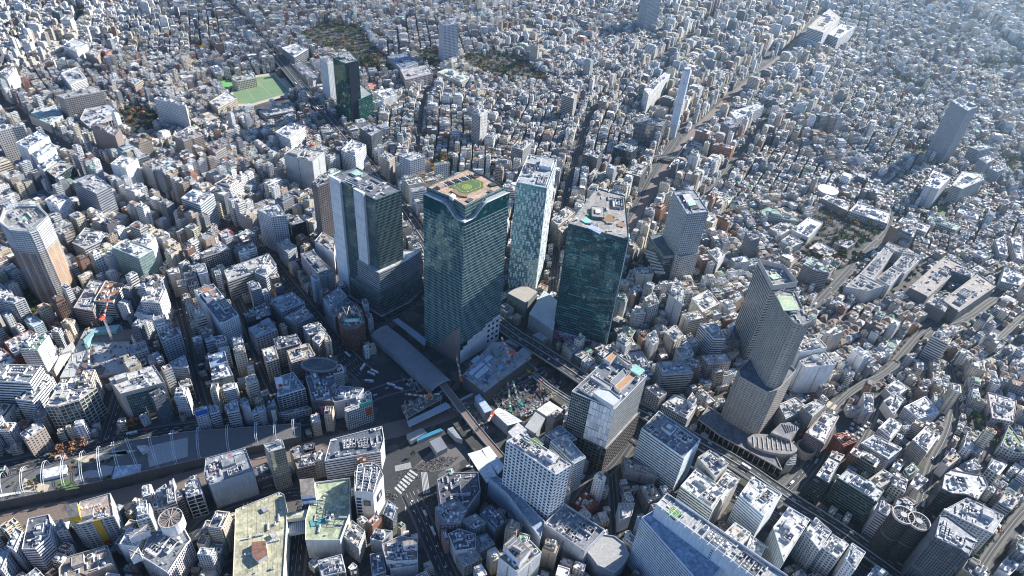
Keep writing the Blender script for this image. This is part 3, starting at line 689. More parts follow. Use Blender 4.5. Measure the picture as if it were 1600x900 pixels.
P = ccw([TW('J', *q, 14.) for q in ((735, 668), (742, 710), (720, 745), (660, 760), (665, 735), (700, 690))]); mb = MB(); mb.prism(P, 0, 14, WALL, (.5, .44, .38), GLASS, (.05, .06, .07)); part(hl, mb, 'wall')
for k in range(5): a = TW('J', 672+k*14, 750-k*17, 14.5); b = TW('J', 735+k*2, 742-k*16, 14.5); mb = MB(); mb.tube((*a, 14.4), (*b, 14.4), .6, WALL, (.6, .56, .5), 4); part(hl, mb, 'roof_rib')
OCC.append(P)

# ---- the prow tower behind it
pr = ccw([TW('I', *q, 125.) for q in ((375, 48), (555, 95), (650, 212), (475, 237))])
B('office_tower', 'grey prow-ended tower with wide ribbon windows right behind the H helipad tower', 'I', '375,48 475,237 650,212 555,95', 122., 'band', (.46, .43, .4), (.25, .25, .25), (.03, .04, .05), 'tower block', fh=4.4, hut=False, par=7, dens=.4)
r_ = bpy.data.objects['office_tower.004'] if 'office_tower.004' in bpy.data.objects else None
bt = [o for o in COL.objects if o.get('label', '').startswith('grey prow')][0]; pad(bt, 'I', '455,135 490,165 548,152 515,122', 123., (.35, .5, .38), letter=False)
mb = MB(); mb.prism(PL('I', '160,490 245,615 310,572', 14.), 0, 14, WALL, (.3, .32, .35), GLASS, (.06, .08, .1)); part(bt, mb, 'sloped_annex')

# ---- white hotel slab by the station and the mall along it
eh, PE, hE = B('hotel_building', 'white hotel slab with rows of small square windows beside the two long platform roofs', 'P', '791,690 868,742 892,727', 98., 'punch', (.66, .7, .73), (.42, .4, .38), (.025, .045, .06), 'hotel', fh=4.6, bay=4.6, dens=1.6)
mb = MB(); a = TW('k', 0, 235, 98); mb.prism(PL('k', '-20,225 15,262 70,215 30,180', 96.), 0, 96, GLASS, (.1, .16, .18), ROOF, (.45, .43, .42)); part(eh, mb, 'glass_wing')
pad(eh, 'k', '62,265 100,305 150,282 110,248', 98.2, (.06, .2, .09), (.6, .2, .15), letter=False)
ml = thing('shopping_mall', 'long blue-grey mall podium running under the white hotel slab', 'mall', (*TW('u', 400, 400, 30), 0))
P = on('u', '195,215 330,330 560,640 590,520 330,250 250,200', 30.); body(P, 0, 30, 'blank', (.42, .48, .54), DK).build('wall', ml, tuple(ml.location))
mb = MB(); mb.flat(P, 30, ROOF, (.25, .32, .4)); mb.ring(P, .4, 29.98, 31.4, WALL, (.45, .5, .55)); part(ml, mb, 'roof'); OCC.append(P)
P = on('u', '330,470 350,440 560,620 545,660', 14.); mb = MB(); mb.prism(P, 0, 14, WALL, (.3, .36, .42), GLASS, (.08, .12, .16)); part(ml, mb, 'arcade_roof'); OCC.append(P)
B('department_store', 'low mall block crowded with white roof plant beside the round vehicle deck', 'k', '150,660 340,790 432,690', 32., 'blank2', (.5, .52, .54), (.2, .21, .23), DK, 'mall', dens=2.6, hut=False, par=3)
dk = thing('vehicle_deck', 'rounded concrete vehicle deck with a turning circle at the end of the mall', 'ramp', (*TW('k', 450, 770, 24), 0))
P = on('k', '350,785 420,705 480,715 520,745 550,800 520,850 480,885 400,850 375,815', 24.); mb = MB(); mb.prism(P, 0, 24, WALL, (.3, .33, .37), CONC, (.3, .3, .3)); part(dk, mb, 'deck'); mb = MB(); mb.ring(P, .4, 24, 25.2, WALL, (.5, .52, .55)); part(dk, mb, 'parapet'); OCC.append(P)
cx, cy_ = TW('k', 450, 780, 24.05); mb = MB()
for k in range(24):
    a0, a1 = 2*pi*k/24, 2*pi*(k+1)/24; mb.poly([(cx+r*cos(a), cy_+r*sin(a), 24.05) for r, a in ((7, a0), (7, a1), (6.6, a1), (6.6, a0))][::-1], WALL, (.5, .5, .5))
part(dk, mb, 'turning_circle')
# big long mall office on the lower edge
B('office_building', 'huge long white office slab on the lower edge with a green helipad', 'k', '675,570 725,518 1290,905 1240,990', 95., 'blank2', (.66, .7, .74), (.34, .34, .34), DK, 'office building', dens=1.6, hut=False, par=2.5)
mw = [o for o in COL.objects if o.get('label', '').startswith('huge long')][0]; pad(mw, 'k', '720,602 760,640 795,605 757,572', 95.2, (.06, .2, .09), (.6, .55, .2), letter=False)
for k in range(14): a = TW('k', 745+k*36, 548+k*25.5, 98); b = TW('k', 700+k*36, 590+k*27, 98); mb = MB(); mb.tube((*a, 97.5), (*b, 97.5), .35, WALL, (.55, .55, .53), 4); part(mw, mb, 'roof_beam')
block(mw, 'k', '608,628 675,590 980,860 900,960', 0, 78, 'band', (.6, .65, .7), (.06, .1, .13), (.28, .36, .46), 'terrace_block', 3.6, par=1.5)

# ---- boxy new tower with the roof garden
fk, PF, _ = B('office_building', 'new block-faced tower with orange-brown roof terraces and a small green helipad', 'q', '200,432 600,600 905,282', 100., 'bandglass', (.55, .56, .56), (.15, .17, .19), (.04, .07, .07), 'tower block', fh=3.9, dens=1.3, hut=False, bay=2.2)
for q_, h_, cc_, n_ in (('505,130 560,160 620,100 730,190 765,175 590,60', 5, (.42, .24, .12), 'roof_terrace'), ('560,340 610,385 720,265 690,215', 3.5, (.2, .21, .23), 'roof_louvres'), ('600,385 650,425 810,285 760,250', 4, (.42, .24, .12), 'roof_terrace'), ('380,300 560,420 580,380 400,270', 3, (.3, .31, .32), 'pipe_rack'), ('400,440 450,480 590,570 660,500 560,420 470,400', 6, (.45, .48, .5), 'penthouse')):
    P = on('q', q_, 100+h_); mb = MB(); mb.prism(P, 100.02, 100+h_, WALL, LG, WALL, cc_); mb.ring(P, .25, 100+h_, 101+h_, WALL, (.6, .6, .6)); part(fk, mb, n_)
pad(fk, 'q', '745,225 835,280 890,232 808,178', 106., (.25, .5, .42), (.4, .7, .6), letter=False)
a, b = TW('q', 200, 432, 100), TW('q', 600, 600, 100)
L_ = hypot(b[0]-a[0], b[1]-a[1]); nx, ny = (b[1]-a[1])/L_, -(b[0]-a[0])/L_
rnd = random.Random(11); mb = MB()
for k in range(7):
    for j in range(6):
        t0 = .46+k*.078; p, q_ = lerp(a, b, t0), lerp(a, b, t0+.074); z = 40+j*10; o_ = rnd.choice((.9, 1.2, 1.5))
        c_ = rnd.choice(((.72, .74, .76), (.62, .65, .68), (.5, .53, .57), (.74, .76, .78)))
        mb.quadwall((p[0]+nx*o_, p[1]+ny*o_), (q_[0]+nx*o_, q_[1]+ny*o_), z+.3, z+9.8, WALL, c_)
part(fk, mb, 'white_cladding')
fk_low = inset(PF, -2.5)
block2(fk, fk_low, 0, 40, 'frame', (.14, .13, .12), (.03, .04, .045), (.4, .4, .4), 'lower_block', 5, 5)
B('office_building', 'pale blue ribbon-windowed office block between the elevated expressway and the boxy new tower', 'v', '615,182 1010,460 1165,282', 62., 'band', (.6, .68, .72), (.2, .21, .24), (.05, .08, .1), 'office building', dens=1.3, par=1.5)

# ---- tower with toothed crown, left
ct = [(2, 351), (16, 361), (47, 364), (58, 360), (77, 342), (59, 324), (29, 323), (9, 331)]
hc = height_from((58, 360), (101, 472))
P = ccw([W(*q, hc) for q in ct]); tw = thing('apartment_tower', 'round-cornered high-rise flats with a spiked crown and orange balconies on its sunny side', 'tower block', (*cen(P), 0))
mb = body(P, 0, hc*.75, 'balc', (.5, .47, .43), (.06, .07, .08), 3.0, 3.4); part(tw, mb, 'wall'); mb = body(P, hc*.75, hc, 'balc', (.64, .65, .65), (.08, .09, .1), 3.0, 3.4); part(tw, mb, 'upper_wall')
roofparts(tw, tuple(tw.location), P, hc, (.3, .29, .27), LG, random.Random(4), True, 2, False, .6)
mb = MB(); Q = inset(P, 1.0)
for k in range(len(P)):
    a, b = P[k], P[(k+1) % len(P)]; n_ = max(2, int(hypot(b[0]-a[0], b[1]-a[1])/2.6))
    for j in range(n_): p = lerp(a, b, j/n_); mb.box(*p, .5, .5, hc, hc+7, 0, WALL, (.5, .52, .53))
mb.ring(inset(P, -.5), .6, hc+4, hc+4.6, WALL, (.6, .61, .62)); part(tw, mb, 'spiked_crown')
for k in range(len(P)):
    a, b = P[k], P[(k+1) % len(P)]; L_ = hypot(b[0]-a[0], b[1]-a[1]); nx, ny = (b[1]-a[1])/L_, -(b[0]-a[0])/L_
    for t in (.25, .7):
        if L_ < 12: continue
        sun_ = nx > .2; cc_ = (.62, .32, .13) if sun_ else (.24, .13, .09)  # sunlight and shade painted in: bright orange sunward, dark brown on the other sides
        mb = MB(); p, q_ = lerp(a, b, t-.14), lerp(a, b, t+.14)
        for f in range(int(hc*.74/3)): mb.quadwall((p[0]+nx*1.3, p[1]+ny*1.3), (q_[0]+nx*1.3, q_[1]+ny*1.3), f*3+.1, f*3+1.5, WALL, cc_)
        part(tw, mb, 'lit_and_shaded_balconies')
OCC.append(P); HAND.append(('the spiked-crown flats', cen(P), hc))
pad(tw, 'K', '140,200 185,205 230,165 180,155', hc+.2, (.3, .55, .42), letter=False)
w_, P, h_ = B('office_tower', 'white hexagonal tower dotted with scattered small black windows', 'K', '320,60 360,88 405,97 492,50 450,25 372,28', (2, 470, 290), 'blank', (.74, .75, .76), (.35, .34, .33), DK, 'tower block', dens=.8, par=2)
rnd = random.Random(21); mb = MB()
for k in range(len(P)):
    a, b = P[k], P[(k+1) % len(P)]; L_ = hypot(b[0]-a[0], b[1]-a[1]); dx, dy = (b[0]-a[0])/L_, (b[1]-a[1])/L_
    for f in range(int(h_/3.8)-1):
        for j in range(int(L_/3.4)):
            if rnd.random() < .45: continue
            u = 1+j*3.4+rnd.uniform(0, 1.2); p = (a[0]+dx*u+dy*.04, a[1]+dy*u-dx*.04); mb.quadwall(p, (p[0]+dx*1.5, p[1]+dy*1.5), 4+f*3.8, 5.6+f*3.8, GLASS, DK)
part(w_, mb, 'scattered_windows')

# ---- cross-road green glass tower
xt, P, _ = B('office_tower', 'dark emerald glass tower beside a slim white block and the elevated expressway', 'b', '360,270 415,300 480,285 440,240', 131., 'glass', (.05, .12, .11), (.3, .3, .28), (.008, .06, .05), 'skyscraper', fh=4., dens=1.5)
block(xt, 'b', '400,440 480,470 545,440 490,395', 0, 55, 'glass', (.06, .16, .15), (.01, .07, .065), (.3, .32, .33), 'annex')
a, b = TW('b', 415, 300, 131), TW('b', 480, 285, 131); panel(xt, lerp(a, b, .25), lerp(a, b, .8), 20, 128, (.015, .02, .04), 'dark_strip', .5)
B('apartment_tower', 'slim white block pressed against the left side of the emerald glass tower', 'b', '298,270 335,300 362,290 335,262', 95., 'grid', (.62, .64, .66), R_G, (.08, .12, .14), 'tower block')
# ---- chimney with incineration plant
ch = thing('chimney', 'tall flattened pale incinerator chimney rising beside the railway', 'chimney', (*W(1047, 222), 0))
mb = MB(); g_ = W(1049, 215); zc = 145.
mb.prism(circ(*g_, 9.5, 10, ang=.5, ry=6.5), 0, zc, WALL, (.62, .66, .7), WALL, (.2, .2, .2)); mb.prism(circ(g_[0], g_[1], 9.2, 8, ang=.9, ry=6.0), zc, zc+4, WALL, (.4, .42, .45)); part(ch, mb, 'shaft')
for k in range(3): mb = MB(); mb.ring(circ(*g_, 10.1, 12, ang=.5, ry=7.1), .5, 30+k*45, 31+k*45, WALL, (.5, .5, .5)); part(ch, mb, 'collar')
OCC.append(circ(*g_, 10, 8)); HAND.append(('the incinerator chimney', g_, 149))
ip, P, _ = B('waste_plant', 'grey incineration plant with a framed grid of big square panels below the tall chimney', 'C', '45,620 195,640 220,600 85,590', 52., 'frame', (.27, .25, .24), (.16, .17, .18), (.2, .21, .22), 'plant', dens=.8, fh=8, bay=8)
B('apartment_block', 'long white slab of flats with a bright blank roof standing left of the chimney', 'C', '95,432 120,462 242,345 215,335', 45., 'grid', (.7, .7, .66), R_W, (.08, .1, .1), 'apartment block')

# ---- twin round dark towers + neighbours lower right
for q_, lab in (((140, 475), 'left one of two joined black round towers with spoked roofs'), ((248, 520), 'right one of two joined black round towers with spoked roofs')):
    c_ = TW('x', *q_, 68.); P = circ(*c_, 9.8, 22); rt = thing('round_tower', lab, 'tower block', (*c_, 0), None)
    mb = body(P, 0, 68, 'band', (.07, .065, .06), (.015, .018, .022), 3.2); part(rt, mb, 'wall'); mb = MB(); mb.flat(P, 67.9, ROOF, (.12, .12, .13)); part(rt, mb, 'roof')
    mb = MB(); mb.ring(circ(*c_, 10.3, 22), .8, 67.5, 70, WALL, (.5, .46, .42)); part(rt, mb, 'rim')
    for k in range(16):
        a = 2*pi*k/16; mb = MB(); mb.tube((c_[0]+3*cos(a), c_[1]+3*sin(a), 69), (c_[0]+9.8*cos(a), c_[1]+9.8*sin(a), 69), .25, WALL, (.5, .47, .43), 4); part(rt, mb, 'spoke')
    mb = MB(); mb.prism(circ(*c_, 3.1, 12), 67.9, 70, WALL, (.4, .38, .36)); part(rt, mb, 'hub'); OCC.append(P)
HAND.append(('the twin black round towers', TW('x', 190, 490, 68), 68))
B('office_building', 'wide office faced in dark green glass bands with white tanks on its roof', 'w', '580,210 855,380 905,300 650,150', 46., 'bandglass', (.22, .27, .26), (.42, .43, .44), (.025, .06, .055), 'office building', fh=4, dens=1.6)
B('office_building', 'dark glass corner block with broad white roof beside the junction by the stone hotel terraces', 'w', '425,195 520,250 600,100 520,60', 46., 'glass', (.12, .13, .14), R_W, (.02, .025, .035), 'office building', dens=1.3)
B('office_building', 'pinkish narrow office with horizontal windows left of the twin black towers', 'w', '865,440 945,490 965,415 885,370', 46., 'band', (.55, .52, .53), R_G, (.05, .05, .07), 'office building')
B('office_building', 'white curved-front office with open black roof frame near the lower edge', 'w', '125,560 200,800 385,505 235,415', 48., 'glass', (.62, .66, .66), R_W, (.25, .32, .33), 'office building', dens=1.2, fh=3.4)
B('office_building', 'square-roofed pale office right of the white curved-front office', 'w', '345,590 450,720 535,590 425,490', 42., 'grid', (.58, .6, .6), R_W, (.1, .13, .14), 'office building')
B('office_building', 'white office with plain bright roof, third along the expressway lower edge', 'w', '470,700 580,780 655,680 545,610', 38., 'grid', (.6, .62, .62), R_W, (.08, .1, .1))
B('office_building', 'white block with small dark window holes and a cluttered roof, fourth along the expressway', 'w', '640,790 700,860 775,735 680,670', 50., 'punch', (.68, .7, .71), R_G, (.06, .08, .1), dens=2)
B('office_building', 'pale corner office on the bottom edge where the expressway leaves the picture', 'w', '790,900 850,960 935,880 850,825', 40., 'grid', (.6, .62, .64), R_G)
B('office_building', 'white louvred office at the left end of the row facing the expressway', 'w', '-110,330 60,480 185,330 -20,205', 50., 'band', (.7, .74, .77), R_W, (.1, .2, .28), dens=2.2)
B('office_building', 'rounded white-roofed office with a long roof plant strip, above the twin black towers', 'x', '412,285 480,320 590,330 665,365 735,265 705,200 480,155 430,190', 42., 'glass', (.25, .24, .23), R_W, (.04, .05, .055), dens=1.8, hut=False)
B('office_tower', 'grey fan-fronted tower with curved glass face on the bottom edge', 'x', '362,625 400,650 545,715 600,760 660,635 450,480 400,475', 88., 'fins', (.2, .21, .22), (.35, .35, .36), (.05, .06, .065), 'tower block', fh=4, dens=2.2, hut=False)
B('office_building', 'white plant-covered block with a dark flat roof strip behind the grey fan-fronted tower', 'x', '420,440 770,605 845,480 590,350', 40., 'grid', (.6, .6, .59), R_G, dens=2.4)
# ============================================================ MORE BUILDINGS (three roof corners, height or base pixel)
OB, AB = 'office_building', 'apartment_block'
B(OB, 'dark blue-grey striped office tower behind the white dotted tower', 'P', '113,285 150,303 173,291 146,273', 62., 'band', (.3, .31, .34), R_G, (.06, .07, .09), 'office building')
B(OB, 'pale green glass office with a white blank block on its right shoulder', 'e', '525,260 650,312 718,272 592,222', (1, 690, 452), 'glass', (.5, .6, .58), R_W, (.26, .38, .36), 'office building', dens=1.4)
B(OB, 'blank white block behind the pale green glass office', 'e', '630,232 690,258 730,215 700,195', 50., 'blank', WH, R_W)
B(OB, 'brown and grey block of offices left of the red tower crane', 'e', '345,545 435,560 500,425 425,412', (0, 360, 622), 'band', (.33, .28, .25), R_G, (.05, .05, .06), dens=1.3)
B(OB, 'office with sunny cream striped side right of the red tower crane', 'e', '440,512 530,518 582,432 495,418', (1, 555, 598), 'band', (.6, .58, .53), R_BR, (.05, .05, .06))
B(OB, 'black and white grid office with a sand and blue roof court', 'e', '660,515 748,522 778,455 690,452', (1, 785, 640), 'grid', (.6, .6, .6), (.5, .47, .42), DK, fh=3.4, bay=3)
B(OB, 'low dark office in front of the black and white grid office', 'e', '635,570 718,585 742,528 658,520', (1, 745, 662), 'blank2', (.4, .5, .6), R_G, DK)
lo, P, _ = B(OB, 'long white office block with an orange-brown square on its roof and striped end wall', 'e', '910,462 1035,622 1118,578 1000,432', (1, 1062, 748), 'grid', (.58, .62, .66), (.12, .14, .17), (.08, .1, .13), dens=1.2, fh=3.4, bay=2.6)
P = PL('e', '930,470 965,505 1010,480', 62); P = [lerp(q, cen(P), 0) for q in P]; hz = HAND[-1][2]
mb = MB(); mb.prism(PL('e', '930,465 968,505 1012,478', hz+.8), hz+.05, hz+.8, WALL, (.3, .2, .15), ROOF, (.38, .18, .1)); part(lo, mb, 'roof_square')
B(OB, 'small square-windowed office on the edge of the building site', 'e', '598,722 612,765 692,740 680,697', (1, 635, 832), 'punch', (.55, .56, .57), R_G)
B(OB, 'dark diamond-latticed office with a curved left corner', 'z', '430,400 455,440 715,355 640,300', (1, 512, 655), 'fins', (.4, .38, .35), R_W, (.03, .035, .045), fh=3.3, bay=3, dens=1.5)
gl, P, _ = B(OB, 'beige-framed office with a wide green glass front facing the boulevard', 'P', '170,592 189,616 258,598 240,571', (1, 203, 660), 'blank', (.45, .4, .35), (.5, .49, .46), DK, dens=1.2)
a, b, c_ = left_edge(P)
for (e0, e1) in ((a, b), (a, c_)):
    pass
k = min(range(4), key=lambda i: hypot(*[(P[i][j]+P[(i+1) % 4][j])/2 for j in (0, 1)])); a, b = P[k], P[(k+1) % 4]
L_ = hypot(b[0]-a[0], b[1]-a[1]); nx, ny = (b[1]-a[1])/L_*.3, -(b[0]-a[0])/L_*.3; mb = MB(); a2, b2 = lerp(a, b, .08), lerp(a, b, .95)
facade(mb, (a2[0]+nx, a2[1]+ny), (b2[0]+nx, b2[1]+ny), 5, HAND[-1][2]-4, 'glass', (.3, .36, .36), (.08, .14, .14)); part(gl, mb, 'glass_front')
B(AB, 'grey balcony-fronted apartment tower at the left edge', 'e', '-30,505 65,522 112,500 10,478', (1, 78, 692), 'balc', (.42, .43, .44), (.6, .57, .52), DK, 'apartment tower')
B(AB, 'red brick stepped flats beside the building site', 'e', '20,705 70,775 190,690 140,648', 24., 'balc', (.3, .12, .08), R_W, DK, 'apartment block')
B(AB, 'second stepped red brick block in front of the first, on the left edge', 'e', '-60,770 0,850 75,790 10,735', 24., 'balc', (.3, .12, .08), R_W, DK, 'apartment block')
B(OB, 'white-banded office with bright roof plant at the left edge', 'm', '-160,330 280,352 392,190 -60,175', 52., 'band', (.72, .72, .7), (.2, .21, .22), (.03, .04, .05), dens=2.2)
B(OB, 'stepped white-banded office wing below the bright plant-roofed office', 'm', '145,505 305,525 460,340 350,300', 38., 'band', (.66, .67, .66), (.15, .16, .18), (.03, .04, .05), dens=.8)
B(OB, 'angular stone and glass store with roof garden on the boulevard corner', 'm', '425,575 545,575 740,515 905,395 720,420 560,360', 44., 'frame', (.45, .42, .38), (.45, .43, .4), (.08, .12, .12), 'store', fh=5, bay=5, dens=1.3)
B(OB, 'small tan punched-window office with blue-grey roof by the boulevard', 'm', '190,830 240,890 425,770 370,700', 28., 'punch', (.42, .35, .3), R_BL, DK)
B(OB, 'white office with sunlit ribbon side, above the long apartment street', 'e', '850,30 937,62 1003,12 905,-12', (1, 950, 205), 'band', (.55, .6, .6), R_W, (.06, .08, .1), dens=1.3)
B(OB, 'dark round-ended office with white floor lines near the spiked flats', 'e', '340,240 395,268 470,232 505,195 400,168', (0, 345, 350), 'band', (.42, .44, .46), R_G, (.03, .04, .05), dens=2)
B(OB, 'low dark-roofed hall at the left above the spiked flats', 'e', '70,60 150,85 250,40 200,-10', 12., 'blank', (.2, .24, .3), (.08, .11, .16), DK, 'hall', dens=.1, hut=False)
B(OB, 'beige slab office with deep eaves right of the dark striped tower', 'e', '478,112 560,152 600,112 520,85', 26., 'band', (.5, .45, .38), R_T)
B(OB, 'pale cylindrical-cornered cream tower with balconies above the latticed office', 'z', '298,150 365,185 418,150 350,118', 36., 'balc', (.45, .44, .36), R_G)
B(OB, 'wide ribbed office with domed tank and louvred front', 'z', '700,665 985,560 1150,500 1080,400 790,500 660,560', 32., 'band', (.45, .44, .42), (.42, .42, .4), (.05, .06, .07), dens=1.2)
B(OB, 'office with green roof patches behind the latticed office', 'z', '680,270 745,300 960,225 885,170', 24., 'grid', (.5, .5, .47), (.3, .42, .38))
B(OB, 'red-fronted little office beside the green-patched roof', 'z', '600,205 640,240 750,200 700,160', 24., 'blank2', (.35, .1, .07), R_W)
B(OB, 'white box office tower with blue-grey side by the wide street', 'f', '5,85 75,118 142,112 105,60', (1, 92, 285), 'grid', (.5, .54, .58), R_W)
B(OB, 'near-black glass office right of the white box office tower', 'f', '145,132 165,160 235,140 205,112', 42., 'glass', (.06, .08, .1), R_D, (.012, .018, .03))
B(OB, 'slim grey office terrace facing the wide street', 'f', '100,238 150,290 190,262 150,222', 30., 'grid', (.42, .45, .5), R_G)
B(OB, 'long dark office with grey end wall below the white annex', 'f', '208,292 302,398 365,378 265,275', (1, 322, 500), 'blank2', (.34, .34, .36), (.13, .15, .17), DK, dens=1.6)
B(OB, 'brown-topped white annex left of the slab-sided glass tower', 'f', '275,232 365,290 372,225 310,190', 45., 'blank', (.58, .6, .62), (.35, .25, .18))
B(OB, 'dark brown slender tower hidden behind the slab-sided glass tower', 'P', '487,287 496,293 519,283 500,274', 118., 'grid', (.16, .14, .14), R_G, DK, 'tower block')
B(OB, 'grey office with white coolers on the corner below the long dark office', 'f', '315,500 350,548 428,490 388,445', (1, 360, 640), 'grid', (.42, .46, .5), R_BL, dens=1.6)
B(OB, 'low blue-grey office behind the brown octagonal block', 'f', '345,552 370,590 460,520 420,495', 26., 'grid', (.38, .42, .47), R_BL)
oc, P, _ = B(OB, 'brown octagonal corner block with a pale blue billboard frame on its roof', 'f', '385,590 405,635 430,650 480,640 510,610 500,555 470,520 400,550', 36., 'band', (.2, .12, .09), (.2, .16, .14), DK, 'office building', fh=3.2)
mb = MB(); a, b = TW('f', 412, 605, 40), TW('f', 487, 600, 40); hz = 36
mb.box((a[0]+b[0])/2, (a[1]+b[1])/2, hypot(b[0]-a[0], b[1]-a[1]), .5, 37.5, 43.5, math.atan2(b[1]-a[1], b[0]-a[0]), WALL, (.08, .45, .5)); mb.box((a[0]+b[0])/2, (a[1]+b[1])/2-.5, hypot(b[0]-a[0], b[1]-a[1])*.8, .5, 38.5, 42.5, math.atan2(b[1]-a[1], b[0]-a[0]), WALL, (.6, .7, .72)); part(oc, mb, 'billboard')
mb = MB()
for k in range(9):
    p = TW('f', 405+k*11, 545+(k % 3)*22, 40); mb.tube((*p, 36), (*p, 44), .2, METAL, n=4)
    q = TW('f', 405+((k+1) % 9)*11, 545+((k+1) % 3)*22, 40); mb.tube((*p, 44), (*q, 44), .2, METAL, n=4)
part(oc, mb, 'billboard_frame')
for lab, q_, h_, sty, cc_, rc in (
 ('grey office with curved white tank at the left of the wide street', '-5,378 45,402 95,352 50,290', 34, 'band', (.45, .46, .48), R_W),
 ('blue-shaded office in the middle of the block facing the wide street', '70,505 120,562 228,520 170,470', 30, 'grid', (.42, .47, .52), R_BL),
 ('black-sided office with cluttered roof next to the blue-shaded office', '130,590 188,622 272,585 225,535', 30, 'grid', (.2, .22, .26), R_G),
 ('grey office with white plant just left of the billboard-lined block', '220,632 250,672 328,648 288,610', 30, 'grid', (.42, .46, .5), R_W),
 ('billboard-lined narrow block with cream front at the station plaza edge', '262,690 290,715 338,668 310,648', 34, 'band', (.5, .47, .42), R_W),
 ('sunlit-roofed cream office below the black-sided office', '30,742 50,800 105,780 88,722', 34, 'grid', (.45, .42, .36), (.6, .58, .52)),
 ('dark ribbed-roof office between the cream offices', '82,690 100,740 215,712 190,668', 30, 'grid', (.3, .31, .33), (.15, .17, .2)),
 ('brown office crowded with bright roof machinery', '145,745 165,800 275,765 245,712', 34, 'balc', (.38, .32, .28), R_T),
 ('dark low block at the left of the brown-roofed street', '-10,545 20,600 72,555 40,520', 22, 'grid', (.14, .16, .2), R_D),
 ('blue-grey terrace left of the oval-roofed store', '0,600 20,650 90,615 70,590', 24, 'grid', (.35, .4, .46), R_BL)):
    B(OB, lab, 'f', q_, float(h_), sty, cc_, rc, DK, dens=1.6)
ov, P, _ = B(OB, 'curved store topped by a big dark oval disc roof', 'n', '465,300 530,500 600,520 745,350 720,240 480,220', 30., 'blank', (.38, .4, .42), (.14, .16, .19), DK, 'store')
E_ = circ(*TW('n', 595, 180, 36), 22, 26, ry=12, ang=.02); mb = MB(); mb.prism(E_, 34, 36, WALL, (.12, .12, .13), ROOF, (.1, .11, .13)); mb.ring(E_, 2.5, 36, 36.8, WALL, (.22, .21, .2)); mb.prism(inset(E_, 4), 30, 34, WALL, (.6, .62, .65)); part(ov, mb, 'oval_disc')
B(OB, 'dark louvre-fronted store with a pink picture panel on its face', 'n', '535,535 545,690 738,682 712,520', 12., 'blank', (.1, .1, .11), (.1, .11, .12)) if 0 else None
lv, P, hz = B(OB, 'dark louvre-fronted store with a square pink picture on its face', 'n', '530,522 720,520 690,380 570,380', (0, 555, 700), 'fins', (.14, .13, .14), (.2, .22, .25), DK, 'store', fh=2)
a, b, c_ = left_edge(P); k = min(range(4), key=lambda i: proj(*[(P[i][j]+P[(i+1) % 4][j])/2 for j in (0, 1)], hz)[1]*-1); a, b = P[k], P[(k+1) % 4]
panel(lv, lerp(a, b, .35), lerp(a, b, .8), hz*.35, hz*.75, (.5, .2, .32), 'picture_panel', .4)
panel(lv, lerp(a, b, .45), lerp(a, b, .7), hz*.42, hz*.68, (.12, .05, .1), 'picture_shape', .45)
wf, P, hz = B(OB, 'white-pilastered store with a small red square sign on its roof tower', 'n', '200,480 460,405 350,255 225,290', (0, 210, 640), 'fins', (.66, .67, .68), (.2, .25, .3), DK, 'store', fh=3.6, bay=4.2)
mb = MB(); P2 = PL('n', '185,360 255,350 240,290', hz+9); mb.prism(P2, hz, hz+9, WALL, (.68, .69, .7)); part(wf, mb, 'sign_tower')
k = max(range(4), key=lambda i: proj(*[(P2[i][j]+P2[(i+1) % 4][j])/2 for j in (0, 1)], hz)[1]); panel(wf, lerp(P2[k], P2[(k+1) % 4], .35), lerp(P2[k], P2[(k+1) % 4], .85), hz+4, hz+8, (.45, .04, .05), 'red_sign')
B(OB, 'white front wing with green roof edge under the pilastered store', 'n', '190,640 270,650 520,590 480,570', 10., 'grid', (.6, .6, .58), (.12, .2, .14), DK, 'store', dens=.3, hut=False)
B(OB, 'white store with grey roof ducts at the station plaza', 'n', '730,535 950,490 1010,405 800,380 700,450', (0, 745, 690), 'blank2', (.58, .6, .62), (.16, .18, .21), DK, 'store', dens=1.8)
bb, P, hz = B(OB, 'white corner block with green and orange advertising boards at the plaza', 'n', '832,590 850,620 1088,535 1075,440 940,475 940,545', (1, 865, 785), 'fins', (.64, .65, .66), (.4, .4, .4), (.03, .07, .07), 'office building')
k = max(range(len(P)), key=lambda i: (proj(*P[i], hz)[1]+proj(*P[(i+1) % len(P)], hz)[1])*.5+.4*hypot(P[i][0]-P[(i+1) % len(P)][0], P[i][1]-P[(i+1) % len(P)][1])); a, b = P[k], P[(k+1) % len(P)]
panel(bb, lerp(a, b, .5), b, hz-1, hz+5, (.06, .35, .27), 'green_advert'); panel(bb, lerp(a, b, .74), lerp(a, b, .98), hz*.4, hz*.85, (.45, .14, .05), 'orange_advert'); 
for k in range(3): panel(bb, lerp(a, b, .75), lerp(a, b, .97), hz*(.45+k*.13), hz*(.49+k*.13), (.05, .03, .03), 'advert_band', .42)
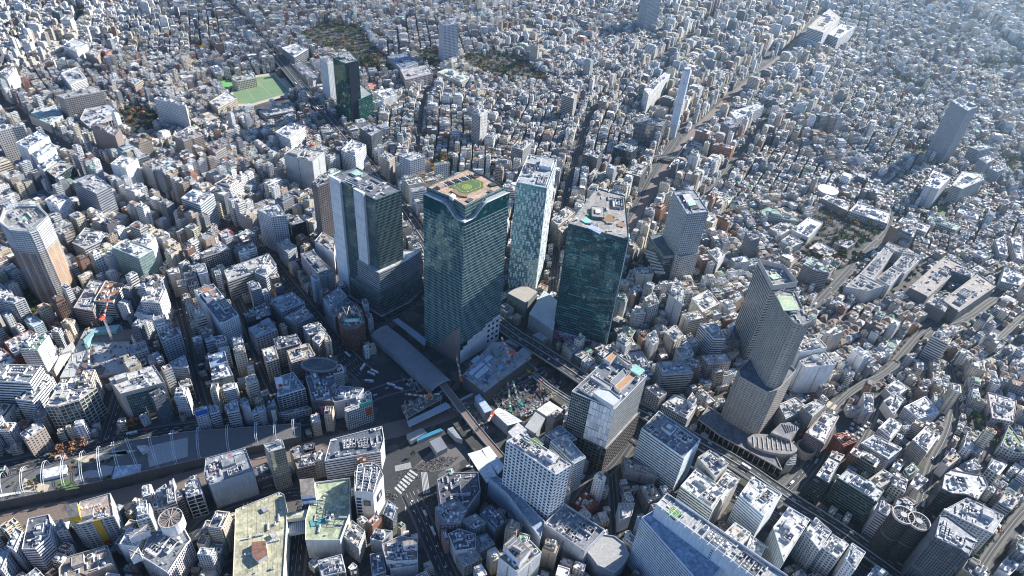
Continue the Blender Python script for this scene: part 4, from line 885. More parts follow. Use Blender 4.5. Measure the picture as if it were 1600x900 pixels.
# small frontage row north of the park
row = (('narrow grid-fronted block under a blue rooftop billboard', '285,735 300,770 385,745 375,700', 28, 'punch'), ('thin grey frontage second along the park row', '385,705 400,755 465,735 450,690', 26, 'band'),
 ('white-striped frontage in the middle of the park row', '505,690 520,745 600,730 585,650', 30, 'band'), ('smooth white frontage right of the white-striped one', '612,690 625,700 680,705 660,660', 30, 'blank'),
 ('ribbed grey frontage fourth along the park row', '690,735 700,760 740,745 730,700', 24, 'band'), ('ribbed frontage beside the tall black sign wall', '735,715 745,740 785,720 770,690', 26, 'balc'),
 ('near-black block carrying a tall white poster', '795,690 800,715 870,700 850,640', 30, 'blank'))
for i_, (lab, q_, h_, sty) in enumerate(row):
    r0, P, hz = B(OB, lab, 'A', q_, float(h_), sty, (.08, .09, .11) if i_ == 6 else (.5, .53, .56), R_BL, DK, dens=1.6)
    k = max(range(4), key=lambda i: proj(*[(P[i][j]+P[(i+1) % 4][j])/2 for j in (0, 1)], hz)[1]); a, b = P[k], P[(k+1) % 4]
    if i_ == 0:
        panel(r0, a, b, hz+1, hz+7, (.02, .1, .4), 'blue_billboard')
        mb = MB(); 
        for t in range(6): p = lerp(a, b, t/5); mb.tube((*p, hz), (*p, hz+12), .2, METAL, n=4); q = lerp(a, b, min(1, (t+1)/5)); mb.tube((*p, hz+12), (*q, hz+12), .2, METAL, n=4); mb.tube((*p, hz+9), (*q, hz+9), .2, METAL, n=4)
        part(r0, mb, 'billboard_frame')
    if i_ == 6: panel(r0, lerp(a, b, .3), lerp(a, b, .75), hz*.3, hz*.9, (.5, .52, .52), 'tall_poster')
B(OB, 'block with a white curving glass roof in the shaded streets', 'A', '400,430 412,515 560,480 515,385', 30., 'glass', (.4, .44, .46), (.6, .61, .62), (.1, .14, .16), dens=.6)
B(OB, 'blue-grey flat roof block behind the white curving glass roof', 'A', '385,345 400,425 515,385 500,310', 36., 'grid', (.4, .46, .52), (.18, .26, .36), DK, dens=.3)
B(OB, 'pale ribbed block on the dark narrow street', 'A', '175,530 190,570 272,550 255,505', 26., 'frame', (.4, .36, .3), R_G)
B(OB, 'rounded stepped block on the left of the dark narrow street', 'A', '110,395 130,430 240,420 215,340', 30., 'balc', (.4, .43, .47), R_BL)
B(OB, 'brown-roofed block at the top of the dark narrow street', 'A', '40,190 60,250 190,190 180,140', 40., 'grid', (.35, .4, .46), (.16, .12, .1))
B(OB, 'cream-roofed sunny office behind the pilastered store', 'A', '760,300 790,390 870,360 835,280', (1, 820, 500), 'blank2', (.42, .4, .36), (.6, .57, .5), DK, dens=1.8)
B(OB, 'black-glazed office with flat dark roof on the street bend', 'A', '625,45 660,105 830,55 800,-10', 34., 'glass', (.06, .07, .08), R_D, DK, dens=1.4)
B(OB, 'blue-shaded square office below the black-glazed office', 'A', '665,150 720,215 870,160 820,80', 30., 'grid', (.28, .32, .38), R_BL, DK, dens=1.4)

# lower left and bottom
ye, P, hz = B(OB, 'store with bright yellow billboards on its roof and front beside the railway', 'r', '500,522 560,540 800,480 775,320 565,380', (1, 665, 705), 'grid', (.45, .45, .44), (.35, .3, .27), (.05, .055, .06), 'store', fh=3.4, bay=5, dens=1.6)
mb = MB(); P2 = PL('r', '458,395 480,490 565,470', hz+3); P2 = on('r', '460,400 485,490 560,475 540,380', hz+9); mb.prism(P2, hz-4, hz+9, WALL, (.6, .38, .04), ROOF, (.12, .12, .12)); part(ye, mb, 'yellow_billboard')
P2 = on('r', '560,540 800,480 790,470 555,528', hz); k = max(range(len(P)), key=lambda i: (proj(*P[i], hz)[1]+proj(*P[(i+1) % len(P)], hz)[1])*.5+.4*hypot(P[i][0]-P[(i+1) % len(P)][0], P[i][1]-P[(i+1) % len(P)][1])); a, b = P[k], P[(k+1) % len(P)]
panel(ye, lerp(a, b, .38), lerp(a, b, .6), 8, hz+1, (.6, .36, .05), 'yellow_banner'); panel(ye, lerp(a, b, .4), lerp(a, b, .58), 4, 9, (.5, .1, .02), 'orange_sign', .6)
for k in range(10):
    mb = MB(); a = TW('r', 575+k*22, 430-k*5, hz+4); b = TW('r', 590+k*22, 460-k*5, hz+4); mb.tube((*a, hz+4), (*b, hz+4), .3, WALL, (.55, .3, .16), 4); mb.tube((*a, hz), (*a, hz+4), .25, WALL, (.55, .3, .16), 4); part(ye, mb, 'orange_roof_frame')
B(OB, 'white-striped angular office on the shopping street at lower left', 'r', '155,715 250,710 345,625 360,540 345,470 200,500', 34., 'band', (.62, .63, .66), (.12, .13, .15), DK, dens=1.8)
B(OB, 'glass-edged narrow office right of the white-striped angular office', 'r', '385,560 400,590 475,580 430,500', 30., 'grid', (.45, .46, .46), R_G)
B(OB, 'narrow white office with dark joints left of the white-striped angular one', 'r', '48,690 100,720 160,590 105,560', 36., 'grid', (.6, .62, .64), R_D)
B(OB, 'grid-faced office cut by the lower left edge', 'r', '-60,800 10,860 60,740 -10,700', 30., 'grid', (.45, .46, .5), R_BL)
B(OB, 'brown-roofed long store at the bottom edge left of the round tank', 'r', '415,850 420,960 800,820 755,685 470,770', 22., 'blank', (.5, .48, .44), (.27, .23, .19), DK, 'store', dens=1.8)
pc, P, _ = B('department_store', 'white store with vertical fins and a big round white tank on its roof', 's', '180,760 370,880 500,680 530,650 480,560 250,590', 32., 'fins', (.66, .64, .64), (.2, .21, .22), (.08, .07, .08), 'store', fh=3.8, dens=1.2, hut=False)
c_ = TW('s', 400, 520, 40); mb = MB(); mb.prism(circ(*c_, 10.5, 24), 32, 46, WALL, (.72, .72, .73), ROOF, (.15, .14, .13)); mb.ring(circ(*c_, 10.6, 24), .6, 46, 47, WALL, (.5, .45, .42)); part(pc, mb, 'round_tank')
for k in range(7): a_ = k*pi/7; mb = MB(); mb.tube((c_[0]-10*cos(a_), c_[1]-10*sin(a_), 46.6+k*.05), (c_[0]+10*cos(a_), c_[1]+10*sin(a_), 46.6+k*.05), .25, WALL, (.4, .32, .27), 4); part(pc, mb, 'tank_truss')
for q_ in ('90,600 100,640 240,580 225,540', '95,715 110,780 180,750 165,700'):
    P2 = on('s', q_, 41.); mb = MB(); mb.prism(P2, 32, 41, WALL, (.66, .66, .67), ROOF, (.2, .18, .17)); 
    for k in range(4): mb.tube((*lerp(P2[0], P2[1], k/3), 41.3), (*lerp(P2[3], P2[2], 1-k/3), 41.3), .25, METAL, n=4)
    part(pc, mb, 'roof_screen')
for lab, q_, h_, sty, cc_, rc in (
 ('blue-roofed store with red items in its windows beside the railway', '258,415 270,440 375,415 355,255 290,300', 26, 'grid', (.5, .47, .45), R_BL),
 ('slim block with twin caged roof towers', '360,285 370,390 425,370 410,215', 36, 'band', (.42, .41, .4), R_G),
 ('thin dark louvred block right of the caged towers', '425,310 440,370 480,350 465,285', 32, 'band', (.2, .18, .18), R_G),
 ('white-gridded office with square roof cage', '490,255 500,350 610,320 575,190', 34, 'frame', (.5, .5, .51), R_G)):
    B(OB, lab, 's', q_, float(h_), sty, cc_, rc, DK, dens=2)
lb_, P, _ = B('department_store', 'large grey-clad store under refit with a red crane on its roof', 'i', '957,430 985,475 1190,410 1150,300 965,350', (1, 1000, 590), 'blank', (.32, .36, .4), (.25, .27, .29), DK, 'store', dens=2.2)
tz, P, hz = B(OB, 'narrow glassy tower with open roof grid beside the dark sign-fronted store', 'j', '36,285 60,322 135,300 125,268', (1, 97, 500), 'glass', (.5, .52, .5), R_G, (.22, .22, .17), 'office building', fh=3.6)
za, P, hz = B(OB, 'low dark store with its name in pale letters on the front', 'j', '-15,395 0,440 80,415 50,368', 22., 'blank', (.07, .075, .09), (.1, .11, .13), DK, 'store')
k = max(range(4), key=lambda i: proj(*[(P[i][j]+P[(i+1) % 4][j])/2 for j in (0, 1)], hz)[1]); text(za, 'ZARA', P[k], P[(k+1) % 4], hz-2, hz-7, .2, col=(.35, .37, .4)); text(za, 'ZARA', P[k], P[(k+1) % 4], 5, 2, .2, col=(.4, .4, .4))
B(OB, 'brown block carrying a tilted white billboard by the railway', 'j', '175,345 195,400 275,380 260,320', 30., 'band', (.2, .16, .13), (.35, .32, .28), DK, dens=2.4)
B(OB, 'beige-framed narrow shop right of the brown block', 'j', '262,350 275,368 325,352 312,300', 28., 'grid', (.34, .31, .27), R_G, (.12, .14, .14), dens=1.5)
mg, P, hz = B('department_store', 'white-striped department store with pipe-covered roof between railway and crossing', 'j', '322,362 583,318 600,260 590,200 350,262', (0, 345, 445), 'band', (.66, .67, .69), (.1, .12, .15), (.03, .04, .05), 'store', fh=3.6, dens=2.6, hut=False)
qf, P, hz = B(OB, 'white tower with a domed roof truss and framed pictures, beside the scramble crossing', 'j', '460,505 548,512 597,430 575,385 540,368 490,375 462,415', (1, 556, 640), 'blank', (.66, .66, .64), (.12, .12, .13), DK, 'office building', dens=2.2, hut=False, par=1)
mb = MB()
for k in range(9):
    t = k/8; a = TW('j', 465+10*t, 500-120*t, hz+8); b = TW('j', 550+35*t, 505-95*t, hz+8); mb.tube((*a, hz+7), (*b, hz+7), .3, METAL, n=4); mb.tube((*a, hz), (*a, hz+7), .3, METAL, n=4); mb.tube((*b, hz), (*b, hz+7), .3, METAL, n=4)
for s_ in (0, .33, .66, 1): a = TW('j', 465+85*s_, 500, hz+8); b = TW('j', 475+105*s_, 380+22*s_, hz+8); mb.tube((*a, hz+7), (*b, hz+7), .3, METAL, n=4)
part(qf, mb, 'roof_truss')
P2 = ccw(P); ks = sorted(range(len(P)), key=lambda i: -(proj(*[(P[i][j]+P[(i+1) % len(P)][j])/2 for j in (0, 1)], hz)[1])); k = ks[0]; a, b = P[k], P[(k+1) % len(P)]
panel(qf, lerp(a, b, .45), lerp(a, b, .82), hz*.55, hz*.72, (.08, .09, .11), 'screen'); panel(qf, lerp(a, b, .52), lerp(a, b, .76), hz*.58, hz*.69, (.35, .22, .08), 'screen_picture', .45)
for j in range(6): panel(qf, lerp(a, b, .08), lerp(a, b, .33), 8+j*5.2, 10.5+j*5.2, (.03, .035, .05), 'window', .2, mat=GLASS)
k = (k+1) % len(P) if proj(*P[(k+1) % len(P)], hz)[0] > proj(*P[k], hz)[0] else (k-1) % len(P); a, b = P[k], P[(k+1) % len(P)]
panel(qf, lerp(a, b, .3), lerp(a, b, .7), hz*.5, hz*.72, (.06, .07, .09), 'framed_picture'); panel(qf, lerp(a, b, .42), lerp(a, b, .58), hz*.55, hz*.67, (.5, .5, .5), 'picture_shape', .45)
sa, P, _ = B('department_store', 'left of two stores with wide weathered yellow-green roofs, nearest the bottom edge', 'j', '-95,590 110,508 132,520 145,640 125,960 -110,960', 30., 'blank2', (.55, .54, .47), (.42, .4, .27), DK, 'store', hut=False, dens=.1)
for q_, h_, rc_ in (('-20,800 10,830 55,800 45,735 -20,740', 35, (.2, .1, .07)), ('60,700 75,720 100,705 90,690', 33, R_W), ('20,580 35,600 60,590 50,570', 32, R_G)):
    P2 = on('j', q_, h_); mb = MB(); mb.prism(P2, 30, h_, WALL, (.6, .6, .58), ROOF, rc_); part(sa, mb, 'roof_hut')
for k in range(9):
    a, b = TW('j', -60+k*20, 560-k*5, 30.1), TW('j', -60+k*24, 950, 30.1); mb = MB(); mb.tube((*a, 30.05), (*b, 30.05), .12, WALL, (.3, .29, .2), 4); part(sa, mb, 'roof_seam')
sb, P, _ = B('department_store', 'right of two stores with weathered yellow-green roofs, joined by a footbridge', 'j', '232,735 395,735 440,610 440,445 280,465 232,640', 30., 'blank', (.6, .6, .57), (.34, .38, .25), DK, 'store', hut=False, dens=.3, par=2)
mb = MB(); mb.prism(PL('j', '210,525 278,518 270,440', 44.), 30, 44, WALL, (.6, .61, .62), ROOF, (.2, .18, .16)); part(sb, mb, 'sign_tower')
P2 = PL('j', '210,525 278,518 270,440', 44.); k = max(range(4), key=lambda i: proj(*[(P2[i][j]+P2[(i+1) % 4][j])/2 for j in (0, 1)], 40)[1]); panel(sb, P2[k], P2[(k+1) % 4], 36, 38.5, (.03, .12, .4), 'blue_sign')
mb = MB(); mb.prism(on('j', '250,640 258,668 320,658 322,625', 30.6), 30.05, 30.6, WALL, (.1, .3, .28)); part(sb, mb, 'roof_pool')
mb = MB(); mb.prism(on('j', '100,640 100,612 232,588 300,580 300,610 232,622', 29.5), 24, 29.4, WALL, (.5, .52, .46), ROOF, (.42, .42, .3), bottom=True)
fb = thing('footbridge', 'enclosed footbridge linking the two yellow-green roofed stores', 'footbridge', (*TW('j', 180, 620, 29), 24)); part(fb, mb, 'walkway')
mb = MB(); mb.prism(on('j', '145,660 150,705 228,690 228,632', 22.), 18, 22, WALL, (.35, .4, .44), WALL, (.3, .34, .38), bottom=True)
fb2 = thing('footbridge', 'lower ribbed footbridge between the two yellow-green roofed stores', 'footbridge', (*TW('j', 190, 670, 22), 18)); part(fb2, mb, 'walkway')
for k in range(9): mb = MB(); a = TW('j', 148+k*9.5, 660-k*3, 22.3); b = TW('j', 152+k*9, 700-k*1.5, 22.3); mb.tube((*a, 22.2), (*b, 22.2), .3, METAL, n=4); part(fb2, mb, 'rib')
for lab, q_, h_, sty, cc_, rc in (
 ('slanting striped block below the domed truss tower', '410,715 480,770 510,690 450,640', 26, 'band', (.48, .47, .43), R_T),
 ('small angular block left of the roundel-signed building', '535,725 590,740 640,690 560,680', 22, 'blank', (.5, .51, .52), R_D),
 ('low plaza-corner block with curved glass front', '595,610 640,640 660,580 620,545', 18, 'glass', (.35, .4, .44), R_BL),
 ('black-roofed glassy block with curved comb of white fins on the crossing', '850,450 870,590 960,620 1050,500 1040,415 900,420', 24, 'fins', (.42, .44, .46), (.1, .1, .12)),
 ('pink-brown hatched block with grey pipes on its roof', '840,580 860,660 958,655 990,590 940,530', 26, 'grid', (.3, .25, .25), R_G),
 ('plain white box with dark recessed roof on the sloping street', '900,705 935,785 1030,770 1030,705 950,680', 22, 'blank', (.62, .64, .66), (.12, .14, .17)),
 ('small sign-covered corner shop at the foot of the sloping street', '868,685 885,745 905,740 893,680', 20, 'blank', (.4, .25, .2), R_D),
 ('black-louvred block with steel roof in the lane behind the white hotel', '1050,610 1120,680 1180,640 1100,570', 24, 'blank', (.2, .24, .3), (.1, .13, .17)),
 ('grey stepped block below the black-louvred one', '960,640 1020,680 1080,650 1030,610', 22, 'grid', (.42, .44, .47), R_G),
 ('beige low block at the bottom of the lane', '940,810 975,860 1060,820 1030,770', 16, 'grid', (.42, .41, .38), R_G),
 ('terrace-roofed block in the lane next to the beige low one', '1000,730 1050,790 1120,750 1080,700', 16, 'band', (.4, .42, .46), R_BL),
 ('white box with ducts at the bottom edge beside the sloping street', '620,830 630,870 760,850 745,800', 22, 'blank', (.55, .56, .57), R_G),
 ('round-fronted shop on the bottom edge of the narrow lane', '535,800 545,900 610,880 590,790', 20, 'band', (.45, .46, .48), R_D),
 ('square-framed white office on the bottom edge below the striped block', '290,830 310,905 420,880 400,800', 26, 'frame', (.5, .5, .5), R_G)):
    B(OB, lab, 'j', q_, float(h_), sty, cc_, rc, DK, dens=2)
uc, P, hz = B(OB, 'white building with a blue roundel sign on its roof tower near the sloping street', 't', '210,680 240,790 300,800 460,790 460,640 340,620', 28., 'blank', (.62, .62, .62), (.25, .22, .2), DK, dens=2.8, hut=False)
P2 = on('t', '365,690 460,672 450,640 355,655', 40.); mb = MB(); mb.prism(P2, 28, 40, WALL, (.66, .66, .67), ROOF, (.25, .22, .2)); part(uc, mb, 'sign_tower')
k = max(range(4), key=lambda i: proj(*[(P2[i][j]+P2[(i+1) % 4][j])/2 for j in (0, 1)], 40)[1]); a, b = P2[k], P2[(k+1) % 4]; L_ = hypot(b[0]-a[0], b[1]-a[1]); dx, dy = (b[0]-a[0])/L_, (b[1]-a[1])/L_
mb = MB(); m_ = lerp(a, b, .5); mb.poly([(m_[0]+dx*4.2*cos(t)+dy*.3, m_[1]+dy*4.2*cos(t)-dx*.3, 35.5+2.6*sin(t)) for t in [2*pi*k/20 for k in range(20)]], WALL, (.05, .06, .25)); part(uc, mb, 'roundel'); text(uc, 'UC', lerp(a, b, .25), lerp(a, b, .75), 37.4, 33.6, .5, col=(.8, .8, .8))
panel(uc, lerp(a, b, .2), lerp(a, b, .75), 30, 31, (.5, .1, .05), 'red_stripe')
wb, P, hz = B(OB, 'square white tower with L-shaped roof terrace on the bottom edge by the mall', 'u', '265,770 400,880 568,735 485,650', 44., 'blank2', (.68, .69, .7), (.28, .25, .22), DK, dens=1.2, hut=False)
mb = MB(); mb.prism(on('u', '300,680 415,805 490,715 375,608', 54.), 44, 54, WALL, (.68, .69, .71), ROOF, (.15, .15, .16)); part(wb, mb, 'raised_block')
mb = MB(); c_ = TW('u', 395, 710, 57); mb.tube((c_[0]-4, c_[1]+2, 56.5), (c_[0]+4, c_[1]-2, 56.5), 2.2, WALL, (.3, .27, .25), 10)
for k in range(5): mb.tube((*TW('u', 310+k*20, 680+k*20, 55), 54.6), (*TW('u', 375+k*20, 625+k*20, 55), 54.6), .3, METAL, n=4)
part(wb, mb, 'roof_drum')

# right part and middle right (tile k, g, h, l)
for t_, lab, q_, h_, sty, cc_, rc in (
 ('k', 'white-sided office with long windows behind the white hotel slab', '180,270 290,375 345,345 250,240', 50, 'band', (.58, .6, .6), R_BL),
 ('k', 'grey glass-topped office beside the hotel slab roof', '155,240 230,290 305,260 225,195', 46, 'glass', (.4, .44, .48), (.2, .25, .32)),
 ('k', 'red-brown tin-roofed block in the narrow lanes right of the hotel slab', '290,560 350,600 410,560 340,505', 14, 'grid', (.2, .07, .05), (.22, .07, .05)),
 ('k', 'triangular plant-roofed block in the shaded lanes', '500,560 505,640 560,620 575,560', 22, 'blank', (.5, .53, .56), R_G),
 ('k', 'low beige block under the pale blue office', '600,480 640,560 700,530 660,470', 18, 'band', (.34, .3, .26), R_T),
 ('k', 'long low grey block at the foot of the pale blue office', '520,340 530,400 680,440 690,420', 16, 'blank2', (.3, .32, .33), R_G),
 ('k', 'glass-fronted pale office with white plant, right of the pale blue office', '790,480 940,590 1000,500 865,395', 46, 'band', (.5, .54, .5), R_W),
 ('k', 'sunlit concrete-sided office joined behind the glass-fronted pale one', '870,345 955,440 1015,375 925,310', 50, 'blank2', (.55, .52, .47), R_G),
 ('k', 'tan-sided office with broad pale roof left of the white louvred office', '955,470 985,560 1070,445 1010,400', 44, 'blank2', (.5, .47, .42), R_W),
 ('k', 'stepped white terrace block behind the huge long office slab', '985,710 1060,760 1120,700 1045,650', 40, 'band', (.66, .66, .65), R_T),
 ('k', 'white terraced block right of the stepped white terrace', '1090,790 1150,840 1190,760 1120,710', 32, 'band', (.62, .63, .63), R_W),
 ('k', 'white-pillared low office under the expressway, left of the hotel terraces', '705,100 820,165 865,100 760,50', 24, 'fins', (.6, .6, .58), R_W),
 ('k', 'small white tower-like office beside the white-pillared one', '820,75 845,100 865,80 845,40', 32, 'blank', (.66, .66, .66), R_W),
 ('k', 'pink-beige office with sunny white blank wall above the expressway', '630,20 690,70 725,45 670,0', 34, 'grid', (.45, .38, .36), R_G),
 ('g', 'blue-grey roofed office with white ducts right of the boxy new tower', '680,800 705,860 850,850 810,790', 40, 'band', (.42, .4, .38), R_BL),
 ('g', 'dark pink brick block beside the blue-grey roofed office', '812,785 830,830 890,815 870,780', 38, 'band', (.28, .19, .18), R_D),
 ('g', 'pink flats with white roof huts', '890,770 920,810 1025,800 1000,760', 30, 'grid', (.52, .44, .42), R_W),
 ('g', 'slender white flats with square roof hut near the teal tower', '620,500 640,540 690,520 665,470', 42, 'grid', (.55, .54, .52), R_T),
 ('g', 'blank white tall wall block in front of the grey grid-faced tower', '735,480 765,400 815,460 800,530', 48, 'blank2', (.5, .52, .54), R_G),
 ('g', 'cream stepped flats with many white terraces', '845,500 890,560 970,520 920,460', 28, 'balc', (.66, .62, .54), R_W),
 ('g', 'white office with blue-grey sunken roof near the prow tower', '880,620 945,690 1000,690 960,620', 40, 'band', (.62, .65, .67), R_BL),
 ('g', 'curved green-roofed block below the teal tower', '510,640 560,680 580,650 540,625', 16, 'grid', (.4, .4, .36), R_GR),
 ('g', 'narrow block with an orange-brown roof below the teal tower', '595,660 612,700 640,690 625,650', 24, 'blank', (.4, .24, .17), (.3, .14, .08)),
 ('g', 'white bullet-shaped flats right of the orange-roofed narrow block', '632,670 660,720 690,700 670,650', 34, 'blank2', (.6, .58, .56), R_W),
 ('g', 'mid-grey flats with bright plant left of the pink flats', '770,740 800,790 850,760 820,700', 30, 'balc', (.5, .48, .46), R_W),
 ('g', 'cream flats with deep balconies in the middle lanes', '720,660 760,700 800,670 765,625', 30, 'balc', (.55, .5, .44), R_G),
 ('g', 'dark narrow tower with roof net right of the grey grid-faced tower', '1095,190 1120,230 1165,215 1140,180', 38, 'grid', (.2, .2, .22), R_G),
 ('g', 'tan brick house-like block right of the rooftop sports court', '1015,490 1045,520 1085,490 1060,465', 26, 'grid', (.35, .26, .18), R_BL),
 ('g', 'white flats over the sunny yard beside the prow tower', '920,280 965,330 1000,290 960,260', 26, 'band', (.58, .58, .56), R_W),
 ('g', 'long beige office in the gap between chequered and teal towers', '185,130 215,160 295,95 255,70', 40, 'fins', (.5, .45, .4), R_T),
 ('g', 'beige tall slab continuing the long beige office', '200,160 235,190 300,130 270,100', 34, 'fins', (.52, .47, .41), R_T),
 ('l', 'red-brown stepped brick flats beside the parking lot', '310,240 350,290 415,265 375,225', 26, 'balc', (.28, .09, .06), (.3, .12, .08)),
 ('l', 'big stepped grey flats with many planted decks', '440,280 560,350 625,300 500,240', 28, 'balc', (.5, .5, .5), R_W),
 ('l', 'white flats with blue-grey terraces above the stepped grey flats', '520,210 570,250 625,190 575,160', 24, 'balc', (.62, .62, .62), R_W),
 ('l', 'white slab with brown sloping tiled front', '680,265 740,320 800,240 745,200', 26, 'balc', (.55, .5, .46), R_W),
 ('l', 'white striped low flats with many small stairs', '640,110 700,160 800,130 740,60', 18, 'balc', (.66, .67, .69), R_W),
 ('l', 'large flat grey-roofed school-like block at the right edge', '1030,40 1050,160 1150,180 1165,80', 14, 'grid', (.55, .5, .5), (.42, .39, .37)),
 ('l', 'white roofed hall beside a tall white block in the parking lot', '365,95 380,130 440,140 440,110', 10, 'blank', (.5, .48, .44), R_W),
 ('l', 'plain pale tower block in the parking lot', '447,42 450,130 490,135 495,45', 22, 'blank2', (.5, .48, .46), R_G),
 ('l', 'white-roofed factory-like hall in the upper middle', '545,20 590,70 660,20 600,-20', 12, 'blank', (.55, .55, .55), R_W),
 ('l', 'long white-roofed hall below the factory-like hall', '540,80 590,150 640,70 600,40', 14, 'blank', (.5, .5, .5), R_W),
 ('l', 'wide flats with curved corners beside the stone drum', '50,100 80,160 185,110 130,65', 24, 'balc', (.5, .47, .44), R_G),
 ('l', 'tall slim grey flats by the sandy yard', '160,110 205,150 265,100 230,75', 32, 'balc', (.4, .38, .36), R_G),
 ('l', 'brown-stepped flats with red bricks and white roof clutter', '180,230 260,280 330,150 270,130', 24, 'balc', (.33, .27, .25), R_W),
 ('l', 'white box with orange roof panels near the curved office', '810,365 845,390 900,345 865,305', 20, 'blank', (.6, .58, .58), (.4, .27, .15)),
 ('l', 'white bright-roofed small office on the hill right', '1030,395 1080,430 1120,380 1060,360', 16, 'grid', (.66, .66, .66), (.75, .75, .75)),
 ('l', 'hall with two bright white skylight strips', '900,380 930,410 1000,400 970,345', 12, 'blank', (.3, .33, .36), R_W),
 ('l', 'garden-roofed block at the far right edge', '1090,290 1150,320 1230,330 1130,195', 16, 'grid', (.55, .54, .52), (.12, .2, .08)),
 ('l', 'grey flat-roofed office beyond the rounded white-roofed office', '1080,555 1140,590 1180,540 1110,510', 30, 'band', (.3, .32, .36), R_T),
 ('l', 'white round-cornered block in the bend of the street', '665,470 700,500 750,450 700,420', 22, 'blank2', (.58, .56, .53), R_W),
 ('l', 'green-roofed small block beside the bend of the street', '640,400 660,430 700,400 680,370', 20, 'band', (.4, .42, .38), R_GR),
 ('l', 'white row of flats on the street left of the bend', '470,450 520,490 600,440 540,400', 20, 'grid', (.56, .55, .52), R_T),
 ('l', 'pale flats with roof court beside the row of flats', '580,470 640,510 655,450 590,420', 20, 'grid', (.58, .57, .55), R_W),
 ('l', 'rounded cream flats joined to the dark glass corner block', '285,350 330,365 358,335 300,315', 24, 'band', (.55, .5, .46), R_T),
 ('l', 'brown-topped white house-like office above the twin towers', '600,545 640,590 700,560 650,530', 16, 'grid', (.5, .42, .36), R_W),
 ('l', 'white low office beside the bottom street at far right', '1080,870 1130,900 1180,850 1120,810', 12, 'blank', (.6, .62, .64), R_W)):
    B(OB if 'office' in lab or 'hall' in lab else AB, lab, t_, q_, float(h_), sty, cc_, rc, DK, dens=1.7, cat='building' if 'flats' not in lab else 'apartment block')
B(OB, 'white stepped media-like block behind the H helipad tower, lower part', 'I', '670,740 715,785 925,765 850,670 760,700', 48., 'blank2', (.72, .73, .74), (.3, .28, .26), DK, 'office building', hut=True)
B(OB, 'white upper block with brown terrace directly behind the H helipad tower', 'I', '640,640 680,680 865,645 810,580 700,590', 55., 'blank2', (.7, .71, .72), (.35, .3, .26), DK, 'office building')
B(OB, 'grey zigzag-fronted flats with green roofs above the prow tower', 'I', '700,60 790,105 880,120 850,70 760,5', 34., 'balc', (.36, .34, .33), (.3, .42, .34), DK, 'apartment block')
B(AB, 'plain beige tower flats below the small street right of the helipad tower', 'I', '850,540 910,560 990,530 930,490', 34., 'blank2', (.42, .38, .34), R_W, DK, 'apartment block')
# campus with courtyard and terraced condominium
for lab, q_, h_ in (('left long wing of the dark-roofed campus', '430,385 480,425 590,280 545,260', 22), ('front wing of the dark-roofed campus', '362,445 470,465 545,440 430,385', 24), ('inner right wing of the dark-roofed campus', '510,405 570,440 628,375 580,350', 24), ('far wing of the dark-roofed campus', '585,345 640,370 690,315 630,295', 22), ('back wing of the dark-roofed campus', '550,250 600,280 718,300 690,290 565,235', 22), ('right outer wing of the dark-roofed campus', '628,375 640,385 718,310 690,300', 22)):
    B(OB, lab, 'h', q_, float(h_), 'punch', (.58, .57, .55), (.24, .23, .23), DK, 'office building', dens=.7, hut=False, group='wings of the dark-roofed campus')
for lab, q_, h_ in (('left row of the brown-terraced condominium', '665,450 745,490 910,345 830,305', 20), ('front corner of the brown-terraced condominium', '745,520 825,560 860,510 780,480', 20), ('right row of the brown-terraced condominium', '820,510 890,560 1065,440 985,385', 22), ('glass link block at the back of the brown-terraced condominium', '862,370 950,400 965,380 880,345', 24)):
    B(AB, lab, 'h', q_, float(h_), 'balc', (.3, .29, .28), (.3, .26, .23), DK, 'apartment block', dens=2.4, hut=False, group='rows of the brown-terraced condominium')
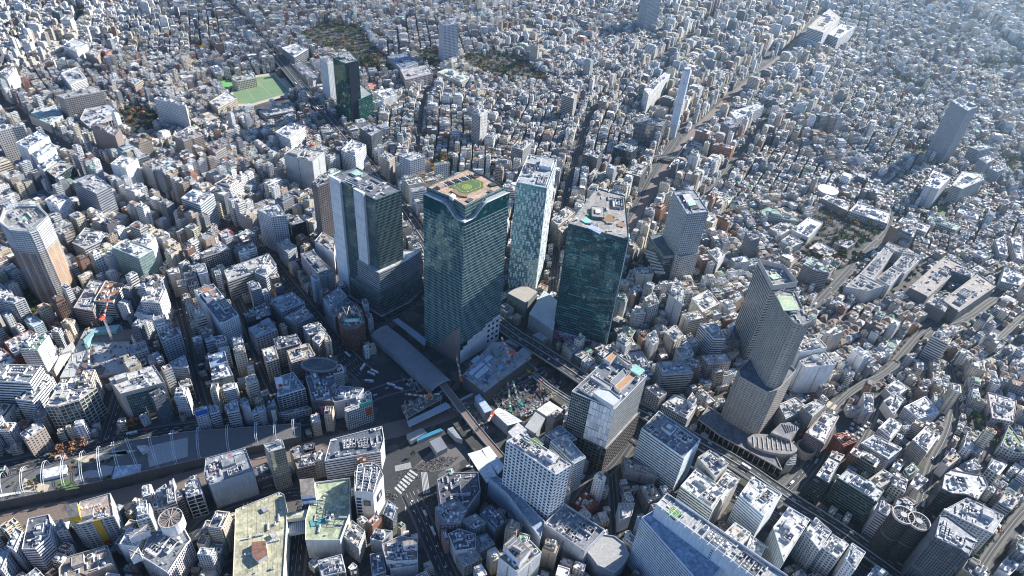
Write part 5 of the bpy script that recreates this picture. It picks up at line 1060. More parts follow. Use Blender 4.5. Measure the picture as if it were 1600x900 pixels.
for t_, lab, q_, h_, sty, cc_, rc in (
 ('h', 'white-roofed gymnasium near the wooded hill', '110,180 190,215 258,145 190,118', 14, 'blank', (.5, .5, .5), (.68, .7, .7)),
 ('h', 'low cream-roofed hall left of the gymnasium', '5,170 60,205 135,160 70,140', 10, 'blank', (.45, .44, .4), (.5, .48, .42)),
 ('h', 'green-roofed long school wing', '-40,90 -20,110 140,140 140,125 10,70', 14, 'grid', (.45, .45, .4), (.22, .35, .27)),
 ('h', 'white school block with square windows below the gymnasium', '60,230 110,260 165,235 100,200', 14, 'grid', (.6, .6, .57), R_W),
 ('h', 'flat pale-roofed hall in the wooded hill', '190,265 260,315 325,285 240,230', 8, 'blank', (.4, .38, .35), (.5, .45, .38)),
 ('h', 'grey house-roofed villa block on the wooded hill', '310,240 370,265 410,240 350,220', 10, 'grid', (.4, .38, .36), (.36, .35, .34)),
 ('h', 'long low flats with white terraces below the schools', '380,90 560,150 575,100 420,50', 12, 'grid', (.68, .68, .67), R_W),
 ('h', 'long flats with red-brown fronts at upper left of the campus', '250,30 370,90 385,60 280,10', 12, 'grid', (.42, .34, .3), R_W),
 ('h', 'white terrace row of school buildings by the green court', '610,140 740,190 760,160 630,120', 14, 'grid', (.6, .6, .58), R_W),
 ('h', 'green-roofed gym beside the school court', '745,130 880,180 905,160 760,110', 12, 'grid', (.42, .45, .4), (.28, .38, .32)),
 ('h', 'long bright white vaulted roof hall', '885,95 985,130 990,105 900,75', 10, 'blank', (.6, .6, .6), (.72, .73, .74)),
 ('h', 'left one of two long pale school blocks at far right', '1065,225 1085,290 1125,300 1110,205', 12, 'grid', (.55, .52, .5), (.6, .55, .54)),
 ('h', 'right one of two long pale school blocks at far right', '1135,215 1165,310 1200,320 1190,205', 12, 'grid', (.55, .52, .5), (.6, .55, .54)),
 ('h', 'wide white-roofed block at the right edge', '1090,420 1180,440 1215,400 1110,355', 16, 'grid', (.6, .6, .58), R_W),
 ('a', 'long pale grey slab of concrete grid above the dark court', '265,450 300,465 480,430 455,405', 48, 'grid', (.42, .38, .34), R_G),
 ('a', 'round-fronted theatre hall with pale disc roof', '375,560 420,600 575,545 520,490 400,510', 24, 'frame', (.42, .38, .33), (.42, .44, .46)),
 ('a', 'green flat-roofed gymnasium left of the concrete grid slab', '135,540 235,585 295,540 265,490', 18, 'blank', (.4, .42, .42), (.4, .52, .48)),
 ('a', 'brown tower with round stair corner beside the boulevard', '425,590 540,640 565,605 450,572', 50, 'punch', (.28, .22, .2), (.2, .18, .18)),
 ('a', 'white slab hotel with fine window grid and bright sunny end', '722,465 870,500 872,490 740,455', 56, 'punch', (.55, .57, .58), R_G),
 ('a', 'pale grey slab tower at left edge', '-20,620 55,600 110,590 -10,585', 62, 'grid', (.48, .47, .45), R_G),
 ('a', 'white stepped office with triangular trusses, highest step', '75,670 130,700 230,640 180,615', 52, 'blank2', (.6, .63, .66), R_BL),
 ('a', 'white stepped office with triangular trusses, middle step', '140,720 175,745 260,690 225,660', 42, 'blank2', (.6, .63, .66), R_BL),
 ('a', 'white stepped office with triangular trusses, lowest step', '175,780 205,800 285,745 260,720', 32, 'blank2', (.6, .63, .66), R_BL),
 ('a', 'dark glass block with tan roof below the stepped truss office', '215,800 260,835 345,775 290,750', 38, 'glass', (.15, .2, .2), (.45, .38, .3)),
 ('a', 'white bright slab tower with dark roof plant', '518,770 590,790 645,745 570,730', 50, 'blank2', (.72, .73, .73), R_W),
 ('a', 'white-grid tower at the upper left edge', '0,340 35,375 75,320 30,318', 40, 'punch', (.66, .64, .6), R_G),
 ('a', 'white terraced flats like a small ziggurat', '285,345 330,400 405,370 360,315', 26, 'balc', (.7, .7, .68), R_W),
 ('a', 'bright white flats with many rows of windows', '295,215 360,245 410,205 345,180', 30, 'grid', (.72, .73, .72), R_W),
 ('a', 'tan terraced block right of the white ziggurat', '400,250 455,275 470,245 420,232', 26, 'balc', (.45, .37, .3), R_T),
 ('a', 'red-brown block beside the tan terraced one', '455,240 500,258 522,240 480,228', 24, 'blank2', (.35, .15, .1), R_T),
 ('a', 'light-brown cube office near the courtyard', '580,370 630,400 670,375 620,360', 26, 'grid', (.42, .34, .28), R_BL),
 ('a', 'pale gabled gymnasium beside the green court', '985,315 1010,345 1050,335 1020,305', 14, 'blank', (.5, .52, .55), (.55, .62, .72)),
 ('a', 'long flat white-roofed hall near the green court', '830,345 855,370 965,350 945,330', 12, 'blank', (.5, .49, .46), (.62, .58, .52)),
 ('a', 'stone pillared museum-like block with flat cream roof', '895,560 930,585 1025,550 985,530', 14, 'frame', (.42, .36, .3), (.5, .46, .4)),
 ('a', 'cream school block with balconies left of the oval hall', '980,480 1020,510 1110,460 1060,430', 20, 'grid', (.5, .45, .37), (.5, .5, .48)),
 ('a', 'beige school building facing the sports field', '1085,370 1110,385 1200,365 1190,340', 20, 'grid', (.52, .49, .4), (.35, .4, .36)),
 ('a', 'brown grid tower pair, left, in the lower middle', '815,640 860,665 900,650 860,620', 44, 'grid', (.3, .26, .23), R_G),
 ('a', 'brown grid tower pair, right, in the lower middle', '865,635 905,650 950,635 910,615', 40, 'balc', (.4, .34, .3), R_G),
 ('a', 'dark office with orange-brown roof edge', '970,690 1010,720 1060,690 1020,665', 34, 'band', (.4, .4, .4), R_BR),
 ('a', 'hexagonal grey office with dark roof well above the spiked flats', '340,850 400,885 500,860 480,825 420,820', 34, 'band', (.4, .41, .45), R_D),
 ('b', 'pale grey slab tower above the two campus parks', '857,100 880,120 948,112 925,92', 92, 'grid', (.5, .53, .57), R_G),
 ('b', 'large grey windowless cube office with speckled flat roof', '130,725 265,760 320,712 185,690', 66, 'blank2', (.42, .43, .42), (.36, .34, .32)),
 ('b', 'white glass-edged office left of the upper plaza', '400,705 465,735 515,680 450,655', 50, 'grid', (.6, .63, .65), R_W),
 ('b', 'dark shaded office left wing of the white glass-edged one', '370,700 402,715 430,665 400,655', 40, 'band', (.12, .14, .17), R_D),
 ('b', 'pale slab hotel with deep vertical recess', '672,730 722,755 790,735 740,712', 62, 'grid', (.48, .52, .57), R_W),
 ('b', 'brown and white flats left of the pale slab hotel', '582,735 625,760 650,735 605,710', 48, 'grid', (.45, .4, .36), R_T),
 ('b', 'white office with blue stripes near the red crane', '90,620 160,655 230,595 165,575', 32, 'grid', (.68, .7, .7), R_W),
 ('b', 'low wide grey-roofed office under the sports field', '12,520 50,545 185,520 170,495', 18, 'band', (.4, .38, .35), (.45, .45, .44)),
 ('b', 'slender white round-balconied apartment tower in the low-rise quarter', '1015,530 1050,545 1085,515 1045,490', 64, 'balc', (.5, .5, .49), R_G),
 ('b', 'white-roofed gymnasium block beside the running track', '552,430 600,465 662,445 640,412', 18, 'blank', (.6, .6, .58), (.72, .72, .7)),
 ('b', 'long pink-roofed office by the upper park', '675,325 700,375 828,345 800,305', 24, 'grid', (.45, .4, .4), (.4, .38, .36)),
 ('b', 'dark shaded mid-rise in the bend of the upper plaza', '485,600 540,640 590,610 540,580', 44, 'grid', (.1, .12, .14), R_G),
 ('b', 'white glass office left of the expressway', '120,225 180,270 245,230 190,205', 30, 'bandglass', (.6, .62, .62), R_W),
 ('b', 'long slanted-roof school hall beside the expressway', '155,290 260,390 300,365 200,280', 16, 'blank', (.4, .36, .32), (.28, .27, .3)),
 ('b', 'white school with green mansard roofs', '850,340 960,385 1010,360 900,320', 16, 'grid', (.65, .65, .6), (.5, .55, .45)),
 ('b', 'stepped glass-roofed campus building with slanted ribs', '615,265 680,325 760,295 700,250', 20, 'grid', (.35, .36, .38), (.16, .2, .28)),
 ('c', 'white slab tower at the left below the residential quarter', '235,445 290,465 308,440 262,432', 48, 'band', (.42, .4, .38), R_T),
 ('c', 'big faceted grey high-rise at the top edge', '608,-20 640,0 700,-10 660,-40', 90, 'grid', (.34, .38, .44), R_G),
 ('c', 'long white flats with blue-grey roof on the far side of the railway', '1020,525 1050,560 1180,500 1155,485', 26, 'grid', (.6, .63, .66), R_W),
 ('c', 'grey clustered flats right of the railway bridge', '985,575 1020,600 1060,590 1035,560', 42, 'balc', (.38, .35, .34), R_G),
 ('c', 'orange brick block beside the railway bridge', '940,680 1030,700 1045,685 960,670', 30, 'grid', (.42, .2, .12), R_W),
 ('c', 'dark office stack left of the station tracks', '475,690 560,715 590,690 520,668', 34, 'bandglass', (.1, .16, .18), R_G),
 ('c', 'charcoal tall block near the station tracks', '335,725 400,745 425,715 370,705', 46, 'grid', (.13, .12, .12), R_G),
 ('c', 'white department block behind the chequered tower', '0,690 50,705 90,670 30,660', 40, 'fins', (.5, .5, .48), R_T),
 ('c', 'louvre-roofed dark office by the station tracks', '530,810 600,830 635,780 590,765', 30, 'fins', (.2, .2, .2), (.4, .36, .32)),
 ('d', 'stepped pale hotel block above the far station', '185,130 260,155 340,80 290,40', 60, 'band', (.55, .55, .56), R_T),
 ('d', 'lower wing of the stepped pale hotel', '150,175 240,205 275,155 200,138', 30, 'grid', (.5, .49, .48), R_T),
 ('d', 'white striped commercial block right of the stepped pale hotel', '280,160 330,180 410,125 345,112', 36, 'band', (.6, .62, .64), R_W)):
    B(OB, lab, t_, q_, float(h_), sty, cc_, rc, DK, dens=1.1, cat='building')
# tall residential tower far right
B('apartment_tower', 'lone tall blue-grey apartment tower standing high above the low houses at far right', 'd', '858,475 935,520 985,500 905,455', 119., 'grid', (.3, .32, .35), (.4, .42, .43), (.05, .06, .08), 'tower block', fh=3.1, bay=3.2)
B('apartment_tower', 'chamfered white tower of flats below the lone tall apartment tower', 'd', '735,870 800,890 860,830 775,795', 40., 'blank2', (.42, .44, .46), R_W)
B('apartment_tower', 'glassy round-cornered flats right of the chamfered white tower', 'd', '865,870 905,885 1010,840 1000,815 915,805', 36., 'balc', (.5, .5, .47), R_W)
for k, q_ in enumerate(('945,690 985,705 1050,690 1010,675', '990,745 1020,765 1060,745 1030,730', '1040,790 1070,805 1105,790 1075,775')):
    B('apartment_block', ('nearest to the lone tower of three stepped slabs of flats', 'middle of three stepped slabs of flats right of the lone tower', 'lowest of three stepped slabs of flats right of the lone tower')[k], 'd', q_, 34.-k*3, 'balc', (.48, .49, .5), R_W, cat='apartment block')
# ============================================================ GROUND, ROADS, RAILWAY
HZ = 6200
gm = MB(); gm.flat([(-HZ, -1200), (HZ, -1200), (HZ, 9000), (-HZ, 9000)], 0, GROUND, (0, 0, 0)); tag(gm.build('ground'), 'dark city ground between the buildings', kind='structure')
GX0, GY0, GS = -1500., 60., 2.; GW, GH = 2300, 2200
occ = np.zeros((GH, GW), dtype=np.uint8)       # 1 = taken
near_road = np.zeros((GH, GW), dtype=np.uint8)
def ras(P, val=1, arr=occ, grow=0.):
    if grow: P = inset(ccw(P), -grow)
    xs = [p[0] for p in P]; ys = [p[1] for p in P]
    i0, i1 = max(0, int((min(xs)-GX0)/GS)), min(GW, int((max(xs)-GX0)/GS)+2); j0, j1 = max(0, int((min(ys)-GY0)/GS)), min(GH, int((max(ys)-GY0)/GS)+2)
    if i1 <= i0 or j1 <= j0: return
    X, Y = np.meshgrid(GX0+np.arange(i0, i1)*GS, GY0+np.arange(j0, j1)*GS); R = np.zeros(X.shape, bool); n = len(P)
    for k in range(n):
        x1, y1 = P[k]; x2, y2 = P[(k+1) % n]
        if y1 == y2: continue
        R ^= ((y1 > Y) != (y2 > Y)) & (X < (x2-x1)*(Y-y1)/(y2-y1)+x1)
    arr[j0:j1, i0:i1][R] = val
def smooth(Q, it=2):
    for _ in range(it):
        o = [Q[0]]
        for a, b in zip(Q, Q[1:]): o += [lerp(a, b, .25), lerp(a, b, .75)]
        Q = o+[Q[-1]]
    return Q
ROADS = []
def offs(L, d):
    o = []
    for i, p in enumerate(L):
        a = L[max(0, i-1)]; b = L[min(len(L)-1, i+1)]; dx, dy = b[0]-a[0], b[1]-a[1]; l = hypot(dx, dy)+1e-9; o.append((p[0]-dy/l*d, p[1]+dx/l*d))
    return o
def strip(mb, L, w0, w1, z, mat, col=(.1, .1, .1), zf=None):
    A, B_ = offs(L, w1), offs(L, w0); u = 0
    for i in range(len(L)-1):
        d = hypot(L[i+1][0]-L[i][0], L[i+1][1]-L[i][1]); z0_, z1_ = (z, z) if zf is None else (zf[i], zf[i+1])
        mb.poly([(*B_[i], z0_), (*B_[i+1], z1_), (*A[i+1], z1_), (*A[i], z0_)], mat, col, [(u, w0), (u+d, w0), (u+d, w1), (u, w1)]); u += d
def dashes(mb, L, off, z, on_=6, gap=7, w=.22):
    L = offs(L, off); acc = 0
    for a, b in zip(L, L[1:]):
        d = hypot(b[0]-a[0], b[1]-a[1]); u = 0
        while u < d:
            k = acc % (on_+gap); st_ = min(d-u, (on_-k) if k < on_ else (on_+gap-k))
            if k < on_: p, q = lerp(a, b, u/d), lerp(a, b, (u+st_)/d); strip(mb, [p, q], -w, w, z, LINE)
            u += st_+1e-3; acc += st_+1e-3
def road(name, label, w, s, z=0., lanes=True, pave=2.5, h=0.):
    L = smooth([W(*q, h) for q in pts(s)]); ROADS.append((L, w, label))
    mb = MB(); strip(mb, L, -w/2, w/2, .012+z, ASPH); o = mb.build(name); tag(o, label, kind='structure')
    if pave:
        mb = MB()
        for sg in (-1, 1):
            a, b = sorted((sg*w/2, sg*(w/2+pave))); strip(mb, L, a, b, .14, PAVE)
            A = offs(L, sg*w/2)
            for i in range(len(A)-1): mb.poly([(*A[i], 0), (*A[i+1], 0), (*A[i+1], .14), (*A[i], .14)], CONC, (.4, .4, .4))
        tag(mb.build('pavement'), kind='structure')
    if lanes:
        mb = MB(); n = max(2, int(w/3.4))
        for k in range(1, n): dashes(mb, L, -w/2+k*w/n, .02+z, 5, 6) if k != n//2 else strip(mb, L, -w/2+k*w/n-.1, -w/2+k*w/n+.1, .021+z, LINE)
        tag(mb.build('road_marking'), kind='structure')
    for a, b in zip(L, L[1:]):
        ras(rect((a[0]+b[0])/2, (a[1]+b[1])/2, hypot(b[0]-a[0], b[1]-a[1])+3, w+2*pave, math.atan2(b[1]-a[1], b[0]-a[0])))
        ras(rect((a[0]+b[0])/2, (a[1]+b[1])/2, hypot(b[0]-a[0], b[1]-a[1])+3, w+60, math.atan2(b[1]-a[1], b[0]-a[0])), 1, near_road)
    return L
R = {}
R['bou'] = road('road', 'wide boulevard curving in from the left past the university', 22, '-60,120 45,195 110,240 160,262 250,318 330,350 400,385 450,450 490,500 530,548 575,590')
R['meiji'] = road('road', 'avenue along the rooftop park to the station plaza', 16, '-60,745 0,733 83,713 150,697 213,682 300,668 400,662 480,655 540,640 590,612 640,600')
R['side'] = road('road', 'side avenue dropping to the park', 12, '210,560 190,610 178,650 165,690', True)
R['south'] = road('road', 'avenue of flats running to the far left of the chimney', 6, '862,470 868,400 880,330 900,245 915,190 940,150 1000,115 1070,70 1120,20', True, 1)
R['jct'] = road('road', 'main street below the twin towers beside the expressway', 20, '890,610 1000,690 1070,730 1150,775 1233,820 1300,865 1370,915', True, 3)
R['hill'] = road('road', 'straight sloping street past the dark-roofed campus', 11, '1205,790 1245,755 1283,705 1300,640', True)
R['camp'] = road('road', 'sunlit street beside the campus wall', 9, '1270,485 1327,423 1357,390 1393,360 1397,330', True, 1.2)
R['east'] = road('road', 'street round the brown-terraced condominium', 7, '1400,565 1450,507 1500,507 1562,460 1600,440', True, 1.5)
R['e2'] = road('road', 'small street between low houses at the right edge', 5, '1560,530 1620,475', False, 1)
R['e3'] = road('road', 'winding street through the low houses on the right', 4.5, '1300,640 1340,602 1380,587 1413,557 1450,507', False, 1)
R['twin'] = road('road', 'street climbing past the twin round towers', 6, '1395,905 1440,787 1453,727 1483,677 1493,620 1480,560', False, 1)
R['pk'] = road('road', 'short street beside the parking lot', 6, '1330,710 1345,690 1360,660 1375,620', False, 1)
R['br'] = road('road', 'tree-lined street in the lower right corner', 5, '1530,890 1560,845 1600,795 1640,760', False, 1.5)
R['dog'] = road('road', 'sloping shopping street leaving the scramble crossing', 15, '640,770 655,800 677,850 700,905 730,960', True, 3)
R['lane'] = road('road', 'dark narrow street of small shops at bottom centre', 7, '955,735 960,790 962,850', False, 1)
R['lane2'] = road('road', 'narrow street crossing the shaded lanes', 8, '900,790 930,745 955,735 990,685', False, 1)
R['koen'] = road('road', 'shopping street below the round-tanked store', 12, '600,765 530,770 470,770 400,785 335,805 290,850 260,910', True, 2)
R['koen2'] = road('road', 'wide dark street between the two yellow-green roofed stores', 14, '478,790 470,820 465,860 458,920', True, 2)
R['sc2'] = road('road', 'dark narrow canyon street on the left', 9, '330,690 318,640 300,580 290,520 275,470', True, 1.5)
R['f2'] = road('road', 'shaded street beside the white-striped office', 8, '470,690 420,600 395,530 370,470', False, 1)
R['far1'] = road('road', 'far straight avenue at top', 12, '340,-10 400,60 450,120 500,180 545,225 600,285 640,350', True, 2)
R['far2'] = road('road', 'small road through the residential quarter', 4, '640,285 655,220 660,160 680,120', False, 1)
R['far3'] = road('road', 'pale main road at the top right', 9, '1450,-40 1530,30 1600,85 1680,140', True, 1)
R['far4'] = road('road', 'road leading off to the right of the railway', 5, '1010,390 1060,345 1110,300 1150,250 1200,180', False, 1)
R['far5'] = road('road', 'winding road among the right hand houses', 5, '1230,215 1300,215 1390,225 1450,260 1600,290', False, 1)
R['up'] = road('road', 'road by the white terraced flats at upper left', 6, '0,110 60,80 120,40 150,0', False, 1)
R['rs'] = road('road', 'grey road running close along the left of the brown railway', 6, '965,370 990,330 1020,272 1058,212 1105,160 1158,116 1215,78', True, 1)
# railway
def rail(label, w, s):
    L = smooth([W(*q) for q in pts(s)]); mb = MB(); strip(mb, L, -w/2, w/2, .3, TRACK); A, B_ = offs(L, w/2), offs(L, -w/2)
    for Q, sg in ((A, 1), (B_, -1)):
        for i in range(len(Q)-1): mb.poly([(*Q[i], 0), (*Q[i+1], 0), (*Q[i+1], .3), (*Q[i], .3)], CONC, (.3, .3, .3))
    tag(mb.build('railway'), label, kind='structure')
    for a, b in zip(L, L[1:]): ras(rect((a[0]+b[0])/2, (a[1]+b[1])/2, hypot(b[0]-a[0], b[1]-a[1])+3, w+4, math.atan2(b[1]-a[1], b[0]-a[0])))
    return L
RY = rail('broad brown railway running up to the top right', 20, '870,520 905,460 950,400 985,350 1010,310 1045,258 1080,212 1130,163 1180,120 1235,80 1290,20')
RY2 = rail('railway passing the rooftop park at lower left', 22, '-60,830 0,815 100,797 230,768 330,740 443,712 520,693 600,676 690,650 760,615 820,575 870,520')
ROADS.append((RY, 0, '')); ROADS.append((RY2, 0, ''))
# elevated expressway
def deckroad(label, w, s, z, wall=1.0, pier=True, name='expressway', col=(.32, .33, .34), surf=ASPH, cat='viaduct'):
    L = smooth([W(*q, z) for q in pts(s)]); root = thing(name, label, cat, (*L[len(L)//2], 0)); mb = MB(); strip(mb, L, -w/2, w/2, z, surf)
    A, B_ = offs(L, w/2), offs(L, -w/2)
    for Q, sg in ((A, 1), (B_, -1)):
        O = offs(L, sg*(w/2+.5))
        for i in range(len(Q)-1):
            mb.poly([(*O[i], z-1.8), (*O[i+1], z-1.8), (*O[i+1], z+wall), (*O[i], z+wall)], CONC, col); mb.poly([(*Q[i], z), (*Q[i+1], z), (*Q[i+1], z+wall), (*Q[i], z+wall)], CONC, col)
            mb.poly([(*O[i], z+wall), (*O[i+1], z+wall), (*Q[i+1], z+wall), (*Q[i], z+wall)], CONC, (.55, .55, .55))
    strip(mb, L, -w/2-.5, w/2+.5, z-1.8, CONC, col); part(root, mb, 'deck')
    if surf == ASPH:
        mb = MB(); strip(mb, L, -.5, .5, z+.8, CONC, (.5, .5, .5))
        for k in (-.5, .5):
            q = offs(L, k)
            for i in range(len(q)-1): mb.poly([(*q[i], z), (*q[i+1], z), (*q[i+1], z+.8), (*q[i], z+.8)], CONC, (.5, .5, .5))
        part(root, mb, 'median_barrier'); mb = MB(); dashes(mb, L, w/4, z+.03, 5, 7); dashes(mb, L, -w/4, z+.03, 5, 7); strip(mb, L, w/2-.7, w/2-.5, z+.03, LINE); strip(mb, L, -w/2+.5, -w/2+.7, z+.03, LINE); part(root, mb, 'lane_marking')
    if pier:
        acc = 0
        for a, b in zip(L, L[1:]):
            acc += hypot(b[0]-a[0], b[1]-a[1])
            if acc > 38:
                acc = 0; an = math.atan2(b[1]-a[1], b[0]-a[0]); mb = MB(); mb.box(*a, 2.4, 3.2, 0, z-3, an, CONC, (.4, .4, .4)); mb.box(*a, 2.4, w*.7, z-3, z-1.8, an, CONC, (.4, .4, .4)); part(root, mb, 'pier')
    for a, b in zip(L, L[1:]): ras(rect((a[0]+b[0])/2, (a[1]+b[1])/2, hypot(b[0]-a[0], b[1]-a[1])+3, w+4, math.atan2(b[1]-a[1], b[0]-a[0])))
    ROADS.append((L, 0, '')); return L
X1 = deckroad('elevated expressway crossing the whole view behind and right of the tallest tower', 19, '330,-25 380,30 425,80 470,135 505,175 545,222 600,285 645,350 690,420 775,505 870,563 930,605 1000,640 1067,677 1150,722 1233,780 1300,820 1367,867 1440,920', 13)
X2 = deckroad('short road bridge over the railway north of the chimney plant', 12, '1020,243 1075,250', 7, pier=False, name='road_bridge', cat='bridge')
X3 = deckroad('narrow elevated railway line curving from the station roof into the mall', 8, '690,598 715,630 745,670 790,722', 12, .8, name='rail_viaduct', col=(.3, .31, .33), surf=TRACK)
X4 = deckroad('curved viaduct ramp beside the teal tower', 7, '835,585 855,603 885,622 912,640', 8, name='ramp')
# curved station roof (M-shaped vault) between the towers and the plaza
stn = thing('station_roof', 'long ribbed grey vaulted station roof beside the tallest tower', 'station', (*W(640, 560), 0))
P = [W(*q, 16) for q in pts('588,513 600,503 640,520 660,545 696,582 705,590 672,602 640,577 600,540')]; Lc = smooth([W(*q, 18) for q in pts('592,510 625,535 660,568 690,596')], 2)
mb = MB(); nsec = 8; wd = 14
for i in range(len(Lc)-1):
    for k in range(nsec):
        f0, f1 = -1+2*k/nsec, -1+2*(k+1)/nsec; z0_, z1_ = 10+4*(1-f0*f0)**.5, 10+4*(1-f1*f1)**.5
        a0, a1 = offs(Lc, f0*wd)[i:i+2]; b0, b1 = offs(Lc, f1*wd)[i:i+2]; mb.poly([(*a0, z0_), (*a1, z0_), (*b1, z1_), (*b0, z1_)], WALL, (.2, .22, .24))
for f in (-1, 1):
    q = offs(Lc, f*wd)
    for i in range(len(q)-1): mb.poly([(*q[i], 0), (*q[i+1], 0), (*q[i+1], 10), (*q[i], 10)], WALL, (.3, .32, .34))
part(stn, mb, 'vault')
Ls = Lc
Lc = [lerp(Ls[i], Ls[i+1], f) for i in range(len(Ls)-1) for f in (0, .25, .5, .75)]+[Ls[-1]]
for i in range(0, len(Lc)):
    mb = MB(); prev = None
    for k in range(nsec+1):
        f = -1+2*k/nsec; p = (*offs(Lc, f*wd)[i], 10.4+4*(1-f*f)**.5)
        if prev: mb.tube(prev, p, .25, WALL, (.38, .4, .42), 4)
        prev = p
    part(stn, mb, 'roof_rib')
for a, b in zip(Lc, Lc[1:]): ras(rect((a[0]+b[0])/2, (a[1]+b[1])/2, hypot(b[0]-a[0], b[1]-a[1])+3, 32, math.atan2(b[1]-a[1], b[0]-a[0])))
def shed(name, label, t, s, z, col, cat='roof', z0=None, mat=WALL, ribs=0, wall=(.4, .4, .4), top=None, h2=None):
    P = PL(t, s, z); c_ = cen(P); r_ = thing(name, label, cat, (*c_, 0)); mb = MB(); mb.prism(P, (z-1.2) if z0 is None else z0, z, WALL, wall, mat, col, bottom=True); part(r_, mb, 'roof' if z0 is None else 'wall')
    if z0 is None and z > 3:
        for p in inset(P, 1.5): mb = MB(); mb.box(*p, .7, .7, 0, z-1.2, 0, CONC, (.4, .4, .4)); part(r_, mb, 'post')
    if ribs:
        mb = MB()
        for k in range(1, ribs): a, b = lerp(P[0], P[1], k/ribs), lerp(P[3], P[2], k/ribs); mb.tube((*a, z+.1), (*b, z+.1), .18, WALL, tuple(c*.8 for c in col), 4)
        part(r_, mb, 'roof_seam')
    ras(P, grow=2); return r_, P
shed('footbridge', 'covered grey footbridge reaching the foot of the tallest tower', 'f', '640,600 790,720 800,690 665,590', 9, (.25, .3, .36), 'footbridge', ribs=8)
shed('platform_roof', 'long pale platform roof beside the railway at the plaza', 'o', '455,590 475,640 870,455 820,410', 9, (.4, .46, .52), 'platform roof', ribs=12)
shed('platform_roof', 'left of two long white platform roofs running into the mall', 'u', '48,40 180,245 255,195 150,10', 20, (.68, .69, .7), 'platform roof', ribs=9)
shed('platform_roof', 'right of two long white platform roofs running into the mall', 'u', '140,10 262,185 310,130 200,-15', 20, (.66, .68, .7), 'platform roof', ribs=9)
shed('building_deck', 'steel work deck with scattered materials and an orange crane by the railway', 'o', '405,455 450,560 785,375 740,320 600,350', 11, (.13, .12, .12), 'work deck')
sc_, P = shed('construction_block', 'low half-built station block with blue sheeted roof patches at the foot of the tallest tower', 'p', '15,400 220,560 620,265 400,80 290,90', 20, (.33, .36, .38), 'building site', z0=0, wall=(.1, .105, .11))
for q_, c_ in (('70,370 130,330 215,275 150,335', 0), ('70,370 105,395 225,290 195,275', (.45, .55, .64)), ('125,400 165,425 270,330 235,300', (.48, .57, .66)), ('95,260 135,280 185,225 160,210', (.3, .42, .55)), ('215,245 250,275 300,220 265,205', (.35, .5, .62)), ('340,330 380,350 400,310 365,290', (.2, .35, .5)), ('225,415 250,430 280,395 255,380', (.08, .14, .25)), ('205,455 240,475 255,460 225,445', (.08, .13, .22)), ('280,150 330,220 380,190 330,140', (.25, .3, .28)), ('245,295 270,312 285,300 260,285', (.5, .6, .68)), ('390,255 415,275 430,250 410,240', (.5, .52, .55))):
    if c_: mb = MB(); mb.prism(PL('p', q_, 22.5), 20.02, 22.5, WALL, c_); part(sc_, mb, 'site_roof_panel')
for k in range(8): mb = MB(); a = TW('p', 480+k*22, 245-k*4, 20); mb.box(*a, .6, 12, 19, 20.6, .6, WALL, (.55, .5, .42)); part(sc_, mb, 'steel_beam')
P = on('p', '270,600 620,280 960,480 880,570 660,690 480,770 400,760', .0); mb = MB(); mb.flat(P, .03, CONC, (.1, .1, .1)); o = mb.build('excavated_ground'); o.data.materials[0] = bpy.data.materials.get('asphalt'); tag(o, 'dark churned ground of the station building site', kind='structure'); ras(P)
for lab, t_, q_, z_, c_ in (('row of pale shed roofs under the expressway, nearest the low half-built block', 'p', '415,80 530,130 610,60 520,20', 10, (.38, .42, .43)), ('pair of grey shed roofs over tracks beside the expressway', 'p', '525,190 600,250 675,180 600,115', 12, (.32, .38, .42)), ('sheds between the expressway and the pink mural wall', 'p', '670,20 770,80 820,45 740,-10', 9, (.38, .42, .44)), ('sloping blue-grey covered stair by the building site', 'p', '130,600 225,750 300,725 175,570', 15, (.38, .46, .56)), ('white-roofed temporary station building lit by the sun', 'p', '300,740 440,870 580,830 430,735 355,700', 17, (.6, .6, .6)), ('pale ribbed station roof beside the boxy new tower', 'p', '710,720 850,810 960,720 830,640', 18, (.58, .58, .55)), ('grey slatted station roof at the corner of the white hotel', 'p', '600,880 700,945 790,800 700,740', 18, (.35, .36, .37)), ('small round-cornered police box like roof on the square', 'o', '665,780 735,885 835,835 770,730', 8, (.2, .22, .25)), ('blue and red advertising hoarding wall along the railway', 'o', '545,740 550,775 790,675 770,655', 5, (.06, .3, .45)), ('low sheds with rounded roofs by the hoarding wall', 'o', '450,715 490,775 640,690 600,650', 7, (.36, .36, .35)), ('temporary site hut with ribbed roof', 'o', '835,660 915,740 975,760 885,640', 8, (.3, .34, .36))):
    shed('shed', lab, t_, q_, z_, c_, 'shed', z0=0, ribs=6, wall=(.35, .37, .38))
rp_, P = shed('hall', 'rough wooden-roofed round-edged hall at the foot of the chequered tower', 'F', '690,260 820,330 900,250 830,215 760,215', 30, (.38, .35, .31), 'hall', z0=0, wall=(.2, .22, .22))
a, b = TW('F', 690, 260, 30), TW('F', 820, 330, 30); mb = MB()
for k in range(14): t = .1+k*.05; z_ = 19+3*sin(k*.9); p, q = lerp(a, b, t), lerp(a, b, t+.05); mb.tube((p[0], p[1]-.6, z_), (q[0], q[1]-.6, 19+3*sin((k+1)*.9)), .45, WALL, (.3, .42, .08), 4)
part(rp_, mb, 'green_sign')
shed('hall', 'low glass-roofed block left of the teal tower', 'g', '80,570 195,650 215,510 150,460', 26, (.45, .5, .53), 'hall', z0=0, wall=(.28, .3, .32), ribs=8)
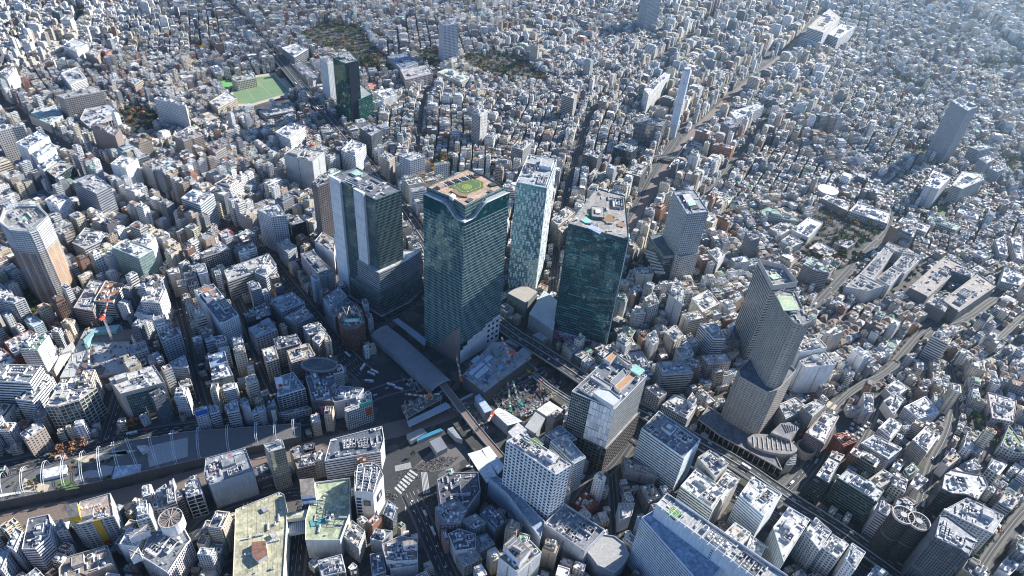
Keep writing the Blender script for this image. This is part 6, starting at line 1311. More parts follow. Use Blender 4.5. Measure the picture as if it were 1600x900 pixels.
# bus plaza paving, crossing
ras([W(*q) for q in pts('580,495 625,478 668,470 672,540 722,572 800,508 880,560 880,600 800,640 700,640 600,560')])
ras([W(*q) for q in pts('540,600 590,560 620,600 700,600 725,575 800,520 915,600 880,640 815,655 800,700 775,745 700,740 650,790 590,760 600,700 560,680')])
P = on('o', '30,100 160,60 420,40 560,200 740,330 300,510 130,440 60,240', 0); mb = MB(); mb.flat(P, .024, ASPH, (0, 0, 0)); tag(mb.build('road'), 'open asphalt bus plaza', kind='structure'); ras(P)
P = on('t', '215,60 470,-90 760,60 600,190 580,330 520,400 400,560 330,470 190,300', 0); mb = MB(); mb.flat(P, .028, ASPH, (0, 0, 0)); tag(mb.build('road'), 'scramble crossing', kind='structure'); ras(P, grow=4)
P = on('t', '420,150 560,20 700,-30 800,70 700,140 560,170', 0); mb = MB(); mb.flat(P, .14, PAVE, (0, 0, 0)); tag(mb.build('pavement'), 'brick square by the crossing', kind='structure'); ras(P)
def zebra(label, t, s, n):
    a, b, c_, d_ = [TW(t, x, y, 0) for x, y in pts(s)]; mb = MB()     # a-b one kerb, d-c the other; bars run a->d
    for k in range(n):
        t0, t1 = (k+.15)/n, (k+.7)/n; mb.poly([(*lerp(a, b, t0), .045), (*lerp(a, b, t1), .045), (*lerp(d_, c_, t1), .045), (*lerp(d_, c_, t0), .045)], LINE, (0, 0, 0))
    tag(mb.build('crosswalk'), label, kind='structure')
def zebra2(label, t, s, n):
    a, b, c_, d_ = [TW(t, x, y, 0) for x, y in pts(s)]; mb = MB()
    for k in range(n):
        t0, t1 = (k+.15)/n, (k+.7)/n; mb.poly([(*lerp(a, d_, t0), .045), (*lerp(b, c_, t0), .045), (*lerp(b, c_, t1), .045), (*lerp(a, d_, t1), .045)], LINE, (0, 0, 0))
    tag(mb.build('crosswalk'), label, kind='structure')
zebra2('diagonal crosswalk', 't', '295,285 340,330 470,180 415,145', 7); zebra('upper crosswalk', 't', '305,165 300,125 410,100 420,140', 9); zebra('right crosswalk', 't', '485,170 530,168 550,310 500,325', 5)
zebra2('lower crosswalk', 't', '370,445 370,405 490,385 495,425', 7); zebra('crosswalk at the sloping street', 't', '545,800 570,835 665,790 640,765', 10); zebra('crosswalk at the sloping street foot', 't', '540,895 545,860 670,860 665,895', 9)
zebra('crosswalk by the round-tanked store', 's', '555,615 580,620 670,490 640,490', 3); zebra('crosswalk by the boulevard corner', 'm', '990,870 1000,830 1110,790 1125,830', 10); zebra('crosswalk at the hotel junction', 'w', '250,290 275,310 300,300 275,275', 6)
ras([TW('w', *q, 0) for q in ((300, 250), (440, 380), (740, 585), (860, 660), (960, 720), (840, 560), (480, 330))])
# car park
for lab, t_, q_ in (('open car park full of white cars', 'l', '320,160 420,130 500,180 400,300 340,250'), ('small car park by the brick flats', 'm', '430,140 560,0 520,-20 410,90')):
    P = on(t_, q_, 0); mb = MB(); mb.flat(P, .02, ASPH, (0, 0, 0)); tag(mb.build('road'), lab, kind='structure'); ras(P)
# rooftop park
pkr = thing('rooftop_park', 'long planted roof park deck with paths and a sand court beside the railway', 'park deck', (*W(200, 720), 0))
UP = [W(*q, 12) for q in pts('-60,762 0,748 83,724 150,706 200,690 290,675 400,667 470,662')]; LO = [W(*q, 12) for q in pts('-60,795 0,784 78,768 150,754 220,738 290,722 400,697 470,682')]
PK = ccw(UP+LO[::-1]); mb = MB(); mb.prism(PK, 0, 12, WALL, (.1, .105, .11), PAVE, (0, 0, 0)); part(pkr, mb, 'deck'); ras(PK, grow=2); mb = MB(); mb.ring(PK, .3, 12, 13.1, WALL, (.25, .26, .27)); part(pkr, mb, 'railing')
for nm_, t_, q_, m_ in (('lawn', 'r', '380,245 470,300 560,280 480,215', TURF), ('path', 'r', '520,230 780,190 800,130 720,120 560,180', CONC), ('planting_bed', 'r', '170,210 240,240 350,260 330,310 150,310', SAND), ('planting_bed', 'i', '480,330 590,330 650,310 600,310', SAND), ('sand_court', 'i', '690,325 700,390 880,340 880,250 700,290', CONC), ('planting_bed', 'i', '890,250 900,330 1010,300 1010,260', PAVE), ('lawn', 'r', '500,70 620,110 900,40 880,10', SAND)):
    P = on(t_, q_, 12.05); mb = MB(); mb.flat(P, 12.06 if nm_ != 'path' else 12.09, m_, (0, 0, 0)); part(pkr, mb, nm_)
for nm_, t_, q_, h_, c_ in (('pavilion', 'r', '298,215 470,178 465,115 305,150', 16, (.66, .68, .7)), ('pavilion', 'i', '525,440 655,405 660,375 540,385', 15, (.4, .47, .56)), ('sunken_stair', 'r', '550,160 700,150 710,125 560,130', 12.5, (.1, .1, .11)), ('shelter', 'i', '640,290 665,320 700,300 690,285', 17, (.5, .5, .5)), ('bench_row', 'r', '0,345 140,320 140,305 0,325', 13.2, (.6, .58, .52))):
    P = PL(t_, q_, h_); mb = MB(); mb.prism(P, 12.05, h_, WALL, c_, ROOF, c_); part(pkr, mb, nm_)
for k in range(17):      # white hoops over the deck
    t = (k+.6)/17; i_ = min(6, int(t*7)); f = t*7-i_; a, b = lerp(UP[i_], UP[i_+1], f), lerp(LO[i_], LO[i_+1], f)
    for d_ in (0, 1.8):
        mb = MB(); dx, dy = b[0]-a[0], b[1]-a[1]; L_ = hypot(dx, dy); ox, oy = -dy/L_*d_, dx/L_*d_; prev = None
        for j in range(13):
            an = pi*j/12; p = ((a[0]+b[0])/2-dx/2*cos(an)*1.02+ox, (a[1]+b[1])/2-dy/2*cos(an)*1.02+oy, 12+15*sin(an)**.7)
            if prev: mb.tube(prev, p, .2, WALL, (.62, .66, .7), 4)
            prev = p
        part(pkr, mb, 'hoop')
P = on('e', '275,875 395,640 470,625 560,620 640,650 600,860 470,880', 0); ras(P, grow=2)
cs_, P = shed('construction_block', 'broad concrete slabs of the building site below the red and white tower crane', 'e', '280,870 400,640 560,620 610,690 590,850', 5, (.4, .41, .41), 'building site', z0=0)
for q_, c_, z_ in (('360,850 480,850 490,820 430,815 440,730 420,725', (.15, .12, .11), 6.5), ('430,700 620,690 630,640 440,665', (.2, .17, .15), 7), ('390,690 440,640 560,625 545,650 440,660 400,720', (.25, .42, .42), 12), ('250,830 290,745 340,700 350,720 260,850', (.5, .49, .45), 9)):
    P = on('e', q_, z_); mb = MB(); mb.prism(P, 5.02, z_, WALL, c_); part(cs_, mb, 'slab_piece')
shed('construction_block', 'brown dug strip and site boards in front of the concrete slabs', 'e', '270,890 330,915 500,900 480,870', .6, (.16, .09, .05), 'building site', z0=0)
# sports ground, school tracks
def patch(label, t, s, mat, z=.03, name='sports_ground'):
    P = on(t, s, 0); mb = MB(); mb.flat(P, z, mat, (0, 0, 0)); o = mb.build(name); tag(o, label, kind='structure'); ras(P); return o
M_ART = mat_flat('artificial_turf', (.14, .22, .11), .9, 0, .08, .05); M_ART2 = mat_flat('green_court', (.12, .34, .1), .9, 0, .08, .05); M_TRK = mat_flat('red_court', (.36, .17, .14), .9, 0, .08, .1)
patch('pale surround of the football pitch', 'b', '-125,460 -105,385 -60,360 90,340 175,440 -20,498 -110,498', SAND, z=.018, name='sports_surround'); o = patch('green football pitch', 'b', '-110,450 -95,395 -60,372 80,352 160,432 -20,486 -100,486', TURF); o.data.materials[0] = M_ART
ras(on('b', '-130,450 -110,540 20,530 200,500 180,460 0,480', 0)); patch('sand tennis court', 'b', '100,370 180,450 255,415 180,355', SAND, name='tennis_court')
o = patch('small bright green court', 'a', '1015,385 1040,420 1105,410 1075,375', TURF, name='tennis_court'); o.data.materials[0] = M_ART2
o = patch('red school court', 'b', '495,395 560,430 580,400 550,380', SAND); o.data.materials[0] = M_TRK
o = patch('school yard lawn', 'b', '850,375 960,425 975,405 860,365', TURF)
patch('brown school yard', 'c', '0,125 60,155 140,140 60,110', SAND); patch('school court', 'h', '740,95 830,130 830,70 790,60', TURF); patch('sandy school yard', 'h', '30,80 130,125 160,105 80,70', SAND); patch('sandy building plot', 'l', '265,90 300,140 325,100 290,80', SAND)
M_PGR = mat_flat('pale_green_court', (.4, .5, .42), .9, 0, .08, .05); o = patch('long pale green sports strip', 'd', '985,105 1000,95 1230,265 1200,285', SAND); o.data.materials[0] = M_PGR
rh_ = thing('round_hall', 'round hall with a bright white roof above the schools', 'hall', (*W(1294, 296, 12), 0)); c_ = W(1294, 296, 12); P = circ(*c_, 19, 20); mb = MB(); mb.prism(P, 0, 12, WALL, (.6, .6, .6), ROOF, (.78, .78, .78)); part(rh_, mb, 'wall'); ras(P, grow=2)
mb = MB(); cl = on('b', '-60,400 80,370 150,430 -10,470', 0)
Q = inset(cl, 1.5)
for k in range(4): strip(mb, [Q[k], Q[(k+1) % 4]], -.25, .25, .05, LINE)
strip(mb, [lerp(Q[0], Q[1], .5), lerp(Q[3], Q[2], .5)], -.25, .25, .055, LINE); tag(mb.build('pitch_marking'), kind='structure')
# ============================================================ TREES
def tree_mesh(key, col, h, r, n=170, seed=1, conic=False):
    rn = random.Random(seed); mb = MB(); mb.tube((0, 0, 0), (0, 0, h*.45), .28, WALL, (.12, .09, .07), 6, .18)
    for k in range(5): a = rn.uniform(0, 6.28); mb.tube((0, 0, h*.35), (cos(a)*r*.5, sin(a)*r*.5, h*.65), .12, WALL, (.12, .09, .07), 4, .05)
    lobes = [(rn.uniform(-.5, .5)*r, rn.uniform(-.5, .5)*r, h*rn.uniform(.5, .8), r*rn.uniform(.4, .65)) for _ in range(7)]
    for k in range(n):
        lx, ly, lz, lr = rn.choice(lobes); th = rn.uniform(0, 6.28); ph = math.acos(rn.uniform(-.6, 1)); rr = lr*rn.uniform(.6, 1.05)
        c_ = np.array([lx+rr*sin(ph)*cos(th), ly+rr*sin(ph)*sin(th), lz+rr*cos(ph)*.85])
        if conic: f = rn.random(); rr = r*.55*(1-f)+.2; c_ = np.array([rr*cos(th), rr*sin(th), h*(.15+.85*f)])
        s_ = rn.uniform(.5, 1.0)*r*.21; u_ = np.array([rn.gauss(0, 1) for _ in range(3)]); u_ /= np.linalg.norm(u_); v_ = np.cross(u_, [rn.gauss(0, 1) for _ in range(3)]); v_ /= np.linalg.norm(v_)
        k_ = rn.uniform(.6, 1.3); cc_ = tuple(x*k_ for x in col)
        mb.poly([tuple(c_+u_*s_), tuple(c_+v_*s_), tuple(c_-u_*s_*.9), tuple(c_-v_*s_)], LEAF, cc_)
    return mb
TK = dict(green=('broad green tree', (.065, .1, .03)), dark=('dark evergreen tree', (.04, .065, .03)), gold=('golden autumn ginkgo tree', (.36, .2, .03)), rust=('rust-brown autumn tree', (.17, .085, .042)), red=('deep red autumn tree', (.2, .045, .03)), conifer=('tall dark conifer', (.025, .045, .022)), olive=('olive green tree', (.11, .12, .04)))
TM = {}
def tmesh(kind, v):
    if (kind, v) not in TM:
        o = tree_mesh(kind, TK[kind][1], 9, 4.2, 240, v+hash_(kind) % 97, kind == 'conifer').build('crown'); TM[(kind, v)] = o.data; bpy.data.objects.remove(o)
    return TM[(kind, v)]
NTREE = 0; rr2 = random.Random(31)
def tree(kind, x, y, s=1., where='', group=None, z=0.):
    global NTREE
    if NTREE >= 258 and z == 0: return wtree(kind, x, y, s, 80)
    NTREE += 1; o = bpy.data.objects.new('tree', tmesh(kind, random.randrange(4))); COL.objects.link(o); o.location = (x, y, z); o.scale = (s, s, s*random.uniform(.85, 1.15)); o.rotation_euler = (0, 0, random.uniform(0, 6.28))
    tag(o, TK[kind][0]+' '+where, 'tree', group or TK[kind][0]+'s '+where); return o
WOODS = MB(); WT = {}
def wtree(kd, x, y, s, n):
    key = (kd, n, random.randrange(5))
    if key not in WT: WT[key] = tree_mesh(kd, TK[kd][1], 9, 4.6, n, key[2]+5)
    m = WT[key]; n0 = len(WOODS.v); a = random.uniform(0, 6.28); c_, q_ = cos(a)*s, sin(a)*s
    WOODS.v.extend([(v[0]*c_-v[1]*q_+x, v[0]*q_+v[1]*c_+y, v[2]*s) for v in m.v]); WOODS.f.extend([tuple([i+n0 for i in f]) for f in m.f]); WOODS.m += m.m; WOODS.c += m.c; WOODS.p += m.p; WOODS.uv += m.uv
def wood(t, s, mixk, dens=1/60., where='', indiv=0, size=1.1):
    """trees scattered over an area; the first ones as individual trees, the rest in the massed wood"""
    P = on(t, s, 0); ras(P); A = abs(area2(P))/2; xs = [p[0] for p in P]; ys = [p[1] for p in P]; n = int(A*dens*.52); k = 0; tries = 0; pl = []
    while k < n and tries < n*20:
        tries += 1; x, y = random.uniform(min(xs), max(xs)), random.uniform(min(ys), max(ys))
        if not inpoly(P, x, y) or any(hypot(x-q[0], y-q[1]) < 5 for q in pl[-40:]): continue
        pl.append((x, y)); k += 1
    pl.sort(key=lambda q: q[1])
    for j, (x, y) in enumerate(pl):
        kd = random.choices([m[0] for m in mixk], [m[1] for m in mixk])[0]; s_ = random.uniform(.75, 1.35)*size
        if j < indiv: tree(kd, x, y, s_, where)
        else:
            wtree(kd, x, y, s_, 80)
GM = [('green', 5), ('dark', 3), ('olive', 3.5), ('rust', 2.2), ('gold', .5)]
wood('b', '215,170 330,110 480,130 520,190 600,270 560,340 500,330 420,250 300,240 210,200', GM, 1/75, 'in the upper shrine wood', 26)
wood('b', '490,280 600,260 660,320 640,345 560,340 490,310', GM, 1/80, 'beside the school roofs', 10)
wood('b', '740,250 850,230 880,310 840,330 780,300', GM, 1/75, 'left of the pale campus tower', 12)
wood('b', '960,270 1100,250 1200,270 1200,390 1130,370 1010,320', GM, 1/75, 'in the wood right of the campus tower', 22)
wood('c', '0,260 60,290 150,360 160,390 60,385 0,360', GM+[('gold', 2), ('rust', 2)], 1/75, 'at the tip of the long wood', 12)
wood('a', '560,520 640,500 740,540 740,610 640,640 570,610', [('dark', 3), ('rust', 5), ('green', 2), ('gold', .6), ('conifer', 2)], 1/75, 'in the university garden', 30)
wood('a', '400,0 560,-10 590,15 440,30', GM, 1/75, 'at the top edge', 6); wood('a', '310,30 400,40 390,90 330,80', GM+[('rust', 4)], 1/80, 'in the upper left grove', 8)
wood('a', '900,210 1000,220 1010,250 930,250', GM, 1/80, 'on the knoll near the gymnasium', 6); wood('a', '60,180 140,190 150,215 70,205', [('rust', 4), ('red', 1)], 1/80, 'behind the upper left terraces', 5)
wood('b', '800,790 860,740 920,770 900,830 830,850', [('gold', 3), ('rust', 2), ('green', 3)], 1/70, 'behind the tallest tower roof', 10)
wood('e', '130,470 200,480 220,520 360,450 420,420 380,500 330,560 200,620 150,600', GM, 1/85, 'round the foot of the spiked flats', 22)
wood('h', '140,250 240,80 330,100 530,150 520,220 440,270 420,330 370,330 250,340 160,310', GM+[('rust', 3)], 1/95, 'on the wooded campus hill', 40, 1.15)
wood('h', '600,420 660,380 700,340 760,330 640,480 560,500', GM, 1/120, 'between campus and condominium', 12, .9)
wood('l', '920,160 1060,150 1110,190 1090,310 1050,350 1000,310 940,230', GM+[('gold', 1)], 1/95, 'in the garden quarter at right', 26)
wood('g', '820,400 900,390 940,440 850,440', [('olive', 3), ('rust', 1)], 1/60, 'beside the grey grid-faced tower', 8, .8)
wood('l', '110,180 140,230 190,270 220,230 200,190', [('red', 3), ('rust', 2), ('green', 2)], 1/80, 'by the stone drum', 7, .8)
wood('J', '100,250 190,330 250,320 200,240', [('green', 3), ('gold', 1), ('red', 1)], 1/60, 'behind the hotel terrace gate', 7, .8)
wood('J', '150,560 420,740 560,840 600,880 540,860 330,740 140,590', [('dark', 3), ('green', 2)], 1/45, 'along the hotel terrace street', 18, .8)
wood('d', '580,350 680,390 740,400 700,430 600,400', GM, 1/90, 'in the far right park', 6); wood('d', '980,290 1200,300 1200,340 1000,330', GM, 1/90, 'by the far right sports strip', 6)
wood('d', '640,690 740,700 720,760 640,740', [('rust', 3), ('green', 2)], 1/80, 'left of the lone tower', 6); wood('d', '1100,750 1200,740 1200,820 1120,830', GM, 1/90, 'right of the stepped slabs', 6)
def trow(kind, t, pl, where, s=1., z=0., sp=None):
    for x, y in pts(pl): q = TW(t, x, y, z+4.5); tree(kind, *q, s*random.uniform(.85, 1.15), where, z=z)
trow('rust', 'i', '290,305 350,295 395,285 600,195 625,190', 'on the boulevard beside the park', 1.35)
trow('rust', 'r', '380,60 440,40 500,30', 'at the top edge of the park street', 1.3)
trow('gold', 'a', '430,690 415,700 605,560 625,600 735,365 780,445 800,450 915,598 660,5', 'in the left part of the view', 1.0)
trow('gold', 'c', '995,490', 'standing alone beside the railway', 1.9); trow('gold', 'b', '860,775 845,800 640,360 925,365 1048,325 525,360', 'in the upper middle quarter', 1.15)
trow('gold', 'l', '1070,175', 'in the garden quarter', 1.6); trow('red', 'l', '1070,230 1080,690 150,245', 'in the lower right quarter', 1.2)
trow('rust', 'h', '340,510 355,520 325,520 60,40 90,45', 'on the campus edge', 1.5); trow('green', 'h', '490,185 500,200 640,110', 'standing tall over the campus street', 1.8)
trow('olive', 'r', '430,270 400,280 250,245 200,230 290,300', 'in the rooftop park', .5, 12); trow('rust', 'r', '490,150 550,100 215,250 720,90 760,80 640,75', 'in the rooftop park', .5, 12); trow('green', 'r', '510,95 785,70 660,80 760,200 735,215 575,100', 'in the rooftop park', .5, 12)
for k in range(26):
    a_, b_ = rr2.random()*.42, rr2.uniform(.12, .9); i_ = min(6, int(a_*7)); f_ = a_*7-i_; q_ = lerp(lerp(UP[i_], UP[i_+1], f_), lerp(LO[i_], LO[i_+1], f_), b_); tree(rr2.choice(('rust', 'olive', 'green')), q_[0], q_[1], rr2.uniform(.25, .5), 'in the rooftop park', z=12)
trow('rust', 'A', '410,655 470,645 520,625 200,720 250,715 620,595', 'along the shaded park street', .6); trow('green', 'r', '800,750 815,780', 'in the narrow yard', .6)
trow('dark', 't', '430,40', 'on the square by the crossing', .8); trow('green', 't', '565,340', 'on the crossing corner', .5)
Lb = R['bou']
for k in range(8, len(Lb)-14, 1):
    for sg in (-1, 1):
        p = offs(Lb, sg*13)[k]; tree('rust', *p, random.uniform(.6, .85), 'lining the wide boulevard')
Lb = R['br']
for k in range(0, len(Lb)): p = offs(Lb, 7)[k]; tree('green', *p, .65, 'lining the lower right street'); p = offs(Lb, 7)[k]; tree('dark', p[0]+4, p[1]+5, .6, 'lining the lower right street')
Lb = R['east']
for k in range(0, len(Lb)): p = offs(Lb, 7.5)[k]; tree('green', *p, .6, 'lining the condominium street')
# ============================================================ CRANES
def crane(label, base, z0, hm, az, el, jl, col, col2=(.7, .7, .7), name='tower_crane'):
    x, y = base; r_ = thing(name, label, 'crane', (x, y, z0)); mb = MB()
    def lat(a, b, w, ca, cb, seg):
        a = np.array(a, float); b = np.array(b, float); d = b-a; L_ = np.linalg.norm(d); d /= L_; h = np.array([0, 0, 1.]) if abs(d[2]) < .9 else np.array([1., 0, 0]); u_ = np.cross(d, h); u_ /= np.linalg.norm(u_); v_ = np.cross(d, u_)
        C4 = [(u_+v_)*w, (u_-v_)*w, (-u_-v_)*w, (-u_+v_)*w]
        for k in range(seg):
            p, q = a+(b-a)*k/seg, a+(b-a)*(k+1)/seg; c_ = ca if k % 2 == 0 else cb
            for i in range(4): mb.tube(p+C4[i], q+C4[i], .22, WALL, c_, 4); mb.tube(p+C4[i], q+C4[(i+1) % 4], .14, WALL, c_, 4)
    if hm > 0: lat((x, y, z0), (x, y, z0+hm), .9, col2, col2, max(3, int(hm/3))); part(r_, mb, 'mast'); mb = MB()
    zt = z0+hm; dx, dy = cos(az), sin(az)
    mb.box(x-dx*2, y-dy*2, 8, 3.4, zt, zt+2.6, az, WALL, col); mb.tube((x-dx*1, y-dy*1, zt+2), (x-dx*4, y-dy*4, zt+9), .4, WALL, col, 4); mb.box(x+dx*2.5, y+dy*2.5, 1.8, 2, zt+1, zt+3.5, az, WALL, (.7, .7, .7)); part(r_, mb, 'cab'); mb = MB()
    e = (x+dx*jl*cos(el), y+dy*jl*cos(el), zt+2+jl*sin(el)); lat((x+dx*2, y+dy*2, zt+2), e, .65, col, (.72, .7, .68), max(4, int(jl/4))); part(r_, mb, 'jib'); mb = MB()
    mb.tube((x-dx*4, y-dy*4, zt+9), e, .1, WALL, (.2, .2, .2), 4); mb.tube(e, (e[0], e[1], e[2]-12), .08, WALL, (.2, .2, .2), 4); mb.box(e[0], e[1], 1, 1, e[2]-13.5, e[2]-12, 0, WALL, (.5, .4, .1)); part(r_, mb, 'cable')
def cr(label, t, bx, by, z0, hm, tx, ty, jl, col, el=.8, **k):
    b = TW(t, bx, by, z0+hm); best = (1e9, 0)
    for i in range(72):
        for e_ in (.3, .5, .7, .9, 1.1):
            a_ = i*pi/36; q = proj(b[0]+cos(a_)*jl*cos(e_), b[1]+sin(a_)*jl*cos(e_), z0+hm+jl*sin(e_)); T_ = TP(t, tx, ty); e = hypot(q[0]-T_[0], q[1]-T_[1])
            if e < best[0]: best = (e, a_, e_)
    crane(label, b, z0, hm, best[1], best[2], jl, col, **k)
ORA = (.6, .1, .05)
cr('red and white tower crane rising from the concrete slabs on the left', 'e', 485, 590, 5, 38, 520, 440, 30, ORA)
cr('red crane with upright red and white jib at the upper plaza', 'b', 262, 680, 2, 25, 200, 500, 46, ORA)
cr('red and white crane on the corner of the half-built station block', 'p', 460, 190, 20, 14, 370, 50, 26, ORA)
cr('orange crane on the steel gantry with jib over the white cladding', 'o', 960, 185, 10, 4, 920, -20, 28, (.55, .2, .08))
cr('orange crane with red and white jib lying over the bus plaza', 'o', 640, 360, 11, 5, 440, 340, 30, (.55, .2, .08))
cr('red and white crane on the roof of the grey-clad store', 's', 715, 170, 33, 2, 830, 20, 20, ORA)
cr('long red and white crawler crane jib over the excavation', 'p', 590, 740, 0, 5, 765, 460, 44, (.55, .05, .08), name='crawler_crane')
cr('teal crawler crane leaning over the excavation', 'p', 550, 665, 0, 3, 497, 480, 30, (.02, .25, .22), name='crawler_crane')
cr('green piling rig standing in the excavation', 'p', 465, 720, 0, 3, 435, 475, 38, (.03, .2, .1), name='piling_rig')
cr('orange-red lifting beam crane beside the white-roofed temporary station', 'p', 290, 780, 12, 3, 250, 860, 14, ORA)
cr('blue rig at the edge of the concrete slabs', 'e', 420, 825, 5, 3, 418, 745, 24, (.05, .15, .3), name='piling_rig')
for lab, t_, x_, y_, c_ in (('yellow excavator in the excavation, upper one', 'p', 640, 370, (.6, .38, .05)), ('yellow excavator in the excavation, lower one', 'p', 705, 415, (.6, .38, .05)), ('small yellow excavator on the left building site', 'e', 425, 712, (.6, .4, .05)), ('small yellow excavator near the far end of the excavation', 'p', 730, 435, (.6, .35, .05))):
    x, y = TW(t_, x_, y_, 1); r_ = thing('excavator', lab, 'excavator', (x, y, 0)); a_ = random.uniform(0, 3)
    mb = MB(); mb.box(x, y, 4.4, 3.2, 0, 1, a_, WALL, (.05, .05, .05)); part(r_, mb, 'tracks'); mb = MB(); mb.box(x, y, 4, 2.8, 1.05, 2.8, a_, WALL, c_); part(r_, mb, 'cab'); mb = MB(); mb.tube((x, y, 2.4), (x+5*cos(a_), y+5*sin(a_), 6), .5, WALL, c_, 4); mb.tube((x+5*cos(a_), y+5*sin(a_), 6), (x+8*cos(a_), y+8*sin(a_), 2), .4, WALL, c_, 4); part(r_, mb, 'arm')
# ============================================================ VEHICLES
def car_mb(col, k='car'):
    mb = MB()
    if k == 'car':
        mb.prism([(-2.2, -.85), (2.2, -.85), (2.25, .85), (-2.2, .85)], .3, .95, WALL, col); mb.poly([(-1.7, -.75, .95), (1.2, -.75, .95), (.7, -.65, 1.5), (-1.3, -.65, 1.5)], GLASS, DK); mb.poly([(1.2, .75, .95), (-1.7, .75, .95), (-1.3, .65, 1.5), (.7, .65, 1.5)], GLASS, DK)
        mb.poly([(1.2, -.75, .95), (1.2, .75, .95), (.7, .65, 1.5), (.7, -.65, 1.5)], GLASS, DK); mb.poly([(-1.7, .75, .95), (-1.7, -.75, .95), (-1.3, -.65, 1.5), (-1.3, .65, 1.5)], GLASS, DK); mb.poly([(-1.3, -.65, 1.5), (.7, -.65, 1.5), (.7, .65, 1.5), (-1.3, .65, 1.5)], WALL, col)
        for x in (-1.4, 1.4):
            for y in (-.85, .85): mb.tube((x, y-.1, .32), (x, y+.1, .32), .32, WALL, (.03, .03, .03), 8)
    elif k == 'bus':
        mb.box(0, 0, 10.6, 2.5, .4, 1.3, 0, WALL, col); mb.box(0, 0, 10.4, 2.4, 1.3, 2.3, 0, GLASS, DK); mb.box(0, 0, 10.6, 2.5, 2.3, 3.1, 0, WALL, (.7, .7, .7)); mb.box(-1, 0, 3, 1.6, 3.1, 3.35, 0, WALL, (.5, .5, .5))
        for x in (-3.4, 3.2):
            for y in (-1.2, 1.2): mb.tube((x, y-.15, .5), (x, y+.15, .5), .5, WALL, (.03, .03, .03), 8)
    elif k == 'truck':
        mb.box(-.9, 0, 5.6, 2.3, .9, 3.2, 0, WALL, col); mb.box(2.9, 0, 1.7, 2.2, .5, 2.4, 0, WALL, (.6, .6, .62)); mb.box(3.5, 0, .55, 2.0, 1.5, 2.2, 0, GLASS, DK); mb.box(0, 0, 7, 1.2, .45, .9, 0, WALL, (.05, .05, .05))
        for x in (-2.4, 2.7):
            for y in (-1.05, 1.05): mb.tube((x, y-.15, .45), (x, y+.15, .45), .45, WALL, (.03, .03, .03), 8)
    else:   # train car
        mb.box(0, 0, 19.4, 2.9, .5, 1.6, 0, WALL, (.55, .57, .58)); mb.box(0, 0, 19.3, 2.85, 1.6, 2.5, 0, GLASS, DK); mb.box(0, 0, 19.4, 2.9, 2.5, 3.6, 0, WALL, (.5, .52, .53)); mb.box(0, 0, 19.2, 2.94, 1.2, 1.45, 0, WALL, col); mb.box(0, 0, 4, 1.8, 3.6, 4, 0, WALL, (.35, .36, .37))
    return mb
VC = dict(white=(.75, .75, .75), silver=(.45, .46, .48), black=(.03, .03, .035), grey=(.2, .21, .22), blue=(.05, .1, .3), red=(.4, .04, .04))
VM = {}
def vehicle(kind, cn, x, y, a, z, where):
    k = (kind, cn)
    if k not in VM:
        o = car_mb(VC[cn], kind).build(kind); VM[k] = o.data; bpy.data.objects.remove(o)
    nm = {'car': 'car', 'bus': 'bus', 'truck': 'box_truck', 'train': 'train_car'}[kind]
    o = bpy.data.objects.new(nm, VM[k]); COL.objects.link(o); o.location = (x, y, z); o.rotation_euler = (0, 0, a)
    tag(o, f'{cn} {nm.replace("_", " ")} {where}', nm.replace('_', ' '), f'{nm.replace("_", " ")}s {where}')
rv = random.Random(77)
def traffic(L, w, z, n, where, kinds=(('car', 8), ('truck', 1.5), ('bus', .7))):
    S = [0]
    for a, b in zip(L, L[1:]): S.append(S[-1]+hypot(b[0]-a[0], b[1]-a[1]))
    placed = []
    for k in range(n):
        for _ in range(12):
            s_ = rv.uniform(0, S[-1]); i = max(0, min(len(L)-2, int(np.searchsorted(S, s_))-1)); a, b = L[i], L[i+1]; f = (s_-S[i])/(S[i+1]-S[i]); p = lerp(a, b, f); an = math.atan2(b[1]-a[1], b[0]-a[0])
            lane = rv.choice([x for x in (-.36, -.14, .14, .36)]) if w > 11 else rv.choice((-.25, .25)); x, y = p[0]-sin(an)*lane*w, p[1]+cos(an)*lane*w; q = proj(x, y, z)
            if -10 < q[0] < 1610 and -10 < q[1] < 910 and not any(hypot(x-u[0], y-u[1]) < 11 for u in placed): break
        else: continue
        placed.append((x, y)); kd = rv.choices([c[0] for c in kinds], [c[1] for c in kinds])[0]; cn = rv.choices(list(VC), [5, 3, 2.5, 2, .6, .4])[0]
        if kd == 'bus': cn = rv.choice(('white', 'silver', 'red'))
        vehicle(kd, cn, x, y, an+(pi if lane > 0 else 0), z, where)
traffic(X1, 17, 13.01, 85, 'on the elevated expressway'); traffic(R['bou'], 20, .03, 40, 'on the wide boulevard'); traffic(R['meiji'], 15, .03, 34, 'on the avenue beside the rooftop park'); traffic(R['jct'], 19, .03, 36, 'on the street beside the expressway')
traffic(R['dog'], 13, .03, 18, 'on the sloping shopping street'); traffic(R['camp'], 11, .03, 12, 'on the sunlit campus street'); traffic(R['south'], 14, .03, 18, 'on the avenue left of the chimney'); traffic(R['far1'], 15, .03, 10, 'on the street under the expressway')
traffic(R['koen'], 10, .03, 8, 'on the street by the round-tanked store'); traffic(R['hill'], 11, .03, 6, 'on the short street by the hotel terraces'); traffic(R['twin'], 8, .03, 8, 'near the twin round towers'); traffic(R['sc2'], 7, .03, 6, 'in the dark canyon street')
for (x_, y_, a_) in ((120, 140, -.7), (150, 120, -.7), (305, 245, -.5), (380, 280, -.5), (40, 80, 1.0), (100, 210, -.3)):
    x, y = TW('o', x_, y_, 2); vehicle('bus', rv.choice(('white', 'silver')), x, y, a_+.3, .03, 'waiting on the bus plaza')
